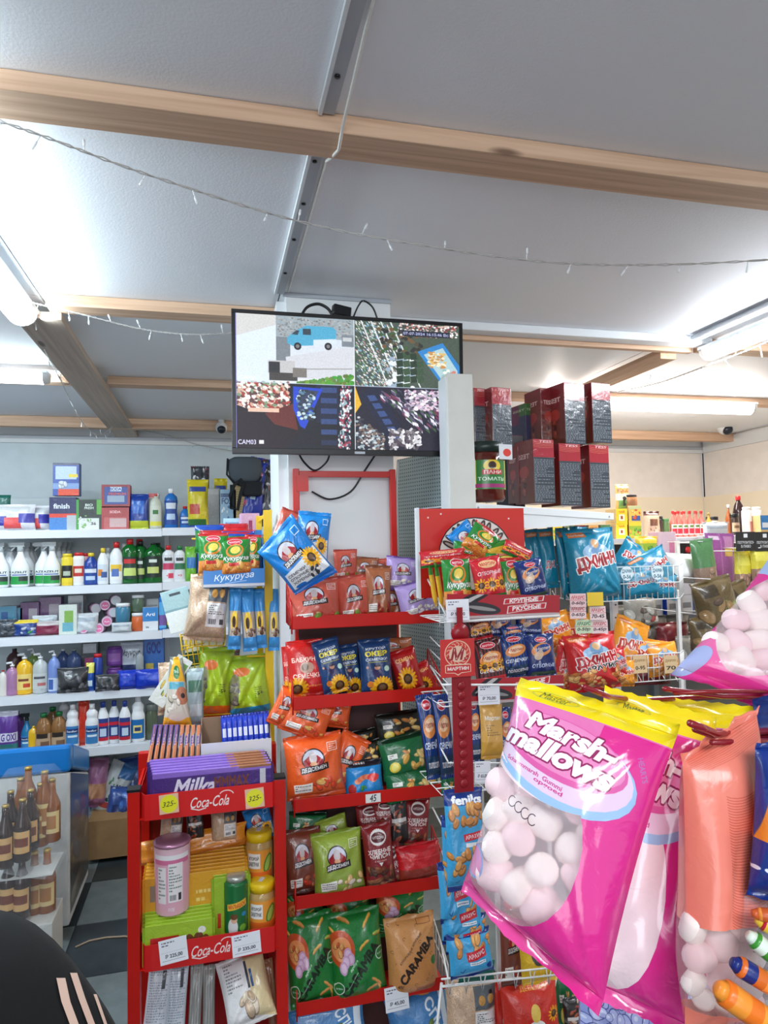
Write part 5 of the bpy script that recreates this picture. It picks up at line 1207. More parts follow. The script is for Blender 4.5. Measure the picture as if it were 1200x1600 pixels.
def quick(key, base, *rects, txt=None, w=120, h=150, blobs=None):
    c = Canvas(w, h, base)
    for r in rects: c.rect(*r[:4], r[4])
    if blobs: c.blobs(*blobs)
    for t in (txt or []): c.text(t[0], t[1], t[2], t[3], t[4], t[5] if len(t) > 5 else None, bold=.03)
    c.noise(5); return design(key, c)
H1 = 'household goods on the top wall shelf'; 
quick('fin1', (30, 40, 90), (0, .5, 1, .62, (220, 60, 40)), (0, .62, 1, 1, (60, 130, 200)), (.65, .55, 1, 1, (180, 190, 196)), txt=[('finish', .45, .27, .6, (226, 232, 240), .2)])
quick('fin2', (60, 90, 170), (0, 0, 1, .06, (90, 90, 110)), (.1, .1, .9, .5, (190, 210, 240)), (0, .62, 1, .8, (130, 160, 210)), (.2, .8, 1, 1, (226, 80, 50)), (.6, .34, .95, .44, (236, 210, 60)), blobs=(5, .1, .6, .5, .75, [(200, 210, 220)], .1, .15))
quick('bio', (24, 44, 40), (0, 0, .1, 1, (60, 160, 60)), (.8, 0, 1, .5, (90, 170, 60)), (.1, .62, .9, 1, (220, 226, 220)), txt=[('BIO', .5, .18, .3, (230, 240, 230), .1), ('FRESH', .5, .28, .36, (230, 240, 230), .1), ('36', .68, .8, .2, (60, 60, 60), .12)], blobs=(14, .05, .5, .6, .95, [(120, 180, 90), (200, 210, 200)], .03, .07))
quick('tab1', (150, 40, 50), (.1, .1, .9, .9, (40, 70, 150)), (.3, .1, .7, .3, (220, 230, 240)), (.2, .5, .8, .8, (150, 170, 190)), w=120, h=100, txt=[('SODA', .5, .2, .4, (60, 80, 150), .12), ('PREMIUM', .55, .42, .6, (220, 80, 60), .1)])
quick('tab2', (170, 50, 54), (.1, .45, .9, 1, (190, 90, 90)), (.3, .5, .9, .9, (206, 170, 170)), w=120, h=100, txt=[('SODA', .5, .2, .4, (240, 200, 200), .1)])
quick('pouchb', (24, 60, 150), (0, .75, 1, 1, (200, 210, 60)), (.2, .2, .8, .55, (50, 110, 200)))
quick('ecobox', (206, 208, 196), (.1, 0, .9, .12, (190, 60, 60)), (.15, .72, .9, .85, (226, 216, 60)), txt=[('ЭКО', .5, .17, .6, (90, 60, 50), .2)], w=70, h=160)
quick('diaper', (226, 226, 232), (0, .45, .35, .8, (60, 60, 160)), (.3, .5, .7, .9, (230, 90, 90)), (.65, .35, 1, .7, (70, 70, 170)), (.1, .1, .9, .3, (206, 210, 212)), w=170, h=100)
quick('greenp', (16, 96, 84)); quick('yelpk', (226, 206, 40), (.1, .15, .9, .25, (60, 80, 160)), (.1, .5, .6, .7, (200, 70, 50)), (.05, .8, .9, .92, (60, 120, 60)), (0, .92, 1, 1, (60, 80, 160)))
quick('greypk', (104, 108, 106), (0, 0, 1, .15, (130, 134, 130))); quick('bluewhitepk', (140, 176, 200), (.1, .1, .9, .2, (60, 90, 130)), txt=[('FOX', .5, .3, .7, (50, 80, 120), .2)], blobs=(10, .1, .4, .9, .9, [(60, 100, 150), (200, 220, 230)], .05, .1))
cv = Canvas(80, 200, (214, 186, 130)); [cv.rect(.1+.15*i, .02+.05*j, .16+.15*i, .035+.05*j, (130, 106, 66)) for i in range(6) for j in range(20)]; design('dotcol', cv)
cv = Canvas(120, 240, (40, 60, 170)); cv.blobs(30, 0, .1, 1, 1, [(60, 80, 190), (190, 60, 110), (40, 40, 120), (210, 210, 230)], .06, .14, 3); cv.rect(.25, .4, .5, .6, (190, 220, 240)); design('bluenet', cv)
cv = Canvas(120, 240, (70, 72, 78)); cv.blobs(60, 0, 0, 1, 1, [(120, 120, 124), (40, 40, 46), (200, 200, 204), (130, 70, 80)], .05, .12, 3, .5, .4); design('silver', cv)
sbag(0, 22, 62, 42, 'diaper', 'white, red and blue nappy pack at the far left of the top shelf'); sbag(0, 55, 46, 40, 'diaper', 'nappy pack with red and blue shapes beside the dark blue box', dy=.1); sbag(0, 4, 24, 22, 'greenp', 'dark green pack lying on the nappy packs', dy=.1, up=.12)
sbox(0, 98, 39, 51, 'fin1', 'dark blue dishwasher box under the taller one, top shelf', side=(30, 40, 90)); sbox(0, 103, 38, 51, 'fin2', 'blue dishwasher box with orange picture standing on another box', up=.184, dep=.07, side=(60, 90, 170))
sbox(0, 139, 37, 47, 'bio', 'dark green and white tablet box on the top shelf', side=(90, 160, 70)); sbox(0, 180, 41, 34, 'tab2', 'red tablet box, lower of the stack of two', side=(140, 50, 54)); sbox(0, 181, 42, 34, 'tab1', 'blue and red tablet box, upper of the stack of two', up=.124, side=(150, 40, 50))
sbag(0, 217, 29, 56, 'pouchb', 'blue and yellow detergent pouch on the top shelf', depth=.04); sbox(0, 239, 17, 56, 'ecobox', 'slim box with red top and yellow stripe behind the clear bottle', dy=.10); sbot(0, 243, 19, 60, 'soap', mt('cream', (206, 208, 190)), RED, 'pale bottle with yellow band on the top shelf', plab('cream', (214, 216, 200), [(0, .75, 1, .95, (226, 216, 60)), (.3, .2, .7, .4, (60, 120, 60))]), (.05, .6))
sbot(0, 267, 21, 63, 'waist', LB, W_, 'tall blue dish soap bottle on the top shelf', L_blue, (.1, .7)); sbot(0, 289, 16, 35, 'oil', LB, RED, 'small blue bottle with red cap on the top shelf', L_blue, (.15, .55))
# goods further right, partly behind the yellow rack
sbag(0, 309, 32, 78, 'yelpk', 'yellow coffee-like pack with green band right of the small blue bottle', dy=.04, depth=.05); sbag(0, 313, 28, 100, 'silver', 'grey pack sticking up behind the yellow pack', dy=.12, depth=.04)
sbox(0, 333, 22, 62, 'greypk', 'tall dark grey box beside the yellow pack', dy=.04, side=(100, 104, 102)); sbag(0, 345, 20, 80, 'yelpk', 'yellow pack behind the grey box', dy=.10, depth=.04); sbox(0, 356, 26, 60, 'bluewhitepk', 'pale blue box with dark lettering', dy=.04)
sbox(0, 375, 20, 78, 'dotcol', 'tan tall box with rows of small dark marks', dy=.04, side=(206, 176, 120)); sbag(0, 400, 34, 112, 'bluenet', 'tall blue and purple netted pack', dy=.02, roll=10, depth=.06, res=1); sbag(0, 424, 34, 108, 'silver', 'tall silver and black wrapped pack beside the pillar', dy=.02, roll=2, depth=.06, res=1, wr=.5)
bagm = mat('black_cloth', (26, 30, 36), .8)
hb = empty('black_bag', at(383, 742, 3.9), label='black handbag with hanging strap on top of the goods beside the television', cat='bag')
k_ = mpp(383, 742, 3.9)
vs = MB().lathe([(0.0005, -.055), (.05, -.05), (.085, -.02), (.095, .03), (.09, .085), (.06, .10), (.0005, .10)], 20, sy=.35); vs.obj('pouch', mat('grey_cloth', (74, 84, 92), .7), hb)
MB().tube([(-.095, -.01, .09), (-.10, -.01, .0), (-.06, -.01, -.05), (.0, -.012, -.07), (.07, -.012, -.05), (.09, -.01, -.01)], .006, 6).obj('piping', bagm, hb)
MB().box(-.02, .09, -.045, .03, -.12, -.04).obj('lower_pocket', bagm, hb, bevel=.01)
b = MB(); [b.box(-.085+i*.0, -.06, -.05, -.047, -.19+0*i, -.06) for i in (0,)]; b.tube([(-.02, -.045, -.03), (-.06, -.055, -.06), (-.085, -.055, -.12), (-.08, -.055, -.19), (-.045, -.055, -.20), (-.03, -.05, -.12), (-.01, -.045, -.05)], .010, 6); b.obj('strap', bagm, hb)

# ---- second shelf
H2 = 'white spray bottles on the second wall shelf'
first = sbot(1, 29, 27, 70, 'spray', W_, mt('grey', (176, 182, 184)), 'white trigger spray bottle at left, second shelf, front row', L_az, (.06, .42), extra='trigger')
def again(src, row, px, label, dy=.03, grp=None, sc=1.0):
    Y = SY+dy; return cpy(src, px, pyz(px, Y, S(row)), Y, label, .035, grp, 0, sc)
again(first, 1, -3, 'white trigger spray bottle cut by the left edge of the picture'); again(first, 1, 66, 'white trigger spray bottle standing just behind the third front one', .07); again(first, 1, 79, 'white trigger spray bottle beside the yellow and black can')
for k in range(3):
    again(first, 1, 12+k*6, 'white trigger spray bottle, %s behind the cut one at left' % ordn[k+1], .12+.08*k, 'spray bottles standing behind the front ones'); again(first, 1, 38+k*6, 'white trigger spray bottle, %s behind the left full one' % ordn[k+1], .12+.08*k, 'spray bottles standing behind the front ones, left'); again(first, 1, 88+k*8, 'white trigger spray bottle, %s behind the rightmost one' % ordn[k+1], .14+.08*k, 'spray bottles standing behind the front ones, right')
sbot(1, 104, 17, 50, 'can', YEL, YEL, 'yellow and black powder can, second shelf', L_blk, (.1, .8), name='powder_can', cat='can'); sbot(1, 122, 17, 51, 'can', W_, RED, 'white powder can with red label, second shelf', L_red, (.1, .8), name='powder_can', cat='can'); sbot(1, 133, 16, 49, 'can', mt('pinkcan', (210, 150, 160)), RED, 'pinkish can behind the white powder can', None, dy=.12, name='powder_can', cat='can')
sbot(1, 141, 22, 50, 'oil', BL, YEL, 'dark blue bottle with yellow cap, second shelf', L_blue, (.05, .55)); sbot(1, 160, 17, 57, 'duck', W_, YEL, 'white toilet cleaner bottle with orange cap', L_dk, (.1, .55)); sbot(1, 168, 15, 56, 'duck', W_, W_, 'white bottle behind the toilet cleaner', None, dy=.12)
sbot(1, 181, 21, 66, 'clean', W_, RED, 'white bleach bottle with red cap, second shelf', L_yel, (.1, .5)); sbot(1, 193, 18, 62, 'clean', CL, W_, 'clear bottle behind the white bleach bottle', None, dy=.12)
g1 = sbot(1, 202, 25, 70, 'waist', GT, RED, 'green dish soap bottle with red cap, second shelf', L_dgr, (.1, .6)); again(g1, 1, 217, 'green dish soap bottle with red cap behind the front one', .12); sbot(1, 219, 20, 66, 'waist', GT, BLK, 'green bottle with black cap between the two green groups', L_ol, (.1, .6), dy=.06)
g2 = sbot(1, 239, 28, 70, 'soap', GT, BLK, 'wide green dish soap bottle with dark oval label, second shelf', L_ol, (.12, .6)); again(g2, 1, 246, 'wide green dish soap bottle directly behind the one with oval label', .12)
sbot(1, 263, 20, 58, 'waist', W_, RED, 'white bottle with pink label and red cap, second shelf', L_pk, (.08, .75)); sbot(1, 281, 19, 57, 'waist', W_, GRN, 'white bottle with green label and green cap, second shelf', L_pg, (.08, .75))
quick('greenpk', (120, 190, 60), (.1, .3, .9, .6, (40, 120, 190))); sbag(1, 299, 18, 56, 'greenpk', 'light green pack at the right end of the second shelf', depth=.05)
sbag(1, 318, 24, 54, 'pouchb', 'blue pouch behind the corn snack carton, second shelf', depth=.05)

# ---- third shelf
quick('mesh', (70, 76, 84), blobs=(30, 0, 0, 1, 1, [(40, 44, 50), (120, 126, 134)], .05, .1)); quick('sponge', (30, 60, 130), (0, 0, 1, .2, (226, 200, 60)), blobs=(14, .1, .3, .9, .9, [(60, 90, 160), (180, 190, 200), (70, 160, 80)], .08, .15))
quick('mauve', (120, 80, 130), (.45, .2, .9, .8, (196, 186, 196)), w=120, h=120); quick('cherry', (130, 40, 70), (.1, .0, .9, .3, (190, 180, 180)), w=150, h=80); quick('greenwhite', (206, 216, 206), (.3, .2, .8, .6, (120, 170, 60)), (.2, .6, .8, .9, (100, 170, 190)))
quick('whitebox', (226, 230, 234), (0, 0, 1, .6, (40, 130, 200)), txt=[('Arti', .5, .3, .6, (240, 240, 250), .2), ('36', .3, .85, .2, (40, 60, 90), .1)], w=90, h=120); quick('tealcd', (90, 160, 190), (.1, .2, .5, .9, (50, 100, 160)))
quick('pale', (200, 206, 210), (.1, .2, .9, .4, (160, 170, 180)), w=150, h=110)
sbag(2, 10, 34, 28, 'mesh', 'dark mesh scourer pack at the left edge, third shelf', wr=.6); sbag(2, 38, 40, 26, 'sponge', 'blue and yellow sponge pack on the third shelf', wr=.5); sbox(2, 12, 24, 44, 'tealcd', 'teal card box at the left edge, third shelf', dy=.16); sbox(2, 28, 12, 40, 'tealcd', 'narrow teal box beside the mauve box', dy=.18)
sbox(2, 46, 27, 48, 'mauve', 'mauve box with pale half circle, left of the two', dy=.18, side=(110, 70, 120)); sbox(2, 78, 32, 54, 'mauve', 'mauve box with pale half circle, right of the two', dy=.2, side=(110, 70, 120)); sbag(2, 76, 42, 22, 'cherry', 'dark cherry pack on the third shelf', wr=.4)
sbag(2, 70, 36, 30, 'pale', 'pale pack lying behind the dark cherry pack', dy=.10); sbox(2, 106, 26, 46, 'greenwhite', 'white and green box, third shelf'); sbox(2, 118, 22, 56, 'pale', 'pale box behind the white and green box', dy=.16)
sbag(2, 136, 34, 32, 'pale', 'clear pack of white cloths on the third shelf', wr=.5)
M_pl = mat('roll_lid', (214, 130, 170), .35); cv = Canvas(70, 70, (226, 214, 226)); cv.ell(.5, .5, .47, .47, (206, 190, 206)); cv.ell(.5, .5, .38, .38, (226, 110, 160)); cv.text('Aura', .5, .5, .55, (240, 236, 246), .2); mlid = printmat('roll_face', cv, bump=0)
for k, (x, y, lab) in enumerate([(130, 982, 'pink lidded roll at the left of the pile on the third shelf'), (154, 982, 'pink lidded roll in the bottom middle of the pile'), (167, 971, 'pink lidded roll raised at the right of the pile'), (164, 946, 'pink lidded roll at the top of the pile'), (181, 938, 'white roll end at the top right of the pile'), (150, 951, 'white roll end at the upper left of the pile'), (178, 957, 'white roll behind the raised pink lidded one')]):
    p = at(x, y, SY+.03+.01*(k % 3)+(.06 if k > 2 else 0)); r_ = 8.2*mpp(x, y, SY+.03)
    o = MB().lathe([(0.0005, 0), (r_*.92, 0.001), (r_, .006), (r_, .11), (.0005, .11)], 16).obj('wipes_roll', mat('roll_wrap', (196, 150, 180), .35), None, p, (math.radians(-90), 0, math.radians(-8+5*k))); props(o, lab, 'roll', 'rolls piled on the third wall shelf')
    d = MB(); d.add([(r_*.9*math.cos(t), r_*.9*math.sin(t), -.0005) for t in np.linspace(0, 2*math.pi, 16, endpoint=False)], [tuple(range(16))[::-1]], [[(.5+.5*math.cos(t), .5-.5*math.sin(t)) for t in np.linspace(0, 2*math.pi, 16, endpoint=False)][::-1]])
    d.obj('roll_face', mlid if k < 4 else mat('roll_white', (216, 220, 226), .4), o)
sbot(2, 191, 22, 30, 'jar', mt('bluej', (70, 130, 160), .15), W_, 'blue gel jar with white lid, third shelf', None, cat='jar', name='jar', dy=.02).location.z += .05
sbag(2, 190, 30, 16, 'pale', 'low clear pack under the blue gel jar', dy=.0)
sbot(2, 215, 20, 28, 'jar', mt('orj', (220, 110, 60), .15), W_, 'orange jar with white lid, third shelf, lower', None, cat='jar', name='jar'); sbot(2, 215, 19, 26, 'jar', mt('grj', (90, 110, 90), .15), W_, 'green grey jar stacked on the orange jar', None, cat='jar', name='jar', dy=.04).location.z += .103; sbot(2, 201, 18, 22, 'jar', mt('grj2', (110, 140, 60), .15), GRN, 'small green jar beside the orange jar', None, cat='jar', name='jar', dy=.08)
sbot(2, 200, 22, 44, 'soap', mt('olv', (140, 150, 80), .2), W_, 'olive bottle behind the jars on the third shelf', None, dy=.16)
sbox(2, 235, 23, 36, 'whitebox', 'white and blue cotton bud box, third shelf'); sbox(2, 238, 18, 46, 'pale', 'grey pink box behind the cotton bud box', dy=.14); sbot(2, 254, 12, 58, 'can', LB, BL, 'slim blue spray can, third shelf', plab('sprayc', (90, 170, 220), [(0, .5, 1, .9, (120, 90, 160))]), (.05, .75), name='spray_can', cat='can')
sbag(2, 268, 16, 42, 'yelpk', 'small yellow pack right of the blue spray can', depth=.03)

# ---- fourth shelf
quick('bagroll', (60, 60, 62), blobs=(20, 0, 0, 1, 1, [(90, 90, 94), (40, 40, 44), (130, 130, 134)], .08, .14)); quick('bluepk', (30, 60, 190), (.1, .3, .9, .5, (60, 90, 210)), w=150, h=90); quick('bluegoc', (60, 120, 200), (.1, .55, .5, .75, (226, 200, 90)), txt=[('GOC', .5, .2, .7, (20, 50, 140), .3)], w=130, h=140)
quick('bwpack', (190, 196, 206), (.0, .5, 1, .8, (40, 50, 90)), txt=[('Изумруд', .5, .25, .8, (30, 40, 60), .16)], w=130, h=120)
s1 = sbot(3, 17, 20, 52, 'soap', PINK, W_, 'mauve soap bottle at the left of the fourth shelf', None, extra='pump'); s2 = sbot(3, 36, 24, 64, 'soap', SOAPY, W_, 'yellow liquid soap with white pump, fourth shelf', L_soap, (.12, .5), extra='pump'); s3 = sbot(3, 61, 23, 63, 'soap', SOAPG, W_, 'clear grey liquid soap with white pump, fourth shelf', L_soapw, (.12, .5), extra='pump'); s4 = sbot(3, 83, 18, 66, 'soap', LAVB, W_, 'lavender blue pump bottle, fourth shelf', plab('lavl', (200, 214, 236), [(.1, .1, .5, .9, (70, 100, 170))]), (.05, .35), extra='pump')
sbot(3, 3, 14, 44, 'soap', mt('wh2', (220, 214, 206)), RED, 'pale bottle with red cap at the left edge, fourth shelf', None); sbot(3, 50, 20, 66, 'soap', mt('greens', (120, 150, 80), .15), W_, 'green soap bottle behind the yellow and grey ones', None, dy=.14, extra='pump'); sbot(3, 20, 24, 70, 'soap', mt('darkr', (70, 40, 44), .3), BLK, 'dark red bottle in the shade at the left, fourth shelf', None, dy=.2)
sbot(3, 97, 20, 66, 'soap', mt('dlav', (70, 90, 140), .2), W_, 'dark blue bottle behind the lavender pump bottle', None, dy=.16); sbot(3, 114, 22, 66, 'soap', mt('dlav2', (80, 100, 150), .2), CL, 'slate blue bottle behind the black bag rolls', None, dy=.14)
sbag(3, 114, 46, 40, 'bagroll', 'clear bag of black rolls lying on the fourth shelf', wr=.6, dy=.01); sbag(3, 141, 12, 45, quick('tube', (30, 80, 170), (0, 0, 1, .35, (226, 220, 90)), (.2, .6, .8, .8, (220, 230, 240)), w=50, h=150), 'toothpaste tube with yellow top, fourth shelf', depth=.02, dy=.02)
sbot(3, 152, 14, 56, 'can', BL, RED, 'dark blue can with red cap, fourth shelf', None, name='spray_can', cat='can'); quick('dkbw', (50, 60, 70), (.1, .1, .9, .3, (200, 206, 210)), (.2, .4, .8, .6, (180, 70, 120))); sbox(3, 140, 24, 72, 'dkbw', 'dark box with pale top at the back of the fourth shelf', dy=.18, side=(60, 66, 74))
c1 = sbot(3, 178, 24, 30, 'can', PUR_, PUR_, 'purple tin with pale swirl, lower of the stack', plab('swirl', (110, 60, 140), [(.1, .2, .9, .8, (150, 100, 170))]), (.1, .8), name='tin', cat='tin', dy=.08); o = again(c1, 3, 178, 'purple tin with pale swirl, upper of the stack', .08); o.location.z += .112
sbag(3, 168, 36, 26, 'bagroll', 'clear bag of beige sponges hanging over the shelf edge', wr=.6, dy=-.0); sbag(3, 206, 34, 68, 'bwpack', 'white and navy wash powder pack, fourth shelf', dy=.12, depth=.04); sbag(3, 200, 30, 30, 'bluepk', 'royal blue pack under the powder pack, fourth shelf', dy=.01); sbag(3, 238, 50, 30, 'bluepk', 'long royal blue pack at the right of the fourth shelf', dy=.0)
sbox(3, 240, 30, 68, 'bluegoc', 'blue box with large letters, fourth shelf', dy=.14, side=(50, 100, 180)); sbot(3, 218, 12, 30, 'soap', CL, CL, 'small clear bottle lying against the blue packs', None, dy=.05).location.z += .09
# ---- fifth shelf
quick('oxy', (100, 60, 150), (.0, .0, 1, .12, (206, 206, 220)), (.2, .5, 1, .7, (226, 226, 240)), (0, .75, 1, 1, (50, 130, 130)), txt=[('G OXI', .6, .6, .7, (90, 60, 150), .2)])
sbag(4, 12, 30, 66, 'oxy', 'purple stain remover pack at the left edge, fifth shelf', res=1, depth=.05); sbot(4, 25, 20, 62, 'soap', PUR_, PUR_, 'purple bottle behind the stain remover pack', None, dy=.12)
sbot(4, 40, 17, 56, 'spray', mt('bluegr', (30, 120, 170), .15), BLK, 'blue window cleaner bottle, fifth shelf', L_bw, (.05, .4), extra='trigger', dy=.06); a1 = sbot(4, 66, 24, 56, 'oil', AMB, GRN, 'amber bottle with green cap, left of the two, fifth shelf', L_br, (.02, .45)); again(a1, 4, 90, 'amber bottle with green cap, right of the two, fifth shelf'); sbot(4, 51, 16, 40, 'soap', SOAPY, YEL, 'yellow bottle squeezed beside the amber bottle', None, dy=.05)
again(a1, 4, 80, 'clear-topped bottle behind the two amber bottles', .16)
b1 = sbot(4, 112, 20, 66, 'bleach', W_, W_, 'white bleach bottle with blue label beside the amber bottles', L_bw, (.08, .5)); again(b1, 4, 142, 'white bleach bottle with blue label right of the red pack', .0); sbag(4, 131, 16, 70, quick('redora', (216, 60, 36), (.2, .3, .8, .6, (200, 50, 30))), 'orange red pack between two white bleach bottles', dy=.07, depth=.04)
again(b1, 4, 98, 'white bleach bottle at the back between amber and blue labels', .18); again(b1, 4, 123, 'white bleach bottle at the back behind the red pack', .18)
r1 = sbot(4, 160, 18, 66, 'duck', W_, BL, 'white toilet cleaner with red and navy label, left of three', L_rb, (.1, .62)); again(r1, 4, 177, 'white toilet cleaner with red and navy label, middle of three'); again(r1, 4, 194, 'white toilet cleaner with red and navy label, right of three', .0)
sbot(4, 215, 21, 70, 'bleach', W_, W_, 'white bottle with blue label and yellow sign, fifth shelf', L_to, (.08, .5)); sbot(4, 236, 18, 54, 'jar', mt('dkj', (90, 100, 80), .15), mt('gcap', (120, 126, 120)), 'dark green jar at the right of the fifth shelf', None, cat='jar', name='jar', dy=.06)
# ---- floor level under the shelving
quick('softn', (50, 80, 150), (.2, .4, .8, .7, (30, 50, 110)), blobs=(6, .2, .1, .8, .9, [(70, 110, 180)], .1, .2)); quick('sheet', (206, 212, 214), (.45, .0, 1, .25, (60, 110, 170)), (0, .7, 1, .8, (200, 80, 70)), blobs=(12, .2, .2, .7, .7, [(40, 60, 80), (80, 140, 90)], .03, .06)); quick('pinkg', (170, 110, 150), (0, .5, 1, .8, (190, 140, 110)))
M_kraft = mat('kraft_carton', (150, 116, 78), .8, vary=.15)
ct = box('cardboard_box', 176, 1340, 74, 58, SY-.05, .3, (M_kraft, M_kraft), 'low brown cardboard box on the floor under the wall shelving', 'box', None)
cz_ = ct.location.z+.005+mpp(176, 1333, SY)*54
for k, (x, y, w, h, key, rl, lab) in enumerate([(190, 1262, 46, 62, 'softn', 12, 'dark blue softener bag standing in the cardboard box'), (178, 1234, 40, 86, 'sheet', 24, 'white bag with blue and green print leaning in the box'), (206, 1218, 40, 70, 'softn', -8, 'dark blue bag at the back right of the box'), (152, 1222, 30, 74, 'pinkg', 4, 'faded pink pack beside the freezer'), (158, 1262, 34, 50, 'softn', -14, 'blue bag at the left of the box')]):
    bag('pack', x, y, w, h, SY+.10+.03*((k*2) % 5), PM[key], lab, 'pack', 'packs in the cardboard box', roll=rl, depth=.08, wr=.4)
wb2 = bottle('water_bottle', 165, 1240, 16, 56, SY+.3, 'oil', CL, CL, 'clear bottle in the shade under the fifth shelf, leftmost', None, cat='bottle', group='clear bottles in the shade under the shelving')
for k, x in enumerate((178, 190, 204, 217)): q = cpy(wb2, x, 1240+(k % 2)*3, SY+.3, 'clear bottle in the shade under the fifth shelf, %s from the left' % ordn[k+1], .02)

# ================================================================ CHEST FREEZER
fc = atz(108, 1463, 0.02); FY = fc.y; FX = fc.x
zt = at(108, 1206, FY).z; zb = at(105, 1163, FY).z
fz = empty('chest_freezer', (FX-.6, FY+.3, 0), label='white chest freezer with a bright blue top edge at the far left', cat='freezer')
M_fw = mat('freezer_white', (206, 206, 204), .35, vary=.12); M_fb = mat('freezer_blue', (20, 120, 200), .3)
dr = .14; D1 = .16          # the lid slopes down away from the viewer
def wedge(x0, x1, y0, y1, z0, zA, zB):     # box whose top falls from zA (near) to zB (far)
    return [(x0, y0, z0), (x1, y0, z0), (x1, y1, z0), (x0, y1, z0), (x0, y0, zA), (x1, y0, zA), (x1, y1, zB), (x0, y1, zB)], [(3, 2, 1, 0), (4, 5, 6, 7), (0, 1, 5, 4), (1, 2, 6, 5), (2, 3, 7, 6), (3, 0, 4, 7)]
MB().add(*wedge(-.7, .6, -.3, D1, .06, zt, zt-dr)).obj('body', M_fw, fz, bevel=.01)
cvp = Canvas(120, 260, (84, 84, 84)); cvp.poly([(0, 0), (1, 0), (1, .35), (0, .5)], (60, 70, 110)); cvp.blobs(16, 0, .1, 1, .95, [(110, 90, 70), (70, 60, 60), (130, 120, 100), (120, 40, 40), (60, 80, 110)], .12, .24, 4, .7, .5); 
MB().add([(.6012, -.28, .1), (.6012, D1-.01, .1), (.6012, D1-.01, zt-dr-.01), (.6012, -.28, zt-.01)], [(0, 1, 2, 3)], [[(0, 0), (1, 0), (1, 1), (0, 1)]]).obj('side_patches', design('fridge_side', cvp, bump=0), fz)  # grey side panel with a dark blue upper part and mixed blobs
h_ = zb-zt
o = MB().add(*wedge(-.7, .603, -.312, -.24, zt, zb, zb-.012)).obj('top_frame', M_fb, fz, bevel=.015)
vs, fs = wedge(.50, .6025, -.24, D1+.01, 0, 0, 0); vs = [(x, y, zz_+(zt if k < 4 else zb-.012)-(dr if y > 0 else 0)) for k, (x, y, zz_) in enumerate(vs)]; MB().add(vs, fs).obj('end_frame', M_fb, fz, bevel=.012)
vs, fs = wedge(-.69, .50, -.24, D1, 0, 0, 0); vs = [(x, y, (zt-.002 if k < 4 else zb-.03)-(dr if y > 0 else 0)) for k, (x, y, zz_) in enumerate(vs)]; MB().add(vs, fs).obj('glass_lid', mat('lid_glass', (70, 90, 100), .05, spec=.8), fz)
MB().box(-.65, .55, -.29, D1-.02, .0, .06).obj('plinth', M_dark, fz)
o = MB().box(-.06, .06, -.04, .04, 0, .0006).obj('paper_sheet', M_cardw, None, (FX-.50, FY+.10, zb-.018), (-.29, 0, .1)); props(o, 'white paper sheet lying on the freezer lid', 'paper')
# beer bottles shrink wrapped in front of the freezer
BRN = mat('beer_glass', (50, 24, 14), .08, coat=.4); BRL = mat('beer_light', (150, 84, 34), .08, trans=.15)
cvb = Canvas(70, 60, (214, 170, 110)); cvb.rect(.1, .3, .9, .7, (120, 60, 40)); L_beer = printmat('label_beer', cvb, bump=0); cvb = Canvas(70, 60, (226, 200, 140)); cvb.rect(.2, .2, .8, .8, (180, 120, 60)); L_beer2 = printmat('label_beer2', cvb, bump=0)
M_film = mat('shrink_film', (226, 232, 236), .12, alpha=.09, bump=(30, .9, .01), spec=.9)
wh = [('dark beer bottle, front of the upper pack, next to the left edge', 4, 1360, 0), ('dark beer bottle in front of the upper pack, right of the first', 31, 1350, 0), ('dark beer bottle at the right of the upper pack front', 44, 1332, 1), ('golden beer bottle at the right of the upper pack', 60, 1325, 2), ('pale topped beer bottle behind, left', 28, 1318, 2), ('pale topped beer bottle behind, right', 66, 1306, 2), ('beer bottle behind, tallest at centre', 40, 1300, 2), ('dark beer bottle behind the front ones, left', 12, 1335, 1), ('beer bottle at the right back corner of the upper pack', 78, 1318, 2)]
BG = 'beer bottles of the shrink wrapped packs'; src = {}
for lab, x, y, row in wh:
    Y = 2.74+.07*row; key = 'd' if (row < 2) else 'l'
    if key not in src: src[key] = bottle('beer_bottle', x, y, 26, 96, Y, 'beer', BRN if key == 'd' else BRL, mat('cap_gold', (190, 160, 90), .3, metal=.6), lab, L_beer if key == 'd' else L_beer2, (.15, .5), 'beer bottle', BG, 1.0, n=16)
    else: cpy(src[key], x, y, Y, lab, .033, BG)
for lab, x, y, row in [('dark beer bottle of the lower pack beside the left edge', 8, 1440, 0), ('dark beer bottle of the lower pack, second from the left', 30, 1440, 0), ('golden beer bottle of the lower pack, right corner', 70, 1432, 1), ('dark beer bottle of the lower pack, third from the left', 50, 1436, 1)]:
    cpy(src['d' if row == 0 else 'l'], x, y, 2.76+.07*row, lab, .033, BG)
def film(pts, Y0, Y1, label):
    ps = [at(x, y, Y0) for x, y in pts]; n = len(ps); c0 = sum(ps, Vector())/n; b = MB(); rr = random.Random(3)
    vs = [p-c0+Vector((rr.uniform(-.004, .004),)*3) for p in ps]+[p-c0+Vector((0, Y1-Y0, .012)) for p in ps]
    b.add(vs, [tuple(range(n))]+[(i, (i+1) % n, n+(i+1) % n, n+i) for i in range(n)], None, 0, False)
    o = b.obj('plastic_wrap', M_film, None, c0); props(o, label, 'plastic wrap')
film([(-20, 1242), (20, 1236), (60, 1232), (88, 1262), (84, 1320), (72, 1372), (40, 1368), (-20, 1362)], 2.71, 2.97, 'torn clear film around the upper pack of beer bottles')
film([(-20, 1374), (40, 1366), (84, 1376), (82, 1440), (60, 1460), (-20, 1460)], 2.73, 2.95, 'clear film around the lower pack of beer bottles')
o = MB().box(-.22, .13, -.03, .17, 0, .0).obj('x', M_card) if False else None
zz = at(30, 1442, 2.79).z; xx = at(30, 1440, 2.79).x
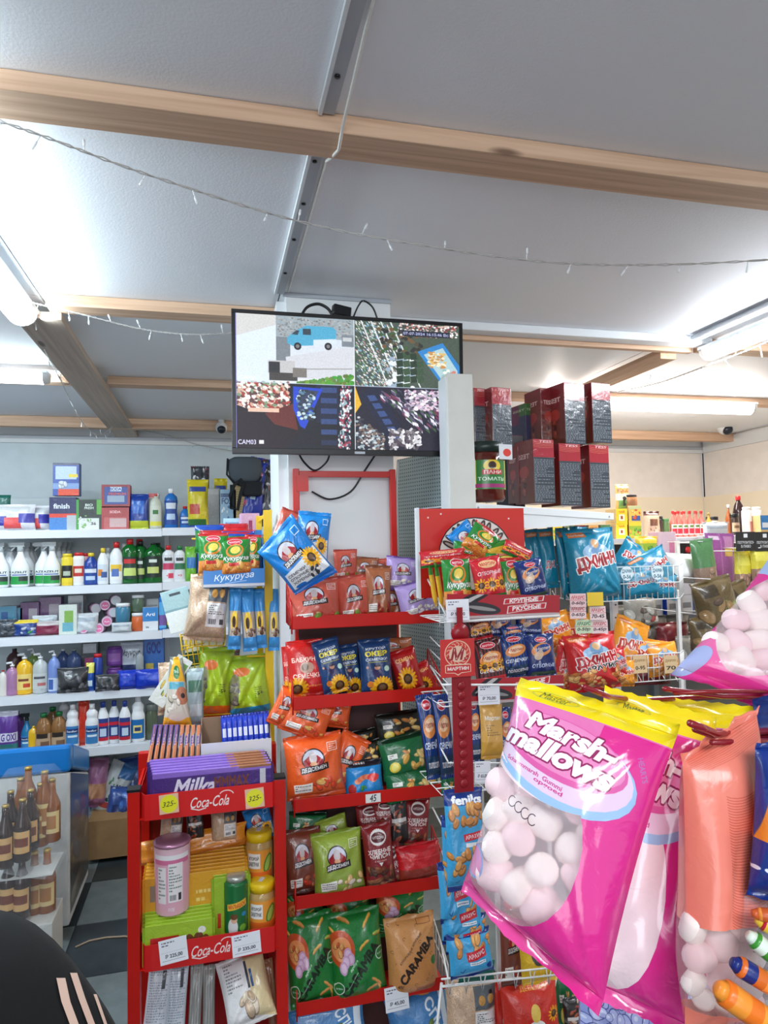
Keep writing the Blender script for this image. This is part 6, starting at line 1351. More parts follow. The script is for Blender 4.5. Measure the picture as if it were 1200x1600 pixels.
o = MB().box(-.25, .115, -.03, .16, 0, zz-.002).obj('beer_crate', mat('tray_white', (196, 196, 192), .6), None, (xx, 2.79, 0), bevel=.004); props(o, 'pale carton under the lowest beer bottles, in front of the freezer', 'carton')
o = MB().box(-.25, .115, -.03, .16, 0, .003).obj('cardboard_layer', mat('tray_white', (196, 196, 192), .6), None, (xx, 2.79, at(30, 1364, 2.79).z-.01)); props(o, 'thin cardboard sheet between the two packs of beer bottles', 'cardboard sheet')
props(MB().tube([atz(118, 1480, .004), atz(140, 1470, .004), atz(165, 1465, .004), atz(195, 1463, .004), atz(240, 1470, .004)], .004, 6).obj('cable', mat('beige_cable', (150, 130, 110), .6)), 'beige cable lying on the floor beside the freezer', 'cable')
# ================================================================ YELLOW WIRE RACK between the wall shelving and the red rack
QY = 2.10
yr = empty('yellow_rack', at(350, 1000, QY+.1), label='yellow metal rack with wire baskets of bird food between the shelves', cat='display rack'); YC = yr.location.copy()
def loc(px, py, Y, c): return at(px, py, Y)-c
def wire(b, pts, c, r=.0016): b.tube([loc(x, y, Y, c) for x, y, Y in pts], r, 5)
zt_ = at(410, 800, QY+.02).z
for x0, x1, Y_, top in ((413, 426, QY, 797), (401, 410, QY+.10, 806)):
    a, b = at(x0, 900, Y_).x, at(x1, 900, Y_).x; MB().box(a-YC.x, b-YC.x, Y_-YC.y, Y_-YC.y+.02, -YC.z+.02, at(410, top, Y_).z-YC.z).obj('upright', M_yel, yr, bevel=.001)
MB().add([loc(403, 812, QY+.1, YC), loc(425, 797, QY, YC), loc(425, 801, QY, YC), loc(403, 816, QY+.1, YC), loc(400, 812, QY+.11, YC), loc(422, 796, QY+.02, YC)], [(0, 1, 2, 3), (0, 4, 5, 1)]).obj('top_plate', M_yel, yr)
MB().box(-.2, .12, .12, .14, -YC.z+.02, -YC.z+.05).box(-.2, .12, -.1, .14, -YC.z, -YC.z+.02).obj('foot', M_yel, yr)
def basket(cs, n, name='basket', m=M_yel, c=None, par=None, hgt=None, r=.0016, rows=1):
    """cs: top rail corner pixels (x,y,Y) in order; hgt: px of the wall height"""
    b = MB(); c = c if c is not None else YC; P = [loc(*p, c) for p in cs]; k = mpp(cs[0][0], cs[0][1], cs[0][2]); H = hgt*k
    for r_ in range(rows+1): b.tube([p-Vector((0, 0, H*r_/rows)) for p in P], r*1.2, 5)
    for a, e in zip(P[:-1], P[1:]):
        L = (e-a).length; q = max(1, int(round(n*L/0.2)))
        for i in range(q+1): p = a+(e-a)*i/q; b.tube([p, p-Vector((0, 0, H))], r, 4)
    return b.obj(name, m, par or yr)
basket([(305, 1116, QY+.0), (305, 1088, QY-.0), (415, 1082, QY), (420, 1060, QY+.1)][1:], 7, hgt=30)
basket([(283, 992, QY+.06), (304, 985, QY), (349, 984, QY), (352, 975, QY+.08)], 9, hgt=24)
b = MB()
for i in range(5): wire(b, [(281+i*8, 990, QY+.03), (289+i*8, 1046, QY+.03)], YC)
for i in range(4): wire(b, [(281+i*2, 995+i*15, QY+.03), (318+i*2, 990+i*15, QY+.03)], YC)
b.obj('grid_panel', M_yel, yr)
b = MB()
for y in (840, 920, 1025, 1085): wire(b, [(418, y, QY+.004), (300, y+2, QY+.12)], YC, .003)
b.obj('crossbar', M_yel, yr)
YG = 'packs on the yellow rack'
# blue display carton with corn snack packs
BLC = (44, 124, 196); cv = Canvas(260, 90, BLC); cv.rect(0, .82, 1, 1, (200, 200, 206)); cv.text('Кукуруза', .5, .45, .66, (240, 244, 250), .15, ang=-6, shear=.3, bold=.01); cv.line([(.3, .2), (.62, .12)], .008, (230, 236, 250)); cv.line([(.35, .8), (.7, .66)], .008, (230, 236, 250))
m_kk = design('corn_box', cv, bump=0); M_bc = mat('carton_blue', BLC, .4); M_in = mat('carton_in', (60, 110, 150), .6)
o = empty('display_carton', at(366, 917, QY-.06), label='blue display carton with white script lettering holding green corn packs', cat='carton'); w2 = 47*mpp(366, 917, QY-.06); hk = mpp(366, 917, QY-.06)
t = MB().box(-w2, w2, 0, .002, 0, 28*hk, 0, uvfront=True); t.mi = [0, 1, 1, 1, 1, 1]; t.obj('front_wall', [m_kk, M_bc], o)
MB().box(-w2, w2, .10, .102, 0, 90*hk).obj('back_wall', M_bc, o)
for s in (-1, 1): MB().add([(s*w2, 0, 0), (s*w2, .10, 0), (s*w2, .10, 90*hk), (s*w2, .07, 80*hk), (s*w2, 0, 28*hk), (s*(w2-.002), 0, 0), (s*(w2-.002), .10, 0), (s*(w2-.002), .10, 90*hk), (s*(w2-.002), .07, 80*hk), (s*(w2-.002), 0, 28*hk)], [(0, 1, 2, 3, 4), (9, 8, 7, 6, 5), (3, 2, 7, 8), (4, 3, 8, 9)]).obj('side_wall', M_bc, o)
MB().box(-w2, w2, 0, .10, -.001, .001).obj('bottom', M_in, o)
for r_ in [('corn', 333, 866, 46, 66, QY-.045, 0, 'green corn snack pack at the front left of the blue carton'), ('corn', 368, 870, 48, 62, QY-.05, -3, 'green corn snack pack at the front middle of the blue carton'), ('corn', 394, 866, 26, 62, QY-.035, 4, 'green corn snack pack at the right end of the blue carton')]:
    bag('snack_bag', r_[1], r_[2], r_[3], r_[4], r_[5], PM[r_[0]], r_[7], 'snack bag', YG, roll=r_[6], depth=.03)
cv = Canvas(120, 60, (206, 40, 44)); cv.rect(0, 0, 1, .2, (180, 30, 40)); m_rt = design('redtop', cv); cv = Canvas(120, 80, (40, 120, 50)); cv.rect(0, 0, 1, .2, (30, 70, 160)); cv.rect(.3, .3, .7, .6, (230, 200, 200)); m_gt = design('greentop', cv)
for x, y, w, h, m, Yd, lab in ((327, 842, 44, 44, m_gt, .0, 'blue-topped green pack at the back left of the blue carton'), (366, 838, 44, 40, m_rt, .01, 'red-topped pack at the back of the blue carton'), (356, 846, 84, 36, m_rt, -.015, 'red-edged pack behind the front row of the blue carton'), (372, 850, 50, 40, m_gt, -.02, 'green pack between the front and back rows of the carton')):
    bag('snack_bag', x, y, w, h, QY+Yd, m, lab, 'snack bag', YG, depth=.02, res=0)
quick('pinkbox', (206, 160, 186), (.4, .2, .6, .8, (150, 50, 90))); quick('ltblue', (170, 206, 226), (.1, .2, .9, .5, (110, 150, 180)))
box('box', 392, 858, 28, 56, QY+.10, .05, (PM['pinkbox'], mat('sidepk', (200, 150, 180), .5)), 'pink box standing behind the blue display carton', 'box', None, 6); box('box', 363, 840, 26, 30, QY+.16, .05, (PM['ltblue'], mat('sidelb', (160, 196, 216), .5)), 'small pale blue box behind the blue display carton', 'box')
bag('hay_bag', 324, 950, 62, 102, QY-.02, PM['hay'], 'clear bag of straw-coloured shavings with white label under the blue carton', 'bag', None, roll=7, depth=.09, wr=.4, res=2)
quick('card_teal', (160, 196, 200), (.3, .08, .7, .14, (30, 50, 60)), (0, .5, 1, 1, (226, 232, 230)), (0, .45, 1, .5, (120, 160, 170)))
box('header_card', 288, 985, 42, 66, QY+.05, .003, (PM['card_teal'],)*2, 'pale teal hanging card tilted beside the bag of shavings', 'card', None, 0, 0, -14)
for k, (x, w, h, rl) in enumerate(((367, 20, 96, 2), (388, 22, 98, -3), (406, 18, 92, -2), (428, 18, 96, 1))):
    bag('seed_pack', x, 966+(k % 2)*2, w, h, QY-.03+.012*k, PM['sunpack'], 'narrow light blue sunflower pack, %s from the left of the hanging four' % (['first']+ordn[1:])[k], 'seed pack', 'narrow sunflower packs hanging on the yellow rack', roll=rl, depth=.03, wr=.35)
quick('board', (226, 222, 190), (.0, .45, 1, .9, (24, 70, 40)))
o = box('sign_card', 325, 1042, 62, 50, QY+.045, .002, (PM['board'],)*2, 'dark green and cream card behind the yellow wire grid', 'card', None, 0, 0, -7)
bag('bird_food', 336, 1066, 54, 110, QY+.03, PM['bird_orange'], 'lime and orange bird food bag, left of the two in the yellow basket', 'bag', YG, roll=4, depth=.09, wr=.35, res=2)
bag('bird_food', 388, 1072, 66, 96, QY+.02, PM['bird_blue'], 'lime and blue bird food bag, right of the two in the yellow basket', 'bag', YG, roll=-4, depth=.09, wr=.35, res=2)
bag('pack', 355, 1060, 40, 90, QY+.10, PM['silver'], 'dark grey pack between the two lime bird food bags', 'bag', YG, depth=.04)
bag('pack', 312, 1040, 40, 80, QY+.13, PM['greenp'], 'dark green pack behind the wire grid of the yellow rack', 'bag', YG, depth=.04)
cv = Canvas(110, 300, (150, 150, 140), alpha=False); cv.poly([(.5, 0), (1, .35), (1, 1), (0, 1), (0, .35)], (206, 196, 180)); cv.poly([(.3, 0), (.7, 0), (1, .35), (0, .35)], (238, 176, 40)); cv.ell(.5, .22, .2, .26, (30, 120, 60)); cv.text('Triol', .5, .21, .3, (240, 240, 220), .12); cv.rect(.1, .36, .9, .46, (90, 170, 190)); cv.ell(.75, .55, .3, .35, (190, 120, 90)); cv.ell(.8, .55, .1, .1, (50, 40, 40)); cv.blobs(8, .1, .55, .6, .8, [(226, 214, 196), (190, 180, 160)], .1, .2); cv.rect(0, .86, 1, 1, (226, 170, 40)); cv.ell(.5, .82, .36, .25, (206, 196, 180)); m_tri = design('triol', cv, rough=.15)
quadbag('treat_pack', [(266, 1026, QY-.10), (285, 1026, QY-.10), (300, 1136, QY-.12), (254, 1136, QY-.12)], m_tri, 'transparent pet treat pack with orange pointed card', 'pack', YG, .03, .04)
quick('leafcard', (232, 234, 226), (.1, .1, .9, .3, (120, 170, 80)), blobs=(8, .2, .3, .8, .9, [(220, 190, 90), (90, 140, 60), (70, 60, 50)], .06, .12))
o = box('leaflet', 243, 1100, 26, 82, QY-.09, .0015, (PM['leafcard'],)*2, 'white leaflet with plant pictures leaning right over the chocolate bars', 'card', None, 0, 0, 34)
bag('pack', 270, 1075, 44, 80, QY-.02, PM['hay'], 'clear pack hanging behind the pet treat pack', 'pack', YG, depth=.04, wr=.4)
bag('pack', 305, 1090, 26, 90, QY-.05, quick('clearblue', (170, 186, 190), (.1, .2, .9, .4, (90, 130, 110)), (.2, .6, .9, .8, (206, 212, 214))), 'clear pack with green label right of the pet treat pack', 'pack', YG, depth=.03)

# ================================================================ PERFORATED GONDOLA PANEL, WHITE POST AND SAUCE SHELF
def perf(name, base, hole):
    m = bpy.data.materials.new(name); m.use_nodes = True; nt = m.node_tree; b = nt.nodes['Principled BSDF']; L = nt.links.new
    tc = nt.nodes.new('ShaderNodeTexCoord'); mp = nt.nodes.new('ShaderNodeMapping'); mp.inputs['Scale'].default_value = (1, 1, 1)
    fr = nt.nodes.new('ShaderNodeVectorMath'); fr.operation = 'MODULO'; fr.inputs[1].default_value = (.012, 10, .012)
    ad = nt.nodes.new('ShaderNodeVectorMath'); ad.operation = 'ADD'; ad.inputs[1].default_value = (2.4, 0, 2.4)
    su = nt.nodes.new('ShaderNodeVectorMath'); su.operation = 'DISTANCE'; su.inputs[1].default_value = (.006, 0, .006)
    z = nt.nodes.new('ShaderNodeVectorMath'); z.operation = 'MULTIPLY'; z.inputs[1].default_value = (1, 0, 1)
    gt = nt.nodes.new('ShaderNodeMath'); gt.operation = 'LESS_THAN'; gt.inputs[1].default_value = .0026
    mx = nt.nodes.new('ShaderNodeMix'); mx.data_type = 'RGBA'; mx.inputs[6].default_value = lin(base)+(1,); mx.inputs[7].default_value = lin(hole)+(1,)
    L(tc.outputs['Object'], ad.inputs[0]); L(ad.outputs[0], fr.inputs[0]); L(fr.outputs[0], z.inputs[0]); L(z.outputs[0], su.inputs[0]); L(su.outputs['Value'], gt.inputs[0]); L(gt.outputs[0], mx.inputs[0]); L(mx.outputs[2], b.inputs['Base Color']); b.inputs['Roughness'].default_value = .4
    return m
gY = 2.02
gd = empty('gondola', at(700, 800, 1.93), label='white metal gondola with perforated back panel and a post beside the television', cat='gondola'); GC = gd.location.copy()
a, b = at(621, 722, 2.25), at(712, 716, 1.95)
d_ = Vector((b.x-a.x, b.y-a.y, 0)); an = math.atan2(d_.y, d_.x); LL = d_.length
pn = MB().box(-LL/2, LL/2, -.002, .002, -.9, .02).obj('perforated_panel', perf('perforated', (176, 192, 194), (70, 84, 88)), gd, ((a+b)/2-GC), (0, 0, an))
pa, pb = at(700, 650, 1.80).x, at(740, 650, 1.80).x; zt_ = at(720, 584, 1.80).z
MB().box(pa-GC.x, pb-GC.x, 1.80-GC.y, 1.86-GC.y, -GC.z, zt_-GC.z).obj('post', mat('post_cream', (216, 216, 208), .55, vary=.05), gd, bevel=.001)
MB().box(pa-GC.x-.006, pa-GC.x, 1.803-GC.y, 1.86-GC.y, -GC.z, zt_-GC.z-.01).obj('post_edge', M_white, gd)
# sauce shelf (drops slightly to the right) -------------------------------------------------
A0 = at(738, 786, 1.83); B0 = at(958, 802, 2.05)
sd = (B0-A0); sl = sd.length; shx = sd.normalized(); sy_ = Vector((-shx.y, shx.x, 0)).normalized(); sz_ = shx.cross(sy_)
RM = Matrix((shx, sy_, sz_)).transposed()
sf = empty('sauce_shelf', A0, label='white shelf carrying the tea boxes and the jar of tomatoes', cat='shelf'); sf.rotation_euler = RM.to_euler()
MB().box(0, sl, 0, .26, -.004, 0).obj('shelf_board', M_white, sf)
MB().box(0, sl, -.003, 0, -.022, 0).obj('shelf_edge', M_white, sf, bevel=.001)
MB().add([(.0, .0, -.022), (sl, 0, -.022), (.62*sl, .0, -.052), (.35*sl, .0, -.066), (.05, .0, -.04), (.0, .24, -.022), (sl, .24, -.022), (.62*sl, .24, -.052), (.35*sl, .24, -.066), (.05, .24, -.04)], [(0, 4, 3, 2, 1), (5, 6, 7, 8, 9), (1, 2, 7, 6), (2, 3, 8, 7), (3, 4, 9, 8), (4, 0, 5, 9)]).obj('under_tray', M_white, sf)
for x in (.02, sl-.025): MB().lathe([(.0005, -.002), (.003, -.001), (.003, .001)], 8).obj('rivet', M_grey, sf, (x, -.004, -.012), (math.pi/2, 0, 0))
# brown tea boxes
TR = (140, 32, 40); cv = Canvas(130, 330, (66, 72, 80)); cv.rect(0, 0, 1, .28, (170, 44, 56)); cv.fine(.04, .31, .96, .98, 26, (150, 158, 164), .8, 4); cv.text('TESS', .6, .03, .6, (236, 200, 200), .1, shear=.2)
for k in range(4): cv.arc(.5, .02+.025*k, .5, .08, 20, 160, .01, (226, 150, 110))
m_tf = design('tea_front', cv, rough=.18, coat=.6, bump=.35, bscale=40)
cv = Canvas(160, 330, (120, 30, 36)); cv.vgrad((126, 30, 38), (110, 60, 44)); cv.text('TESS', .5, .25, .6, (230, 200, 196), .16); cv.ell(.5, .5, .25, .2, (170, 60, 50)); cv.blobs(6, .2, .6, .8, .9, [(150, 70, 50), (70, 30, 30)], .08, .15); m_ts = design('tea_side', cv, rough=.15, coat=.6, bump=.4, bscale=40)
cv = Canvas(130, 330, (66, 110, 60)); cv.rect(0, .3, 1, 1, (60, 60, 90)); cv.rect(.4, 0, 1, .5, (110, 50, 80)); cv.text('TESS', .4, .15, .7, (190, 200, 160), .14); m_tg = design('tea_green', cv)
TG = 'shrink wrapped tea boxes on the sauce shelf'
def teabox(px, py, w, h, Y, lab, front=m_tf, side=m_ts, dep=.10, yaw=10):
    k = mpp(px, py, Y); W, H = w*k, h*k; t = MB().box(-W/2, W/2, 0, dep, 0, H, 0, uvfront=True); t.uv[3] = [(0, 0), (1, 0), (1, 1), (0, 1)]; t.uv[3] = [(1, 0), (0, 0), (0, 1), (1, 1)]
    t.mi = [0, 1, 1, 1, 2, 2]; o = t.obj('tea_box', [front, side, mat('tea_top', (150, 36, 44), .2)], None, at(px, py, Y), (0, 0, math.radians(yaw)), bevel=.0012); props(o, lab, 'tea box', TG)
    MB().box(-W/2+.001, W/2-.001, .001, dep-.002, H, H+.0008).obj('lid', mat('tea_top', (150, 36, 44), .2), o); return o
teabox(893, 790, 42, 97, 1.99, 'tea box in the lower row, middle of the three on the right'); teabox(939, 793, 39, 98, 2.02, 'tea box in the lower row, rightmost'); teabox(852, 786, 40, 100, 1.93, 'tea box in the lower row, leftmost of the three')
teabox(900, 694, 40, 96, 2.0, 'tea box in the upper row with a crumpled film, left of two'); teabox(942, 692, 38, 94, 2.02, 'tea box in the upper row, right of two at the end'); teabox(786, 700, 36, 95, 1.90, 'tea box standing on the jar beside the post')
teabox(752, 704, 22, 98, 1.93, 'dark tea box half hidden by the cream post', dep=.08); teabox(858, 694, 26, 88, 2.06, 'tea box turned sideways in the upper row', m_ts, yaw=6); teabox(832, 692, 22, 62, 2.12, 'green and plum tea box at the back of the shelf', m_tg, m_tg); teabox(818, 786, 16, 90, 2.0, 'tea box deep in the lower row behind the jar', m_ts, dep=.06)
teabox(812, 800, 22, 120, 2.08, 'dark tea box standing behind the jar', mat('tea_dark', (40, 30, 34), .2), mat('tea_dark', (40, 30, 34), .2))
# jar of tomatoes
cv = Canvas(170, 160, (40, 120, 50)); cv.rect(0, 0, .10, 1, (226, 220, 130)); cv.rect(.9, 0, 1, 1, (226, 220, 130)); cv.ell(.5, .2, .22, .2, (230, 200, 60)); cv.ell(.5, .18, .1, .12, (60, 40, 34)); cv.rect(.25, .33, .78, .5, (190, 40, 44)); cv.text('ПАНИ', .52, .42, .45, (240, 230, 220), .12, bold=.02); cv.text('ДЯДЯ', .5, .29, .25, (240, 240, 230), .05); cv.text('ТОМАТЫ', .5, .65, .72, (226, 240, 226), .12, bold=.02); cv.rect(.05, .82, .95, .95, (160, 40, 110))
jar = bottle('tomato_jar', 771, 783, 62, 96, 1.86, 'jar', mat('tomato', (90, 26, 14), .08, coat=.6, vary=.4), mat('lid_dark', (30, 44, 40), .3), 'large glass jar of tomatoes with green label beside the cream post', design('tomato_lab', cv, bump=0), (.2, .68), 'jar', None, .9, n=28)
c_ = Canvas(60, 70, (226, 228, 232)); c_.ell(.6, .55, .3, .3, (226, 70, 60)); tag(790, 706, 22, 24, 1.83, '', 'white sticker with red dot on the tomato jar', 2, c_)

# ================================================================ RED-AND-WHITE SUNFLOWER SEED STAND (front right of the red rack)
MY = 1.62
ms = empty('seed_stand', at(745, 1000, MY+.1), label='wire seed stand with red header board and red printed strips', cat='display rack'); MC = ms.location.copy()
cv = Canvas(360, 300, (204, 40, 30)); cv.vgrad((212, 48, 34), (190, 30, 26)).ell(.52, .52, .35, .35, (40, 24, 24)); cv.ell(.52, .52, .34, .34, (232, 224, 216))
for k in range(11):
    a = math.radians(200+k*14); x, y = .52+math.cos(a)*.25, .52+math.sin(a)*.25*1.2; cv.ell(x, y, .085, .028, (74, 60, 56), 1, math.degrees(a)+8*(-1)**k); cv.ell(x, y, .06, .012, (190, 176, 166), 1, math.degrees(a)+8*(-1)**k)
for x, y in ((.08, .1), (.2, .06), (.85, .12), (.06, .5)): cv.ell(x, y, .008, .008, (240, 230, 220))
hd = [at(655, 795, 1.778), at(818, 797, 1.778), at(818, 935, 1.778), at(655, 935, 1.778)]
W_h = hd[1].x-hd[0].x; H_h = hd[0].z-hd[3].z; t = MB().box(0, W_h, 0, .004, -H_h, 0, 0, uvfront=True); t.mi = [0, 1, 1, 1, 1, 1]
t.obj('header_board', [design('seed_header', cv, bump=0, rough=.25), M_white], ms, hd[0]-MC); MB().box(-.008, -.0005, .0, .02, -H_h, .003).obj('board_edge', M_white, ms, hd[0]-MC)
def strip(cs, cv, key, name='printed_strip'):
    P = [loc(*c, MC) for c in cs]; n = (P[1]-P[3]).cross(P[0]-P[2]).normalized()*.0015
    b = MB(); b.add([P[3], P[2], P[1], P[0]]+[p+n for p in (P[3], P[2], P[1], P[0])], [(0, 1, 2, 3), (7, 6, 5, 4), (0, 4, 5, 1), (1, 5, 6, 2), (2, 6, 7, 3), (3, 7, 4, 0)], [[(0, 0), (1, 0), (1, 1), (0, 1)], [(0, 1), (1, 1), (1, 0), (0, 0)]]+[[(0, 0)]*4]*4)
    return b.obj(name, design(key, cv, bump=0), ms)
def scv():
    c = Canvas(420, 110, (176, 28, 40)); c.rect(0, .9, 1, 1, (190, 170, 170)); c.ell(.22, .22, .2, .055, (34, 32, 36), 1, -36); c.ell(.22, .22, .16, .02, (190, 186, 184), 1, -36); c.ell(.3, .62, .17, .06, (44, 42, 46), 1, 12); c.ell(.3, .62, .13, .02, (150, 146, 144), 1, 12)
    c.poly([(.5, .22), (.86, .02), (.85, .30), (.49, .50)], (240, 232, 228)); c.poly([(.508, .25), (.85, .05), (.84, .28), (.5, .47)], (196, 34, 44)); c.poly([(.53, .58), (.88, .38), (.87, .68), (.52, .88)], (240, 232, 228)); c.poly([(.538, .6), (.87, .42), (.86, .66), (.53, .85)], (196, 34, 44))
    c.text('КРУПНЫЕ', .675, .26, .27, (248, 242, 240), .055, ang=-7.5, shear=.2, bold=.05); c.text('ВКУСНЫЕ', .70, .635, .27, (248, 242, 240), .055, ang=-7.5, shear=.2, bold=.05); c.text('и', .69, .45, .02, (240, 230, 230), .025)
    return c
strip([(698, 928, 1.60), (874, 930, 1.60), (874, 960, 1.60), (698, 968, 1.60)], scv(), 'crupnye', 'printed_strip')
strip([(728, 1062, 1.60), (880, 1054, 1.60), (880, 1092, 1.60), (728, 1100, 1.60)], scv(), 'crupnye2', 'printed_strip')
b = MB(); b.tube([loc(698, 972, 1.598, MC), loc(874, 962, 1.598, MC)], .0035, 6); b.tube([loc(690, 1070, 1.59, MC), loc(880, 1070, 1.59, MC)], .003, 6); b.obj('strip_rail', M_wire, ms)
# trays of the stand (wire floors)
def wirefloor(y, x0, x1, Y0, Y1, m=M_wire, n=8, name='wire_tray', c=MC, par=ms):
    z = at((x0+x1)/2, y, Y0).z; xa, xb = at(x0, y, Y0).x, at(x1, y, Y0).x; b = MB()
    for k in range(n+1): x = xa+(xb-xa)*k/n; b.tube([Vector((x, Y0, z))-c, Vector((x, Y1, z))-c], .0013, 4)
    for k in range(5): Y = Y0+(Y1-Y0)*k/4; b.tube([Vector((xa, Y, z))-c, Vector((xb, Y, z))-c], .0018, 4)
    return b.obj(name, m, par)
wirefloor(968, 690, 875, 1.61, 1.79); wirefloor(1097, 692, 880, 1.61, 1.79); wirefloor(1232, 690, 870, 1.61, 1.79)
b = MB()
for (x0, y0), (x1, y1) in (((668, 905), (697, 962)), ((672, 1040), (700, 1085)), ((668, 1130), (700, 1190)), ((676, 1262), (704, 1316)), ((690, 1330), (704, 1372)), ((688, 1470), (700, 1528))): wire(b, [(x0, y0, 1.78), (x1, y1, 1.62)], MC, .0022)
for y in (1035, 1055, 1080): wire(b, [(700, y-12, 1.62), (672, y-40, 1.78)], MC, .0015)
wire(b, [(700, 1192, 1.60), (870, 1192, 1.60)], MC, .002); b.obj('side_wires', M_wire, ms)
b = MB()
for px in (722, 765): p = loc(px, 900, 1.78, MC); b.box(p.x-.006, p.x+.006, p.y+.004, p.y+.014, -MC.z+.01, hd[0].z-MC.z-.01)
b.obj('upright', M_white, ms); MB().box(-.16, .17, -.1, .11, -MC.z, -MC.z+.012).obj('foot', M_white, ms)
# wire basket with zigzag edge below
bk = empty('wire_basket', at(780, 1530, 1.64), label='white wire basket with zigzag edge under the hanging peanut packs', cat='basket'); BC = bk.location.copy()
b = MB()
P = [(690, 1538), (870, 1517)]
def bp(t, dy, Y=1.58): return loc(690+180*t, 1536-19*t+dy, Y, BC)
for dy in (-6, 6): b.tube([bp(0, dy), bp(1, dy)], .0024, 5)
for k in range(7): t = .05+k/7; b.tube([bp(t, -6), bp(t+.02, 20), bp(t+.045, -4)], .0018, 4)
b.tube([bp(0, -6), bp(0, -6, 1.75)], .002, 5); b.tube([bp(1, -6), bp(1, -6, 1.75)], .002, 5); b.tube([bp(0, -6, 1.75), bp(1, -6, 1.75)], .002, 5)
for k in range(10): t = k/9; b.tube([bp(t, 4), bp(t, 4, 1.75)], .0014, 4)
for k in range(4): b.tube([bp(0, 4, 1.62+.04*k), bp(1, 4, 1.62+.04*k)], .0014, 4)
b.obj('wire_frame', M_wire, bk)
MB().tube([bp(.0, 0, 1.76), Vector((bp(0, 0).x, 1.78-BC.y, -BC.z))], .004, 6).tube([bp(1.0, 0, 1.76), Vector((bp(1, 0).x, 1.78-BC.y, -BC.z))], .004, 6).obj('leg', M_wire, bk)
# chain strip and square sign
cs = empty('hanging_strip', at(722, 1110, 1.57), label='dark red plastic hanging strip with a row of round bosses', cat='strip'); k = mpp(722, 1110, 1.57)
MB().box(-16*k, 16*k, -.001, .001, -125*k, 62*k).obj('band', mat('strip_red', (150, 26, 36), .3), cs, bevel=.0005)
for q in range(11): MB().lathe([(7*k, .001), (6*k, .0026), (.0005, .003)], 14).obj('boss', mat('strip_red', (150, 26, 36), .3), cs, (0, 0, (-112+q*15)*k), (math.pi/2, 0, 0))
MB().lathe([(.0005, -.0016), (15*k, -.0016), (15*k, .0016), (.0005, .0016)], 18).obj('top_disc', mat('strip_red', (150, 26, 36), .3), cs, (0, 0, 120*k), (math.pi/2, 0, 0))
MB().box(-5*k, 5*k, -.0006, .0006, 133*k, 160*k).obj('hook_neck', mat('strip_red', (150, 26, 36), .3), cs)
cv = Canvas(240, 250, (206, 44, 40)); cv.ell(.5, .38, .38, .36, (240, 210, 180)); cv.ell(.5, .38, .355, .335, (214, 60, 50))
for a in range(0, 360, 24): cv.arc(.5+.25*math.cos(math.radians(a)), .38+.24*math.sin(math.radians(a)), .07, .05, a, a+200, .016, (240, 210, 180))
cv.ell(.5, .40, .25, .22, (232, 196, 170)); cv.text('М', .5, .39, .42, (150, 24, 34), .34, shear=.25, bold=.03); cv.arc(.27, .5, .05, .05, 0, 250, .03, (150, 24, 34)); cv.arc(.75, .5, .05, .05, -70, 180, .03, (150, 24, 34))
cv.poly([(.13, .68), (.2, .66), (.8, .66), (.88, .68), (.88, .88), (.6, .9), (.5, .96), (.4, .9), (.13, .88)], (240, 210, 180)); cv.poly([(.15, .69), (.86, .69), (.86, .87), (.6, .88), (.5, .93), (.4, .88), (.15, .87)], (200, 36, 36)); cv.text('МАРТИН', .505, .775, .62, (250, 240, 234), .10, bold=.04)
sg = box('square_sign', 716, 1058, 57, 59, 1.555, .002, (design('martin_sign', cv, bump=0, rough=.3), M_red), 'square red sign with cream emblem and white lettering on the hanging strip', 'sign', None, lid=False)
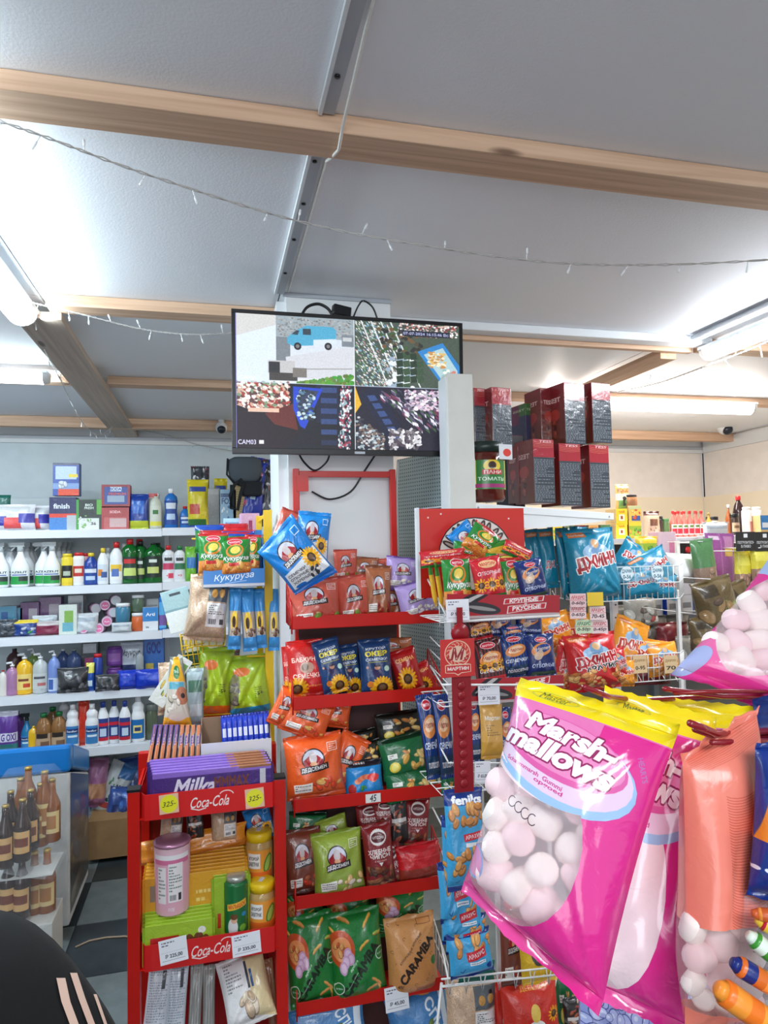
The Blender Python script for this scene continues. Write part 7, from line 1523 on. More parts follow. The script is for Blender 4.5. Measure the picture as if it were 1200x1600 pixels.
# packs
G2 = 'small packs on the seed stand'
rowb([
 ('corn', 714, 910, 48, 84, 1.635, -1, 'green corn pack with script at the front left of the seed stand'), ('cornside', 676, 912, 12, 72, 1.68, -6, 'corn pack seen edge-on, first of three at the left', dict(yaw=50, res=0)), ('cornside', 686, 914, 12, 72, 1.67, -5, 'corn pack seen edge-on, second of three at the left', dict(yaw=50, res=0)), ('cornside', 697, 915, 12, 74, 1.66, -4, 'corn pack seen edge-on, third of three at the left', dict(yaw=50, res=0)),
 ('redflower', 763, 905, 52, 70, 1.625, -8, 'red pack with three sunflowers leaning left on the seed stand'), ('corn', 801, 910, 42, 78, 1.645, -2, 'green corn pack right of the red sunflower pack'), ('blue_m', 830, 905, 48, 62, 1.62, -10, 'dark blue seed pack at the right front of the top tier'),
 ('redflower', 692, 872, 76, 26, 1.68, -4, 'red pack lying flat on the pile at the left', dict(wr=.4)), ('corn', 735, 862, 60, 34, 1.70, 10, 'green pack lying on top of the pile, centre', dict(wr=.4)), ('seeds_blue', 728, 842, 44, 46, 1.71, -38, 'blue edged pack standing on a corner at the top of the pile'), ('corn', 752, 846, 50, 50, 1.69, 36, 'green and blue pack standing on a corner, peak of the pile', dict(wr=.4)), ('cornside', 778, 860, 48, 28, 1.68, -12, 'yellow corn pack lying on the pile, right of the peak', dict(wr=.4)), ('redflower', 808, 862, 50, 22, 1.66, 26, 'red and green pack lying slanted at the right of the pile', dict(wr=.4)), ('corn', 790, 876, 70, 26, 1.67, 3, 'green pack lying behind the front corn packs', dict(wr=.4)),
 ('stripe_dark', 764, 1038, 52, 80, 1.63, -6, 'dark striped sunflower seed pack in the second tier'), ('stripe_blue', 803, 1024, 50, 68, 1.64, -5, 'blue and black striped seed pack in the second tier'), ('blue_m', 844, 1024, 50, 66, 1.63, -1, 'plain navy seed pack at the right of the second tier'),
 ('stripe_dark', 748, 985, 44, 44, 1.70, -8, 'dark red striped pack in the row behind, second tier'), ('blue_m', 780, 978, 44, 40, 1.71, 0, 'dark navy pack in the shade at the back of the second tier'), ('blue_m', 826, 976, 46, 40, 1.71, 3, 'navy pack top in the shade, second tier right'), ('stripe_blue', 800, 992, 40, 30, 1.69, -3, 'striped pack top behind the blue and black one'), ('stripe_dark', 722, 968, 30, 40, 1.72, -8, 'dark striped pack in the shade behind the red sign'),
 ('stripe_blue', 672, 1150, 30, 130, 1.72, -6, 'long blue pack hanging beside the red rack, left of two'), ('stripe_blue', 694, 1150, 28, 128, 1.68, -4, 'long blue pack hanging beside the red rack, right of two'), ('stripe_blue', 742, 1140, 22, 100, 1.64, -2, 'blue striped pack right of the hanging red strip', dict(res=0)), ('gold_m', 768, 1140, 38, 88, 1.63, 2, 'golden seed pack in the third tier'), ('stripe_blue', 790, 1150, 20, 88, 1.66, 2, 'narrow blue pack right of the golden one', dict(res=0)), ('stripe_dark', 820, 1150, 40, 90, 1.70, 0, 'dark red pack behind the large pink bag, third tier', dict(res=0)),
 ('crisp_green', 705, 1225, 36, 30, 1.70, 0, 'green pack in the shade behind the peanut packs', dict(res=0)),
], G2)
tag(715, 953, 38, 33, 1.59, '₽ 90,30', 'white price tag at the left end of the upper red strip', 0); tag(764, 1085, 36, 31, 1.59, '₽ 70,00', 'white price tag under the second red strip', 1); tag(754, 1206, 26, 32, 1.59, '₽ 65,00', 'white price tag hanging from the third tier wire', 3)
pk = [('peanut', 726, 1310, 64, 150, 1.575, 1, 'tall blue peanut pack with white lettering, front of the hanging row'), ('peanut', 712, 1330, 46, 110, 1.61, 2, 'blue peanut pack behind the front tall one'), ('peanut2', 712, 1392, 56, 90, 1.60, -1, 'blue peanut pack hanging lower at the left'), ('peanut2', 722, 1428, 66, 66, 1.595, -2, 'blue peanut pack third from the bottom of the cascade'), ('peanut2', 728, 1458, 70, 52, 1.59, -1, 'blue peanut pack second from the bottom of the cascade'), ('peanut2', 734, 1488, 72, 66, 1.575, -4, 'blue peanut pack with red banner at the bottom of the cascade'), ('peanut2', 708, 1440, 40, 60, 1.63, 0, 'blue peanut pack behind the cascade at left')]
rowb([p+(dict(depth=.035),) for p in pk], 'blue peanut packs hanging in a cascade', 'peanut pack', 'peanut_pack')
rowb([('yelmedal', 838, 1490, 58, 84, 1.62, -2, 'yellow salty snack pack with grey medal in the wire basket'), ('rust', 800, 1480, 40, 110, 1.70, 2, 'brown pack in the shade between blue and yellow packs', dict(res=0)), ('redflower', 812, 1440, 50, 70, 1.74, 0, 'dark red pack in the shade above the wire basket', dict(res=0)), ('greenp', 745, 1518, 60, 30, 1.66, 6, 'dark green pack lying in the wire basket', dict(res=0)),
 ('redbag', 828, 1580, 96, 96, 1.70, 0, 'orange red bag with yellow lettering under the wire basket'), ('redbag', 786, 1580, 30, 96, 1.74, 0, 'orange red bag behind the lettered one, seen at its left'), ('hay', 736, 1580, 84, 96, 1.74, 3, 'bag of brown nuts in the shade under the wire basket'), ('crisp_green', 885, 1560, 40, 90, 1.78, 0, 'dark green pack at the right under the basket', dict(res=0)), ('bacon', 896, 1590, 34, 60, 1.72, 0, 'dark jar-like pack at the bottom right of the basket', dict(res=0))], 'packs around the wire basket')
# ================================================================ WIRE BASKET RACK WITH TEAL AND YELLOW NUT BAGS
JY = 2.05
jr = empty('nut_rack', at(960, 960, JY+.06), label='white wire basket rack with teal and yellow nut bags right of the seed stand', cat='display rack'); JC = jr.location.copy()
basket([(842, 878, JY+.16), (910, 888, JY), (1060, 884, JY+.02), (1066, 880, JY+.16)], 9, 'basket', M_wire, JC, jr, 50, .0018, 2)
basket([(960, 1026, JY-.02), (1062, 1020, JY), (1068, 1016, JY+.14)], 9, 'basket', M_wire, JC, jr, 42, .0018, 2)
b = MB()
for y, Y in ((935, JY+.02), (1064, JY)):
    for k in range(12): x = 850+k*19; wire(b, [(x, y, Y), (x-6, y-12, Y+.15)], JC, .0014)
b.obj('basket_floor', M_wire, jr)
p = loc(962, 960, JY+.17, JC); up = MB().box(p.x-.011, p.x+.011, p.y, p.y+.02, -JC.z+.01, at(962, 885, JY+.17).z-JC.z).obj('upright', M_white, jr)
for y in (945, 965, 985): MB().lathe([(.0005, 0), (.003, 0), (.003, .001)], 8).obj('slot', M_black, jr, loc(962, y, JY+.168, JC), (math.pi/2, 0, 0))
p2 = loc(1078, 985, JY+.17, JC); MB().box(-.10, .15, -.02, .19, -JC.z, -JC.z+.01).obj('foot', M_white, jr)
for x in (848, 1062): q = loc(x, 960, JY+.17, JC); MB().box(q.x-.006, q.x+.006, q.y, q.y+.012, -JC.z+.01, q.z+.09).obj('upright', M_wire, jr)
# clear price rail
cv = Canvas(460, 90, (120, 180, 200), alpha=True); cv.al[:] = .35
for x in (.12, .47, .82): cv.ell(x, .5, .07, .085, (226, 240, 246)); cv.text('ДЖИНН', x, .38, .11, (30, 90, 110), .05); cv.text('0-56', x, .70, .09, (30, 90, 110), .045)
P = [loc(914, 925-14, JY-.004, JC), loc(1052, 921-14, JY-.004, JC)]; hh = mpp(980, 905, JY)*26
m_rail = printmat('price_rail', cv, rough=.1, bump=0)
MB().add([P[0]-Vector((0, 0, 0)), P[1], P[1]+Vector((0, 0, hh)), P[0]+Vector((0, 0, hh))], [(0, 1, 2, 3)], [[(0, 0), (1, 0), (1, 1), (0, 1)]]).obj('price_rail', m_rail, jr)
for k, x in enumerate((1000, 1048)):
    c_ = Canvas(60, 70, (226, 196, 150)); c_.text('ДЖИНН', .5, .3, .8, (150, 110, 60), .2); c_.text(['0-95', '70'][k], .5, .7, .7, (60, 50, 40), .25); tag(x, 1038, 24, 27, JY-.025, '', ['cream price tag reading 0-95 on the lower wire basket', 'cream price tag at the right end of the lower wire basket'][k], 0, c_)
G3 = 'nut bags in the wire basket rack'
rowb([
 ('jinn_teal', 925, 884, 88, 118, JY+.035, -3, 'large teal nut bag with lettering in the upper wire basket', dict(res=2)),
 ('tealplain', 836, 872, 26, 92, JY+.11, -6, 'teal nut bag at the far left of the upper basket'), ('tealplain', 856, 872, 28, 94, JY+.10, -3, 'teal nut bag second from the left, seen edge-on'), ('tealplain', 884, 880, 34, 112, JY+.08, -1, 'teal nut bag just left of the large teal bag', dict(yaw=25)),
 ('tealplain', 905, 870, 30, 96, JY+.12, 3, 'teal nut bag squeezed behind the large teal bag'), ('jinn_teal', 985, 878, 56, 62, JY+.10, 40, 'teal nut bag leaning right behind the clear price rail'), ('jinn_teal', 1016, 890, 76, 56, JY+.06, -22, 'teal nut bag lying slanted at the right end of the basket'), ('jinn_teal', 1000, 912, 70, 44, JY+.03, -5, 'teal nut bag lying low behind the price rail, centre'), ('jinn_teal', 1035, 916, 50, 40, JY+.04, 8, 'teal nut bag lying low at the right of the upper basket'), ('shrimp', 940, 920, 50, 30, JY+.05, 0, 'blue and brown snack pack low behind the price rail'),
 ('jinn_red', 925, 1034, 90, 88, JY-.12, -3, 'bright red peanut bag with large white-edged lettering', dict(res=2)), ('jinn_red', 888, 1042, 46, 80, JY-.08, 14, 'red peanut bag partly behind the bright red one'),
 ('jinn_yellow', 866, 988, 60, 62, JY+.02, -10, 'yellow nut bag top left of the price cards'), ('jinn_yellow', 905, 990, 56, 66, JY+.04, 6, 'yellow nut bag behind the price cards'), ('jinn_yellow', 852, 1030, 36, 60, JY-.02, -18, 'yellow nut bag slanted beside the navy seed pack'), ('jinn_yellow', 980, 1012, 60, 92, JY+.05, 22, 'golden nut bag leaning right above the lower basket'), ('jinn_yellow', 1010, 1022, 76, 48, JY+.04, 10, 'golden nut bag lying in the lower basket'), ('jinn_yellow', 1035, 1030, 56, 50, JY+.02, -4, 'golden nut bag at the right of the lower basket'), ('jinn_red', 966, 1038, 30, 50, JY-.03, -8, 'small red nut bag behind the golden ones'), ('jinn_yellow', 975, 1052, 36, 40, JY-.03, 4, 'golden bag low behind the wires at left'),
], G3, 'nut bag', 'nut_bag')
PC = [(903, 938, (236, 200, 200), 'pink price card at the top left of the cluster'), (930, 936, (236, 200, 60), 'blank yellow card at the top of the price card cluster'), (903, 956, (240, 214, 214), 'pink price card in the middle left of the cluster'), (934, 958, (240, 214, 214), 'pink price card in the middle right of the cluster'), (912, 979, (206, 226, 190), 'pale green price card at the bottom left of the cluster'), (937, 979, (240, 214, 214), 'pink price card at the bottom right of the cluster')]
for k, (x, y, col, lab) in enumerate(PC):
    c_ = Canvas(90, 70, col)
    if k != 1: c_.text('АРАХИС', .5, .28, .85, (190, 50, 60) if k != 4 else (40, 90, 50), .2, shear=.2); c_.text(['0-60р', '', '0-65р', '70-45', '0-50р', '0-45р'][k], .5, .72, .8, (50, 30, 40), .22, shear=.2); c_.rect(0, .47, 1, .5, (190, 60, 70))
    tag(x, y, 28, 21, JY-.135+.002*k, '', lab, 1, c_, 'price cards in front of the nut bags')
MB().tube([loc(920, 1000, JY-.12, JC), loc(920, 930, JY-.12, JC)], .002, 5).tube([loc(920, 1000, JY-.12, JC), loc(920, 1000, JY, JC)], .002, 5).obj('card_holder', M_yel, jr)

# ================================================================ BACK RIGHT: SHELVES AND COUNTER GOODS
BY = 3.05
M_grsh = mat('grey_shelf', (120, 124, 130), .45)
bs = empty('back_shelf', at(1060, 866, BY), label='white back shelf full of jars, bottles and packets at the right', cat='shelving'); BSC = bs.location.copy()
zb_ = at(1050, 840, BY).z; x0, x1 = at(815, 860, BY).x, at(1290, 860, BY).x
MB().box(x0-BSC.x, x1-BSC.x, 0, .42, zb_-BSC.z-.025, zb_-BSC.z).obj('shelf_board', M_white, bs)
zl = at(1045, 962, BY-.1).z
MB().box(at(1008, 960, BY).x-BSC.x, x1-BSC.x, -.1, .40, zl-BSC.z-.02, zl-BSC.z).obj('shelf_board', M_grsh, bs)
for px in (1093, 820, 1285): q = at(px, 960, BY).x-BSC.x; MB().box(q-.016, q+.016, .38, .41, -BSC.z, zb_-BSC.z+.1).obj('upright', M_grsh, bs)
MB().box(x0-BSC.x, x1-BSC.x, .41, .42, -BSC.z+.05, zb_-BSC.z-.03).obj('back_panel', mat('shelf_back_dark', (110, 108, 106), .6), bs)
MB().box(x0-BSC.x, x1-BSC.x, -.1, .40, .3-BSC.z, .33-BSC.z).obj('shelf_board', M_grsh, bs)
def bz(px, Y, z=None): return pyz(px, Y, zb_ if z is None else z)
G4 = 'goods on the back shelf at right'
quick('cocoa', (226, 170, 100), (0, .35, 1, .6, (226, 226, 200)), (.1, .6, .9, .9, (110, 160, 80)), txt=[('КОКОС', .5, .22, .8, (120, 60, 40), .2)], blobs=(4, .3, .5, .7, .8, [(60, 60, 50)], .1, .2)); quick('yellowtea', (246, 216, 50), (.25, .35, .75, .75, (240, 236, 210)), (.4, .45, .6, .65, (150, 80, 40)), txt=[('ЧАЙ', .5, .18, .5, (180, 60, 40), .2)]); quick('nutcan', (226, 190, 90), (0, 0, 1, .2, (190, 200, 150)), (.2, .6, .9, .9, (60, 90, 160)), blobs=(8, .1, .2, .9, .8, [(200, 80, 50), (240, 206, 120)], .08, .15)); quick('greencan', (150, 180, 60), (0, 0, 1, .3, (240, 206, 60)), blobs=(9, .1, .3, .9, .9, [(240, 160, 60), (90, 150, 60), (200, 50, 50)], .08, .15)); quick('coffeepouch', (206, 176, 150), (0, 0, 1, .16, (90, 50, 40)), (.25, .3, .75, .55, (120, 80, 60)), blobs=(8, .1, .6, .9, .95, [(150, 110, 80)], .04, .08))
Y = BY+.05
def rb(px, w, h, key, lab, dy=.05, up=0, dep=.06, side=(200, 170, 120)): return box('box', px, pyz(px, BY+dy, zb_+up), w, h, BY+dy, dep, (PM[key], mat('sd_%s' % key, side, .5)), lab, 'box', G4)
rb(972, 20, 24, 'yellowtea', 'yellow tea box, lower of the stack on the back shelf'); rb(972, 20, 25, 'yellowtea', 'yellow tea box, upper of the stack on the back shelf', up=.071); rb(962, 12, 25, 'yellowtea', 'yellow box edge left of the yellow tea stack', dy=.09, up=.071)
bag('pouch', 972, pyz(972, BY+.08, zb_+.145)-20, 24, 42, BY+.08, PM['cocoa'], 'orange and green cocoa pouch on top of the yellow boxes', 'pouch', G4, res=0, pitch=0, depth=.03)
rb(993, 22, 28, 'greencan', 'green and yellow box under the nut box', side=(150, 60, 40)); rb(993, 22, 26, 'nutcan', 'box with nut pictures above the green box', up=.082); bottle('jar', 990, pyz(990, BY+.05, zb_+.158), 22, 21, BY+.05, 'jar', mat('nuts', (170, 120, 80), .3), mat('lid_bk', (40, 36, 40), .3), 'jar of nuts with black lid on top of the nut box', None, cat='jar', group=G4, n=14)
bag('pouch', 1018, bz(1018, Y)-21, 28, 42, Y, PM['coffeepouch'], 'brown-topped coffee pouch on the back shelf', 'pouch', G4, res=0, pitch=0, depth=.04)
def rbot(px, w, h, kind, body, cap, lab, label=None, dy=.05, cat='bottle', name='bottle', lz=(.1, .5)): return bottle(name, px, bz(px, BY+dy), w, h, BY+dy, kind, body, cap, lab, label, lz, cat, G4, .9, n=12)
KR = mt('ketchup', (196, 30, 34)); L_k = plab('ketch', (226, 220, 214), [(.1, .4, .9, .9, (206, 40, 60)), (.2, .1, .8, .3, (90, 130, 60))])
rbot(1034, 14, 34, 'jar', mt('cofdark', (70, 50, 44)), BLK, 'small dark jar beside the coffee pouch', None, cat='jar', name='jar'); rbot(1044, 12, 30, 'jar', mt('greenjr', (90, 120, 70)), mt('grn2', (70, 120, 70)), 'small green jar left of the ketchup bottles', None, cat='jar', name='jar')
kb = rbot(1056, 11, 42, 'sauce', mt('kcl', (206, 110, 100), .15), KR, 'ketchup bottle with red cap, first of the front row', L_k)
for k in range(5): q = cpy(kb, 1065+k*9, bz(1065+k*9, BY+.05), BY+.05, 'ketchup bottle with red cap, %s of the front row' % ordn[k+1], .02)
for k in range(4): q = cpy(kb, 1060+k*11, bz(1060+k*11, BY+.14), BY+.14, 'ketchup bottle with red cap, %s of the back row' % (['first']+ordn[1:])[k], .02)
rbot(1112, 11, 38, 'sauce', mt('oilb', (206, 150, 70), .15), mt('oilcap', (150, 130, 70)), 'amber sauce bottle right of the ketchup bottles'); rbot(1120, 20, 32, 'jar', mt('mayo', (216, 206, 190)), BLK, 'jar with dark lid behind the white round bag', None, cat='jar', name='jar', dy=.1)
bag('bag', 1118, bz(1118, BY)-10, 48, 26, BY, PM['pale'], 'white rounded bag lying on the back shelf', 'bag', G4, res=0, pitch=0, wr=.1)
rbot(1143, 10, 50, 'sauce', mt('ambr', (150, 80, 40), .15), W_, 'slim amber bottle with white cap, back shelf'); rbot(1162, 18, 64, 'oil', mt('dkbot', (40, 24, 26), .15), RED, 'tall dark bottle with red cap, back shelf', None, dy=.1); rbot(1153, 15, 36, 'jar', mt('dkj2', (60, 44, 36)), BLK, 'dark jar with cream label in front of the tall bottle', plab('crl', (200, 170, 140), [(.2, .3, .8, .6, (120, 90, 60))]), cat='jar', name='jar', lz=(.2, .6), dy=.03)
rbot(1173, 15, 46, 'can', mt('whc', (232, 226, 222)), W_, 'white can with ribbed cap, left of two', plab('pinkt', (236, 226, 222), [(.5, 0, 1, 1, (206, 130, 130))]), cat='can', name='can'); rbot(1189, 16, 46, 'can', mt('whc', (232, 226, 222)), W_, 'white can with ribbed cap, right of two', None, cat='can', name='can', dy=.1)
quick('bluebx', (40, 130, 200), (.1, .35, .9, .6, (230, 236, 240)), (.0, .7, 1, 1, (226, 190, 120))); rb(1202, 30, 32, 'bluebx', 'blue and white box at the right edge of the back shelf', dy=-.0)
# things hanging and standing below the back shelf
quick('pinkpk', (226, 200, 210), (.6, .2, 1, .9, (214, 130, 160)), (0, .8, 1, 1, (206, 50, 70))); quick('purple', (150, 80, 150), (.1, .05, .45, .12, (226, 200, 226)), (.6, .05, .9, .3, (190, 130, 180)), (.6, .25, .9, .4, (206, 170, 90)), (.47, 0, .5, 1, (180, 120, 180))); quick('blackhd', (30, 30, 34), (.4, .1, .6, .3, (220, 220, 220)), txt=[('ПОГРУЗИТЕСЬ', .5, .55, .85, (200, 200, 200), .09), ('В ПИВО', .5, .75, .5, (200, 200, 200), .09)], w=150, h=90)
quick('yelsn', (210, 196, 60), (.1, .1, .9, .4, (226, 216, 90)), (0, .6, 1, 1, (140, 110, 90)), blobs=(9, .1, .6, .9, .95, [(170, 130, 110)], .08, .16)); quick('grsn', (84, 130, 84), (0, .55, 1, 1, (140, 116, 100)), blobs=(6, .2, .6, .9, .95, [(160, 130, 110)], .1, .2)); quick('brsn', (96, 80, 50), (.1, .1, .5, .3, (60, 50, 36)), blobs=(18, .1, .3, .9, .95, [(150, 120, 80), (110, 120, 60), (90, 70, 60)], .08, .18)); quick('whitebl', (206, 210, 214), (.92, 0, 1, 1, (40, 80, 180)), (.2, .7, .8, .85, (120, 124, 130)), (0, .48, 1, .5, (150, 154, 160)))
HG = 'snack packs hanging at the back right'
def rh(lab, key, x, y, w, h, Y, rl=0, nm='snack_pack', c='snack pack', **k): return bag(nm, x, y, w, h, Y, PM[key], lab, c, HG, roll=rl, res=0 if w < 60 else 1, pitch=0, **k)
rh('green snack pack hanging in front of the purple pack', 'grsn', 1100, 882, 42, 80, 2.5, -6); rh('large purple pack hanging under the round white bag', 'purple', 1125, 878, 54, 90, 2.62, 2, depth=.03); rh('green and yellow snack pack at the right, left of two', 'yelsn', 1162, 890, 34, 66, 2.45, 1); rh('green and yellow snack pack at the right, right of two', 'yelsn', 1188, 882, 36, 60, 2.42, -2)
rh('olive brown snack pack hanging below the green one', 'brsn', 1118, 945, 74, 84, 2.3, -12, wr=.4); rh('brown snack pack lower right behind the pink bag', 'brsn', 1150, 950, 60, 80, 2.35, -18); rh('green and brown snack pack low, above the pink bag tip', 'brsn', 1105, 992, 60, 60, 2.3, -6, wr=.4)
for k, x in enumerate((1166, 1196)): box('header_card', x, 861, 36, 30, 2.4, .003, (PM['blackhd'],)*2, ['black header card with white lettering, left of two', 'black header card with white lettering, right of two'][k], 'card', 'black header cards above the snack packs', lid=False)
pst = empty('pack_stand', at(1160, 900, 2.72), label='white wire stand with hooks carrying the hanging snack packs at the back right', cat='display rack'); PS = pst.location.copy()
b = MB()
for y_ in (848, 905, 955): b.tube([loc(1060, y_, 2.70, PS), loc(1290, y_, 2.70, PS)], .003, 5)
b.obj('crossbar', M_wire, pst)
for x_ in (1062, 1288): q = loc(x_, 900, 2.71, PS); MB().box(q.x-.008, q.x+.008, q.y, q.y+.016, -PS.z, q.z+.16).obj('upright', M_wire, pst)
for x_, y_, Y_ in ((1098, 846, 2.47), (1162, 861, 2.40), (1188, 856, 2.39), (1110, 905, 2.27), (1140, 912, 2.32), (1103, 962, 2.27)): q = at(x_, y_, Y_); MB().tube([q-PS, Vector((q.x, 2.70, q.z))-PS], .002, 5).obj('hook', M_wire, pst)
rail = props(MB().tube([at(1090, 838, 2.66), at(1260, 836, 2.66)], .004, 6).tube([at(1090, 838, 2.66), at(1090, 838, 3.05)], .004, 6).tube([at(1250, 836, 2.66), at(1250, 836, 3.05)], .004, 6).obj('hanging_rail', M_wire), 'thin white rail carrying the purple pack and black cards', 'rail')
box('box', 1045, 905, 32, 74, 2.9, .08, (PM['pinkpk'], mat('sdpp', (220, 180, 195), .5)), 'pink and white box left of the black coffee machine', 'box', None)
cm = empty('coffee_machine', at(1080, 905, 2.92), label='black coffee machine with a round red light behind the green pack', cat='coffee machine'); k = mpp(1080, 900, 2.92)
MB().box(-25*k, 24*k, 0, .2, 0, 60*k).obj('housing', M_black, cm, bevel=.01); MB().lathe([(.0005, 0), (5*k, 0), (5*k, .003), (.0005, .003)], 16).obj('button', mat('red_button', (220, 50, 50), .3), cm, (-4*k, 0, 46*k), (math.pi/2, 0, 0)); MB().box(-25*k, 24*k, -.006, .2, 60*k, 66*k).obj('lid', M_white, cm, bevel=.003)
MB().box(-20*k, 20*k, -.05, 0, 0, .012).obj('drip_tray', M_grey, cm)
bag('bag', 1068, 888, 60, 46, 2.6, mat('white_cloth', (240, 240, 238), .8), 'round white stuffed bag behind the wire basket', 'bag', None, pitch=0, wr=.12, depth=.12, roll=4)
for k, (x, lab) in enumerate(((1028, 'left'), (1052, 'middle'), (1074, 'right'))): box('white_box', x, 962-2*k, 26 if k < 2 else 30, 56, 2.78, .12, (PM['whitebl'], mat('blue_side', (34, 70, 180), .4)), 'white box with blue edge on the grey shelf, %s of three' % lab, 'box', 'white and blue boxes on the grey shelf', 12)
quick('redchips', (110, 24, 34), blobs=(10, .1, .2, .9, .9, [(150, 40, 50), (90, 60, 40), (60, 20, 24)], .1, .2)); quick('clearbag', (150, 146, 136), blobs=(14, .1, .1, .9, .9, [(190, 188, 180), (110, 100, 90), (170, 60, 60)], .08, .2))
for x, y, w, h, key, Y_, lab in ((1000, 958, 60, 50, 'clearbag', 2.7, 'clear bag with red print above the golden bags'), (1050, 1000, 56, 56, 'redchips', 2.7, 'dark red bag under the grey shelf, left'), (1075, 1018, 44, 50, 'clearbag', 2.6, 'clear crumpled bag under the grey shelf'), (1020, 985, 50, 50, 'clearbag', 2.8, 'clear bag beside the white upright'), (1055, 975, 50, 30, 'clearbag', 2.85, 'clear bag directly under the white boxes'), (1095, 1030, 40, 50, 'redchips', 2.75, 'dark red bag under the grey shelf, right'), (975, 975, 30, 60, 'clearbag', 2.75, 'clear bag directly behind the white upright'), (1015, 1040, 70, 60, 'redchips', 2.9, 'dark red bag deep behind the lower wire basket')):
    bag('bag', x, y, w, h, Y_, PM[key], lab, 'bag', 'bags under the grey shelf', res=0, wr=.5, pitch=0)
quick('mixrow', (120, 130, 90), (.2, .2, .8, .6, (206, 206, 190))); 
for k, (x, key, lab) in enumerate(((872, 'greencan', 'green packet at the left of the row under the sauce shelf'), (890, 'mixrow', 'olive packet second in the row under the sauce shelf'), (908, 'redchips', 'dark red packet in the row under the sauce shelf'), (928, 'cocoa', 'orange packet in the row under the sauce shelf'), (947, 'grsn', 'dark green packet at the right of the row under the sauce shelf'))):
    box('packet', x, bz(x, BY+.06), 17, 22, BY+.06, .06, (PM[key], mat('sdmix', (90, 90, 70), .5)), lab, 'packet', 'packets in the row under the sauce shelf')
bottle('pot', 850, bz(850, BY+.06), 46, 13, BY+.06, 'tub', M_black, M_black, 'black round pot lid in the row under the sauce shelf', None, cat='pot', n=20)
bag('bag', 1010, 856, 40, 36, 2.8, PM['greencan'], 'bag with green and red print above the teal bags', 'bag', None, res=0, pitch=0)
# ================================================================ FRONT: PINK MARSHMALLOW BAGS ON DARK RED PEGS
MAG = (228, 48, 146)
def D_marsh(window=True, hole=.30):
    c = Canvas(520, 760, MAG, 2, alpha=window); c.vgrad((232, 130, 186), (230, 52, 148), .0, .9)
    c.poly([(.62, .1), (1, .1), (1, 1), (.35, 1), (.6, .75)], MAG); c.poly([(0, .74), (.3, .86), (.6, 1), (0, 1)], (232, 84, 160))
    c.ell(.27, .62, .46, .48, (250, 226, 232))                              # window
    c.ell(.42, .30, .50, .24, (160, 196, 236), 1, 5); c.ell(.42, .285, .475, .215, (236, 206, 230), 1, 5); c.ell(.42, .25, .43, .17, (226, 96, 168), 1, 5); c.ell(.42, .24, .41, .15, (236, 140, 192), 1, 5)
    for t, x, y, w, h in (('Marsh-', .46, .19, .60, .12), ('mallows', .40, .275, .76, .13)):
        c.text(t, x, y, w, (250, 240, 246), h, ang=4, shear=.25, bold=.05, out=(150, 30, 90), ow=.010)
    c.text('HEARTS', .90, .21, .13, (190, 110, 180), .03, ang=60, bold=.02); c.text('Schaummarsh  Gummi', .30, .375, .42, (210, 60, 140), .026, ang=6, bold=.02); c.text('opgoed', .42, .405, .2, (210, 60, 140), .03, ang=5, bold=.02)
    c.rect(0, 0, 1, .095, (250, 224, 20)); c.ell(.28, .055, .16, .03, (200, 200, 60)); c.ell(.28, .055, .145, .024, (240, 214, 40)); c.text('Master', .28, .055, .2, (120, 130, 60), .045, shear=.3)
    c.ell(.06, .83, .08, .10, (150, 170, 220), 1, -20); c.ell(.06, .83, .065, .085, (226, 150, 190), 1, -20)
    c.fine(.30, .52, .42, .60, 3, (70, 40, 60), .0)
    for k in range(4): c.arc(.22+k*.055, .52+.008*k, .028, .03, 30, 300, .006, (60, 40, 60))
    if window:
        yy, xx = np.mgrid[0:c.h, 0:c.w]; u, v = xx/c.w, yy/c.h
        w_ = ((u-.27)/.46)**2+((v-.62)/(.48*c.asp))**2 < 1
        logo = (((u-.42)/.5)**2+((v-.30)/(.24*c.asp))**2 < 1)
        s_ = w_ & ~logo & (c.a.mean(2) > 190); c.al[s_] = hole; c.a[s_] = (255, 232, 238)
    return c
m_marsh = printmat('marsh_print', D_marsh(), rough=.16, coat=.8, bump=.5, bscale=26)
m_marsh_back = printmat('marsh_back', D_marsh(False), rough=.16, coat=.8, bump=.5, bscale=26)
def marshpiece():
    prof = []
    for k in range(9):
        a = math.pi*(k/8)-math.pi/2; prof.append((max(.0004, abs(math.cos(a))**.45*.0155), math.copysign(abs(math.sin(a))**.6, math.sin(a))*.017))
    return MB().lathe(prof, 14)
MW = mat('marshmallow_white', (252, 240, 234), .8); MPk = mat('marshmallow_pink', (250, 218, 222), .8)
mm = []
for m_ in (MW, MPk): o = marshpiece().obj('marshmallow', m_, None, (0, 0, -9)); mm.append(o.data); bpy.data.objects.remove(o)
def fillmarsh(o, cs, regs, n, seed, off=0.0, sc=1.0, depth=.07):
    P = [at(*c) for c in cs]; c0 = sum(P, Vector())/4; tl, tr, br, bl = [p-c0 for p in P]; N = Vector(o['N']); r = random.Random(seed)
    done = []
    t = 0
    while len(done) < n and t < 3000:
        t += 1; u, v = r.uniform(regs[0], regs[2]), r.uniform(regs[1], regs[3])
        s_, t_ = 2*u-1, 1-2*v
        h_ = .88*depth/2*max(0, 1-abs(s_*1.06)**2.6)**.5*max(0, 1-abs(t_*1.1)**3.2)**.55      # half thickness of the bag there
        f_ = min(sc, (h_-.001)/.0168)
        if f_ < .4 or abs(s_) > .80 or abs(t_) > .84: continue
        p = (tl*(1-u)+tr*u)*(1-v)+(bl*(1-u)+br*u)*v+N*(off+max(0, h_-.018*f_)*.6)
        if any((p-q).length < .0115*(f_+g_) for q, g_ in done): continue
        done.append((p, f_)); sc_ = f_*r.uniform(.88, 1.0); x = link('marshmallow', mm[r.random() < .45], o, p, (r.uniform(0, 3), r.uniform(0, 3), r.uniform(0, 3))); x.scale = (sc_,)*3
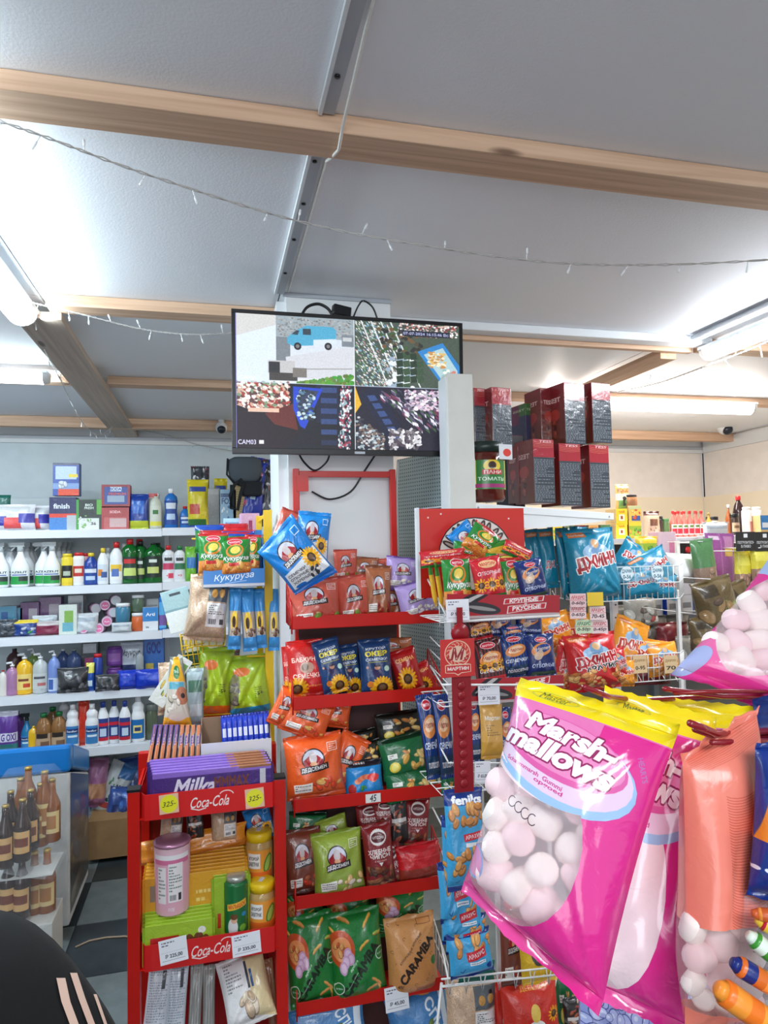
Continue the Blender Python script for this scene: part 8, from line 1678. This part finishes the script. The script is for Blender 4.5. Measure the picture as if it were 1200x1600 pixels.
HGM = 'pink marshmallow bags on the dark red pegs'
c1 = [(808, 1054, .82), (1062, 1130, .70), (934, 1590, .66), (716, 1394, .80)]
b1_ = quadbag('marshmallow_bag', c1, m_marsh, 'large pink marshmallow bag in front, with yellow header and clear window', 'marshmallow bag', HGM, .085, .045, .14, .2, nu=44, nv=56, seed=11, curve=.012)
fillmarsh(b1_, c1, (.06, .34, .74, .84), 56, 5, sc=1.25, depth=.085)
c2 = [(945, 1070, .84), (1120, 1120, .76), (1070, 1625, .72), (900, 1545, .80)]
b2_ = quadbag('marshmallow_bag', c2, m_marsh_back, 'magenta marshmallow bag directly behind the large front one', 'marshmallow bag', HGM, .05, .045, .4, .2, nu=34, nv=46, seed=12)
c3 = [(1010, 1085, .88), (1195, 1105, .80), (1150, 1540, .78), (985, 1500, .86)]
b3_ = quadbag('marshmallow_bag', c3, printmat('marsh_print3', D_marsh(True, .3), rough=.16, coat=.8, bump=.4, bscale=26), 'third magenta marshmallow bag, seen between the magenta and salmon packs', 'marshmallow bag', HGM, .06, .045, .3, .2, nu=34, nv=46, seed=15)
fillmarsh(b3_, c3, (.2, .34, .9, .86), 34, 6, sc=1.25, depth=.06)
# small yellow header bags showing through on top
c4 = [(1212, 858, .92), (1400, 1010, .84), (1222, 1118, .80), (1050, 1052, .88)]
def D_marsh4():
    c = Canvas(500, 500, (240, 150, 196), 2, alpha=True); c.vgrad((246, 190, 214), (236, 90, 160)); c.ell(.40, .5, .42, .40, (250, 222, 230)); c.poly([(0, .0), (.10, 0), (.06, .6), (0, .7)], (228, 60, 150)); c.rect(0, .9, 1, 1, (228, 60, 150))
    c.ell(.04, .90, .12, .10, (170, 180, 226)); c.ell(.04, .12, .12, .09, (170, 190, 230), 1, 40)
    yy, xx = np.mgrid[0:c.h, 0:c.w]; u, v = xx/c.w, yy/c.h; s_ = (((u-.40)/.42)**2+((v-.5)/.40)**2 < 1); c.al[s_] = .28; c.a[s_] = (255, 230, 238); return c
b4_ = quadbag('marshmallow_bag', c4, printmat('marsh_print4', D_marsh4(), rough=.14, coat=.8, bump=.4, bscale=26), 'pale pink marshmallow bag lying tilted at the right edge above the yellow headers', 'marshmallow bag', HGM, .07, .05, .14, .2, nu=34, nv=34, seed=17)
fillmarsh(b4_, c4, (.06, .14, .8, .85), 50, 9, sc=1.25, depth=.07)
# salmon coloured pack with marshmallows below
def D_salm():
    c = Canvas(300, 900, (240, 132, 112), 2, alpha=True)
    for k in range(70): c.arc(.62, .10+k*.009, .32, .12, 20, 160, .007, (206, 92, 76)) if 8 < k < 62 else None
    for k in range(14): c.rect(.04, .01+k*.006, .96, .0125+k*.006, (222, 110, 92))
    c.rect(.0, .62, 1, .9, (248, 226, 220)); c.rect(.52, .63, .8, .69, (150, 140, 136)); c.rect(.54, .64, .78, .68, (190, 180, 176)); c.fine(.45, .91, .95, .99, 4, (190, 60, 40), .9)
    yy, xx = np.mgrid[0:c.h, 0:c.w]; v = yy/c.h; s_ = (v > .615) & (v < .9) & (c.a.mean(2) > 215); c.al[s_] = .22; return c
c5 = [(1066, 1178, .70), (1182, 1102, .72), (1196, 1640, .66), (1070, 1620, .66)]
b5_ = quadbag('marshmallow_pack', c5, printmat('salmon_print', D_salm(), rough=.3, coat=.3, bump=.4, bscale=30), 'salmon coloured tall pack with marshmallows in its clear lower half', 'marshmallow pack', None, .06, .03, .3, -.2, nu=30, nv=50, seed=21)
fillmarsh(b5_, c5, (.1, .62, .92, .9), 34, 12, sc=1.2, depth=.06)
# candy packs at the right edge
def D_cand():
    c = Canvas(200, 460, (20, 50, 130)); c.poly([(.1, .32), (1, .28), (1, .75), (.0, .62)], (240, 140, 30)); c.ell(.8, .5, .3, .25, (246, 180, 50)); c.arc(.7, .48, .12, .16, 90, 270, .03, (90, 40, 20))
    for k in range(12): c.ell(.02+k*.09, .80, .03, .03, (236, 240, 250))
    for x, y in ((.3, .85), (.6, .9), (.8, .7)): c.poly([(x, y-.02), (x+.05, y), (x, y+.03), (x-.05, y)], (120, 170, 226))
    return c
quadbag('candy_bag', [(1180, 1160, .66), (1330, 1150, .62), (1340, 1440, .60), (1168, 1400, .64)], printmat('candy_print', D_cand(), rough=.3, coat=.4, bump=.3), 'blue and orange candy bag cut by the right edge', 'candy bag', None, .05, .04, .3, seed=25)
quadbag('candy_bag', [(1176, 1092, .80), (1300, 1060, .76), (1320, 1200, .74), (1172, 1150, .78)], printmat('navy_bag', Canvas(40, 40, (14, 40, 110)).noise(8), rough=.4), 'dark blue serrated pack edge at the right, above the candy bag', 'candy bag', None, .02, .12, .3, seed=26)
def stickbar(x0, y0, x1, y1, Y, r, col, end, lab, txt=None):
    a, b = at(x0, y0, Y), at(x1, y1, Y-.02); d = (b-a); L = d.length; m = MB().lathe([(.0005, 0), (r*.8, 0), (r, .003), (r, L), (.0005, L)], 14, smooth=True)
    cv = Canvas(60, 200, col); cv.rect(0, .75, 1, .92, end); cv.rect(0, .3, 1, .6, [min(255, v*1.2+20) for v in col]); cv.fine(.3, .34, .7, .56, 5, (250, 246, 240), .9)
    o = m.obj('candy_stick', printmat('stick', cv, rough=.3, bump=.1), None, a); o.rotation_euler = d.to_track_quat('Z', 'Y').to_euler(); props(o, lab, 'candy', 'loose candy sticks at the lower right')
    MB().lathe([(.0005, -.006), (r*.5, -.006), (r*.85, 0)], 10).obj('twisted_end', mat('candy_end_%d' % (end[0]), end, .3), o)
stickbar(1128, 1548, 1260, 1640, .60, .013, (240, 120, 30), (244, 150, 50), 'thick orange candy stick at the lower right corner', 'БОН')
stickbar(1152, 1508, 1250, 1566, .61, .010, (220, 110, 40), (24, 44, 120), 'orange and navy candy stick above the thick orange one', 'БАР')
stickbar(1176, 1466, 1250, 1530, .62, .009, (60, 150, 50), (220, 236, 220), 'green candy stick near the right edge', 'ЯБЛ'); stickbar(1190, 1440, 1250, 1475, .62, .008, (190, 30, 50), (230, 190, 60), 'dark red candy stick at the right edge', 'РОТ'); stickbar(1184, 1428, 1250, 1436, .62, .007, (236, 150, 60), (200, 90, 40), 'small orange candy stick at the right edge above the red one', 'МИР')
clb = quadbag('candy_bag', [(1164, 1400, .645), (1330, 1400, .62), (1330, 1700, .58), (1130, 1640, .63)], mat('clear_film', (220, 226, 240), .08, alpha=.12, bump=(40, .8, .01), spec=.9), 'clear film bag around the loose candy sticks', 'candy bag', None, .06, .04, .3, seed=27)
# lilac bubble packs at the bottom
cv = Canvas(320, 240, (150, 160, 214)); r_ = random.Random(8)
for k in range(90): x, y, q = r_.random(), r_.random(), r_.uniform(.03, .08); cv.ell(x, y, q, q*.9, (70, 76, 140)); cv.ell(x, y, q*.88, q*.78, (176, 184, 230)); cv.ell(x-q*.2, y-q*.2, q*.3, q*.25, (216, 220, 244))
m_lil = printmat('lilac', cv, rough=.2, coat=.5, bump=.3)
quadbag('bubble_pack', [(906, 1535, .95), (1030, 1530, .95), (1040, 1680, .93), (900, 1680, .93)], m_lil, 'lilac and blue bubble patterned pack under the large pink bag', 'pack', 'lilac bubble patterned packs', .06, seed=30)
quadbag('bubble_pack', [(1050, 1500, .93), (1150, 1500, .93), (1160, 1680, .9), (1045, 1680, .9)], m_lil, 'lilac and blue bubble patterned pack under the third magenta bag', 'pack', 'lilac bubble patterned packs', .06, seed=31)
# pegs
M_peg = mat('peg_red', (140, 24, 34), .25, coat=.5)
hs = empty('peg_stand', at(1330, 1150, .74), label='dark red peg stand holding the marshmallow bags, mostly outside the picture', cat='peg stand'); HC = hs.location.copy()
def peg(pts, r=.0036): MB().tube([loc(x, y, Y, HC) for x, y, Y in pts], [r*.9]+[r]*(len(pts)-1), 8).obj('peg', M_peg, hs)
peg([(912, 1073, .72), (952, 1089, .78), (1000, 1094, .86), (1330, 1080, .86)]); peg([(1038, 1076, .78), (1050, 1078, .80), (1128, 1088, .80), (1330, 1092, .86)]); peg([(1052, 1083, .80), (1128, 1080, .79), (1330, 1082, .86)], .003)
peg([(1078, 1130, .66), (1100, 1138, .68), (1118, 1146, .70), (1200, 1142, .76), (1330, 1140, .86)], .0045); peg([(1112, 1160, .68), (1200, 1158, .74), (1330, 1156, .86)]); peg([(1085, 1140, .68), (1120, 1152, .72), (1330, 1150, .86)])
q = loc(1335, 1150, .86, HC); MB().box(q.x-.012, q.x+.012, q.y-.012, q.y+.012, -HC.z, q.z+.03).obj('post', M_redd, hs, bevel=.003); MB().box(-.25, .15, -.2, .25, -HC.z, -HC.z+.015).obj('foot', M_redd, hs, bevel=.003)

# ================================================================ PERSON in black jacket with three pale stripes, seen from behind at the lower left
def skin(name, verts, edges, rad, m, parent=None, sub=2, root=0):
    me = bpy.data.meshes.new(name); me.from_pydata([tuple(v) for v in verts], edges, []); o = link(name, me, parent); me.materials.append(m)
    md = o.modifiers.new('skin', 'SKIN'); md.use_smooth_shade = True
    for i, r in enumerate(rad): d = me.skin_vertices[0].data[i]; d.radius = (r, r) if not isinstance(r, tuple) else r; d.use_root = (i == root)
    if sub: s_ = o.modifiers.new('sub', 'SUBSURF'); s_.levels = sub; s_.render_levels = sub
    return o
M_cloth = mat('black_jersey', (14, 14, 16), .9, bump=(300, .3, .001)); M_skin = mat('skin', (206, 160, 136), .55); M_hair = mat('hair_dark', (36, 28, 24), .6)
sh_ = at(2, 1520, .95); per = empty('person', (sh_.x-.195, .95, 0), label='person in a black jacket with pale sleeve stripes, seated at the lower left', cat='person')
S0 = Vector((.165, 0, sh_.z+.002)); zc = S0.z
V_ = [(0, 0, .50), (0, .01, .70), (0, .02, .90), (0, .01, zc-.01), (0, .0, zc+.06), (0, .01, zc+.13),
      (.075, 0, zc+.012), tuple(S0), (.275, .03, zc-.19), (.23, .22, zc-.32), (.10, .40, zc-.34),
      (-.075, 0, zc+.012), (-.155, 0, zc), (-.225, .05, zc-.22), (-.2, .24, zc-.32), (-.06, .40, zc-.34),
      (.10, .02, .50), (.13, .42, .50), (.13, .44, .10), (-.10, .02, .50), (-.13, .42, .50), (-.13, .44, .10)]
E_ = [(0, 1), (1, 2), (2, 3), (3, 4), (4, 5), (3, 6), (6, 7), (7, 8), (8, 9), (9, 10), (3, 11), (11, 12), (12, 13), (13, 14), (14, 15), (0, 16), (16, 17), (17, 18), (0, 19), (19, 20), (20, 21)]
R_ = [(.15, .12), (.14, .11), (.155, .115), (.12, .10), .062, .055, (.10, .088), (.098, .098), .085, .055, .034, (.10, .088), (.085, .085), .060, .045, .034, .105, .075, .048, .105, .075, .048]
body = skin('body', V_, E_, R_, M_cloth, per)
hd_ = Vector((0, .03, zc+.23))
head = MB()
vs = []; nA, nB = 20, 14
for i in range(nB+1):
    ph = math.pi*i/nB-math.pi/2
    for j in range(nA):
        t = 2*math.pi*j/nA; x = .075*math.cos(ph)*math.cos(t); y = .092*math.cos(ph)*math.sin(t); z = .115*math.sin(ph)
        if y > 0 and z < 0: x *= 1-.35*(-z/.115); y *= 1-.05*(-z/.115)
        if y > .07 and abs(x) < .02 and -.035 < z < .01: y += .02
        vs.append((x, y, z))
fs = [(i*nA+j, i*nA+(j+1) % nA, (i+1)*nA+(j+1) % nA, (i+1)*nA+j) for i in range(nB) for j in range(nA)]
head.add(vs, fs, None, 0, True); ho = head.obj('head', M_skin, per, hd_)
MB().add([(v[0]*1.06, v[1]*1.06-.006, v[2]*1.05+.008) for v in vs], [f for f in fs if all((vs[i][1] < .03 or vs[i][2] > .06) and vs[i][2] > -.06 for i in f)], None, 0, True).obj('hair', M_hair, ho)
for s in (-1, 1):
    MB().lathe([(.0005, -.004), (.014, -.002), (.018, .004), (.0005, .006)], 10, sy=1.5).obj('ear', M_skin, ho, (s*.076, 0, -.005), (0, s*1.57, 0))
    MB().lathe([(.0005, -.006), (.008, -.003), (.011, 0), (.008, .003), (.0005, .006)], 10).obj('eye', mat('eye_white', (230, 230, 228), .2), ho, (s*.03, .084, .005))
MB().tube([(-.022, .086, -.05), (0, .092, -.052), (.022, .086, -.05)], .005, 6).obj('mouth', mat('lips', (170, 90, 84), .5), ho)
MB().lathe([(.056, -.03), (.066, 0), (.06, .035), (.052, .04)], 18).obj('collar', M_cloth, per, (0, .0, zc+.075))
for s in (-1, 1):        # hands resting together on the lap: palm and five fingers
    w = Vector((.10 if s > 0 else -.06, .40, zc-.34)); d = Vector((-s*.35, .9, -.1)).normalized(); sd_ = Vector((d.y, -d.x, 0)).normalized()*s
    vv = [w, w+d*.05, w+d*.085]; ee = [(0, 1), (1, 2)]; rr_ = [(.024, .018), (.036, .015), (.034, .012)]
    for f, (o_, L) in enumerate(((-.028, .060), (-.009, .072), (.010, .066), (.028, .052))):
        b0 = len(vv); p = w+d*.085+sd_*o_; vv += [p, p+d*L*.5+Vector((0, 0, -.008)), p+d*L*.9+Vector((0, 0, -.024))]; ee += [(2, b0), (b0, b0+1), (b0+1, b0+2)]; rr_ += [.009, .0085, .007]
    b0 = len(vv); vv += [w+d*.03-sd_*.03, w+d*.065-sd_*.052]; ee += [(1, b0), (b0, b0+1)]; rr_ += [.011, .009]
    skin('hand', vv, ee, rr_, M_skin, per, 1)
    MB().box(-.045, .045, -.09, .17, 0, .075).obj('shoe', M_black, per, (s*.13, .46, 0), None, bevel=.02)
# three stripes down the right sleeve, wrapped on the cloth
M_strp = mat('stripe_pale', (222, 190, 172), .8)
from mathutils.bvhtree import BVHTree
dg_ = bpy.context.evaluated_depsgraph_get(); dg_.update(); bv = BVHTree.FromObject(body, dg_)
for P0, wd in (([(95, 1528), (103, 1565), (116, 1600), (136, 1670), (160, 1740)], 14), ([(115, 1520), (128, 1560), (143, 1600), (168, 1670), (190, 1740)], 11), ([(134, 1514), (151, 1560), (165, 1600), (188, 1670), (206, 1740)], 5)):
    vs = []; n = 28
    for i in range(n+1):
        t = i/n*4; a = min(int(t), 3); f = t-a; x = P0[a][0]*(1-f)+P0[a+1][0]*f; y = P0[a][1]*(1-f)+P0[a+1][1]*f; row = []
        for e in (-.5, 0, .5):
            d = ray(x+e*wd, y).normalized(); h_ = bv.ray_cast(CO-per.location, d)[0]
            if h_ is not None: row.append(tuple(h_-d*.003))
        if len(row) == 3: vs += row
    n = len(vs)//3-1
    fs = [(i*3+j, i*3+j+1, (i+1)*3+j+1, (i+1)*3+j) for i in range(n) for j in range(2)]
    MB().add(vs, fs, None, 0, True).obj('sleeve_stripe', M_strp, per)
sl_ = MB().lathe([(.16, 0), (.17, .01), (.17, .04), (.15, .05), (.0005, .05)], 20).obj('seat', M_black, None, (0, 0, .33))
stl = empty('stool', (per.location.x, .96, 0), label='black round stool under the seated person, outside the picture', cat='stool'); sl_.parent = stl
for a in (0, 1.57, 3.14, 4.71): MB().tube([(math.cos(a)*.10, math.sin(a)*.10, .33), (math.cos(a)*.17, math.sin(a)*.17, 0)], .012, 8).obj('leg', M_grey, stl)
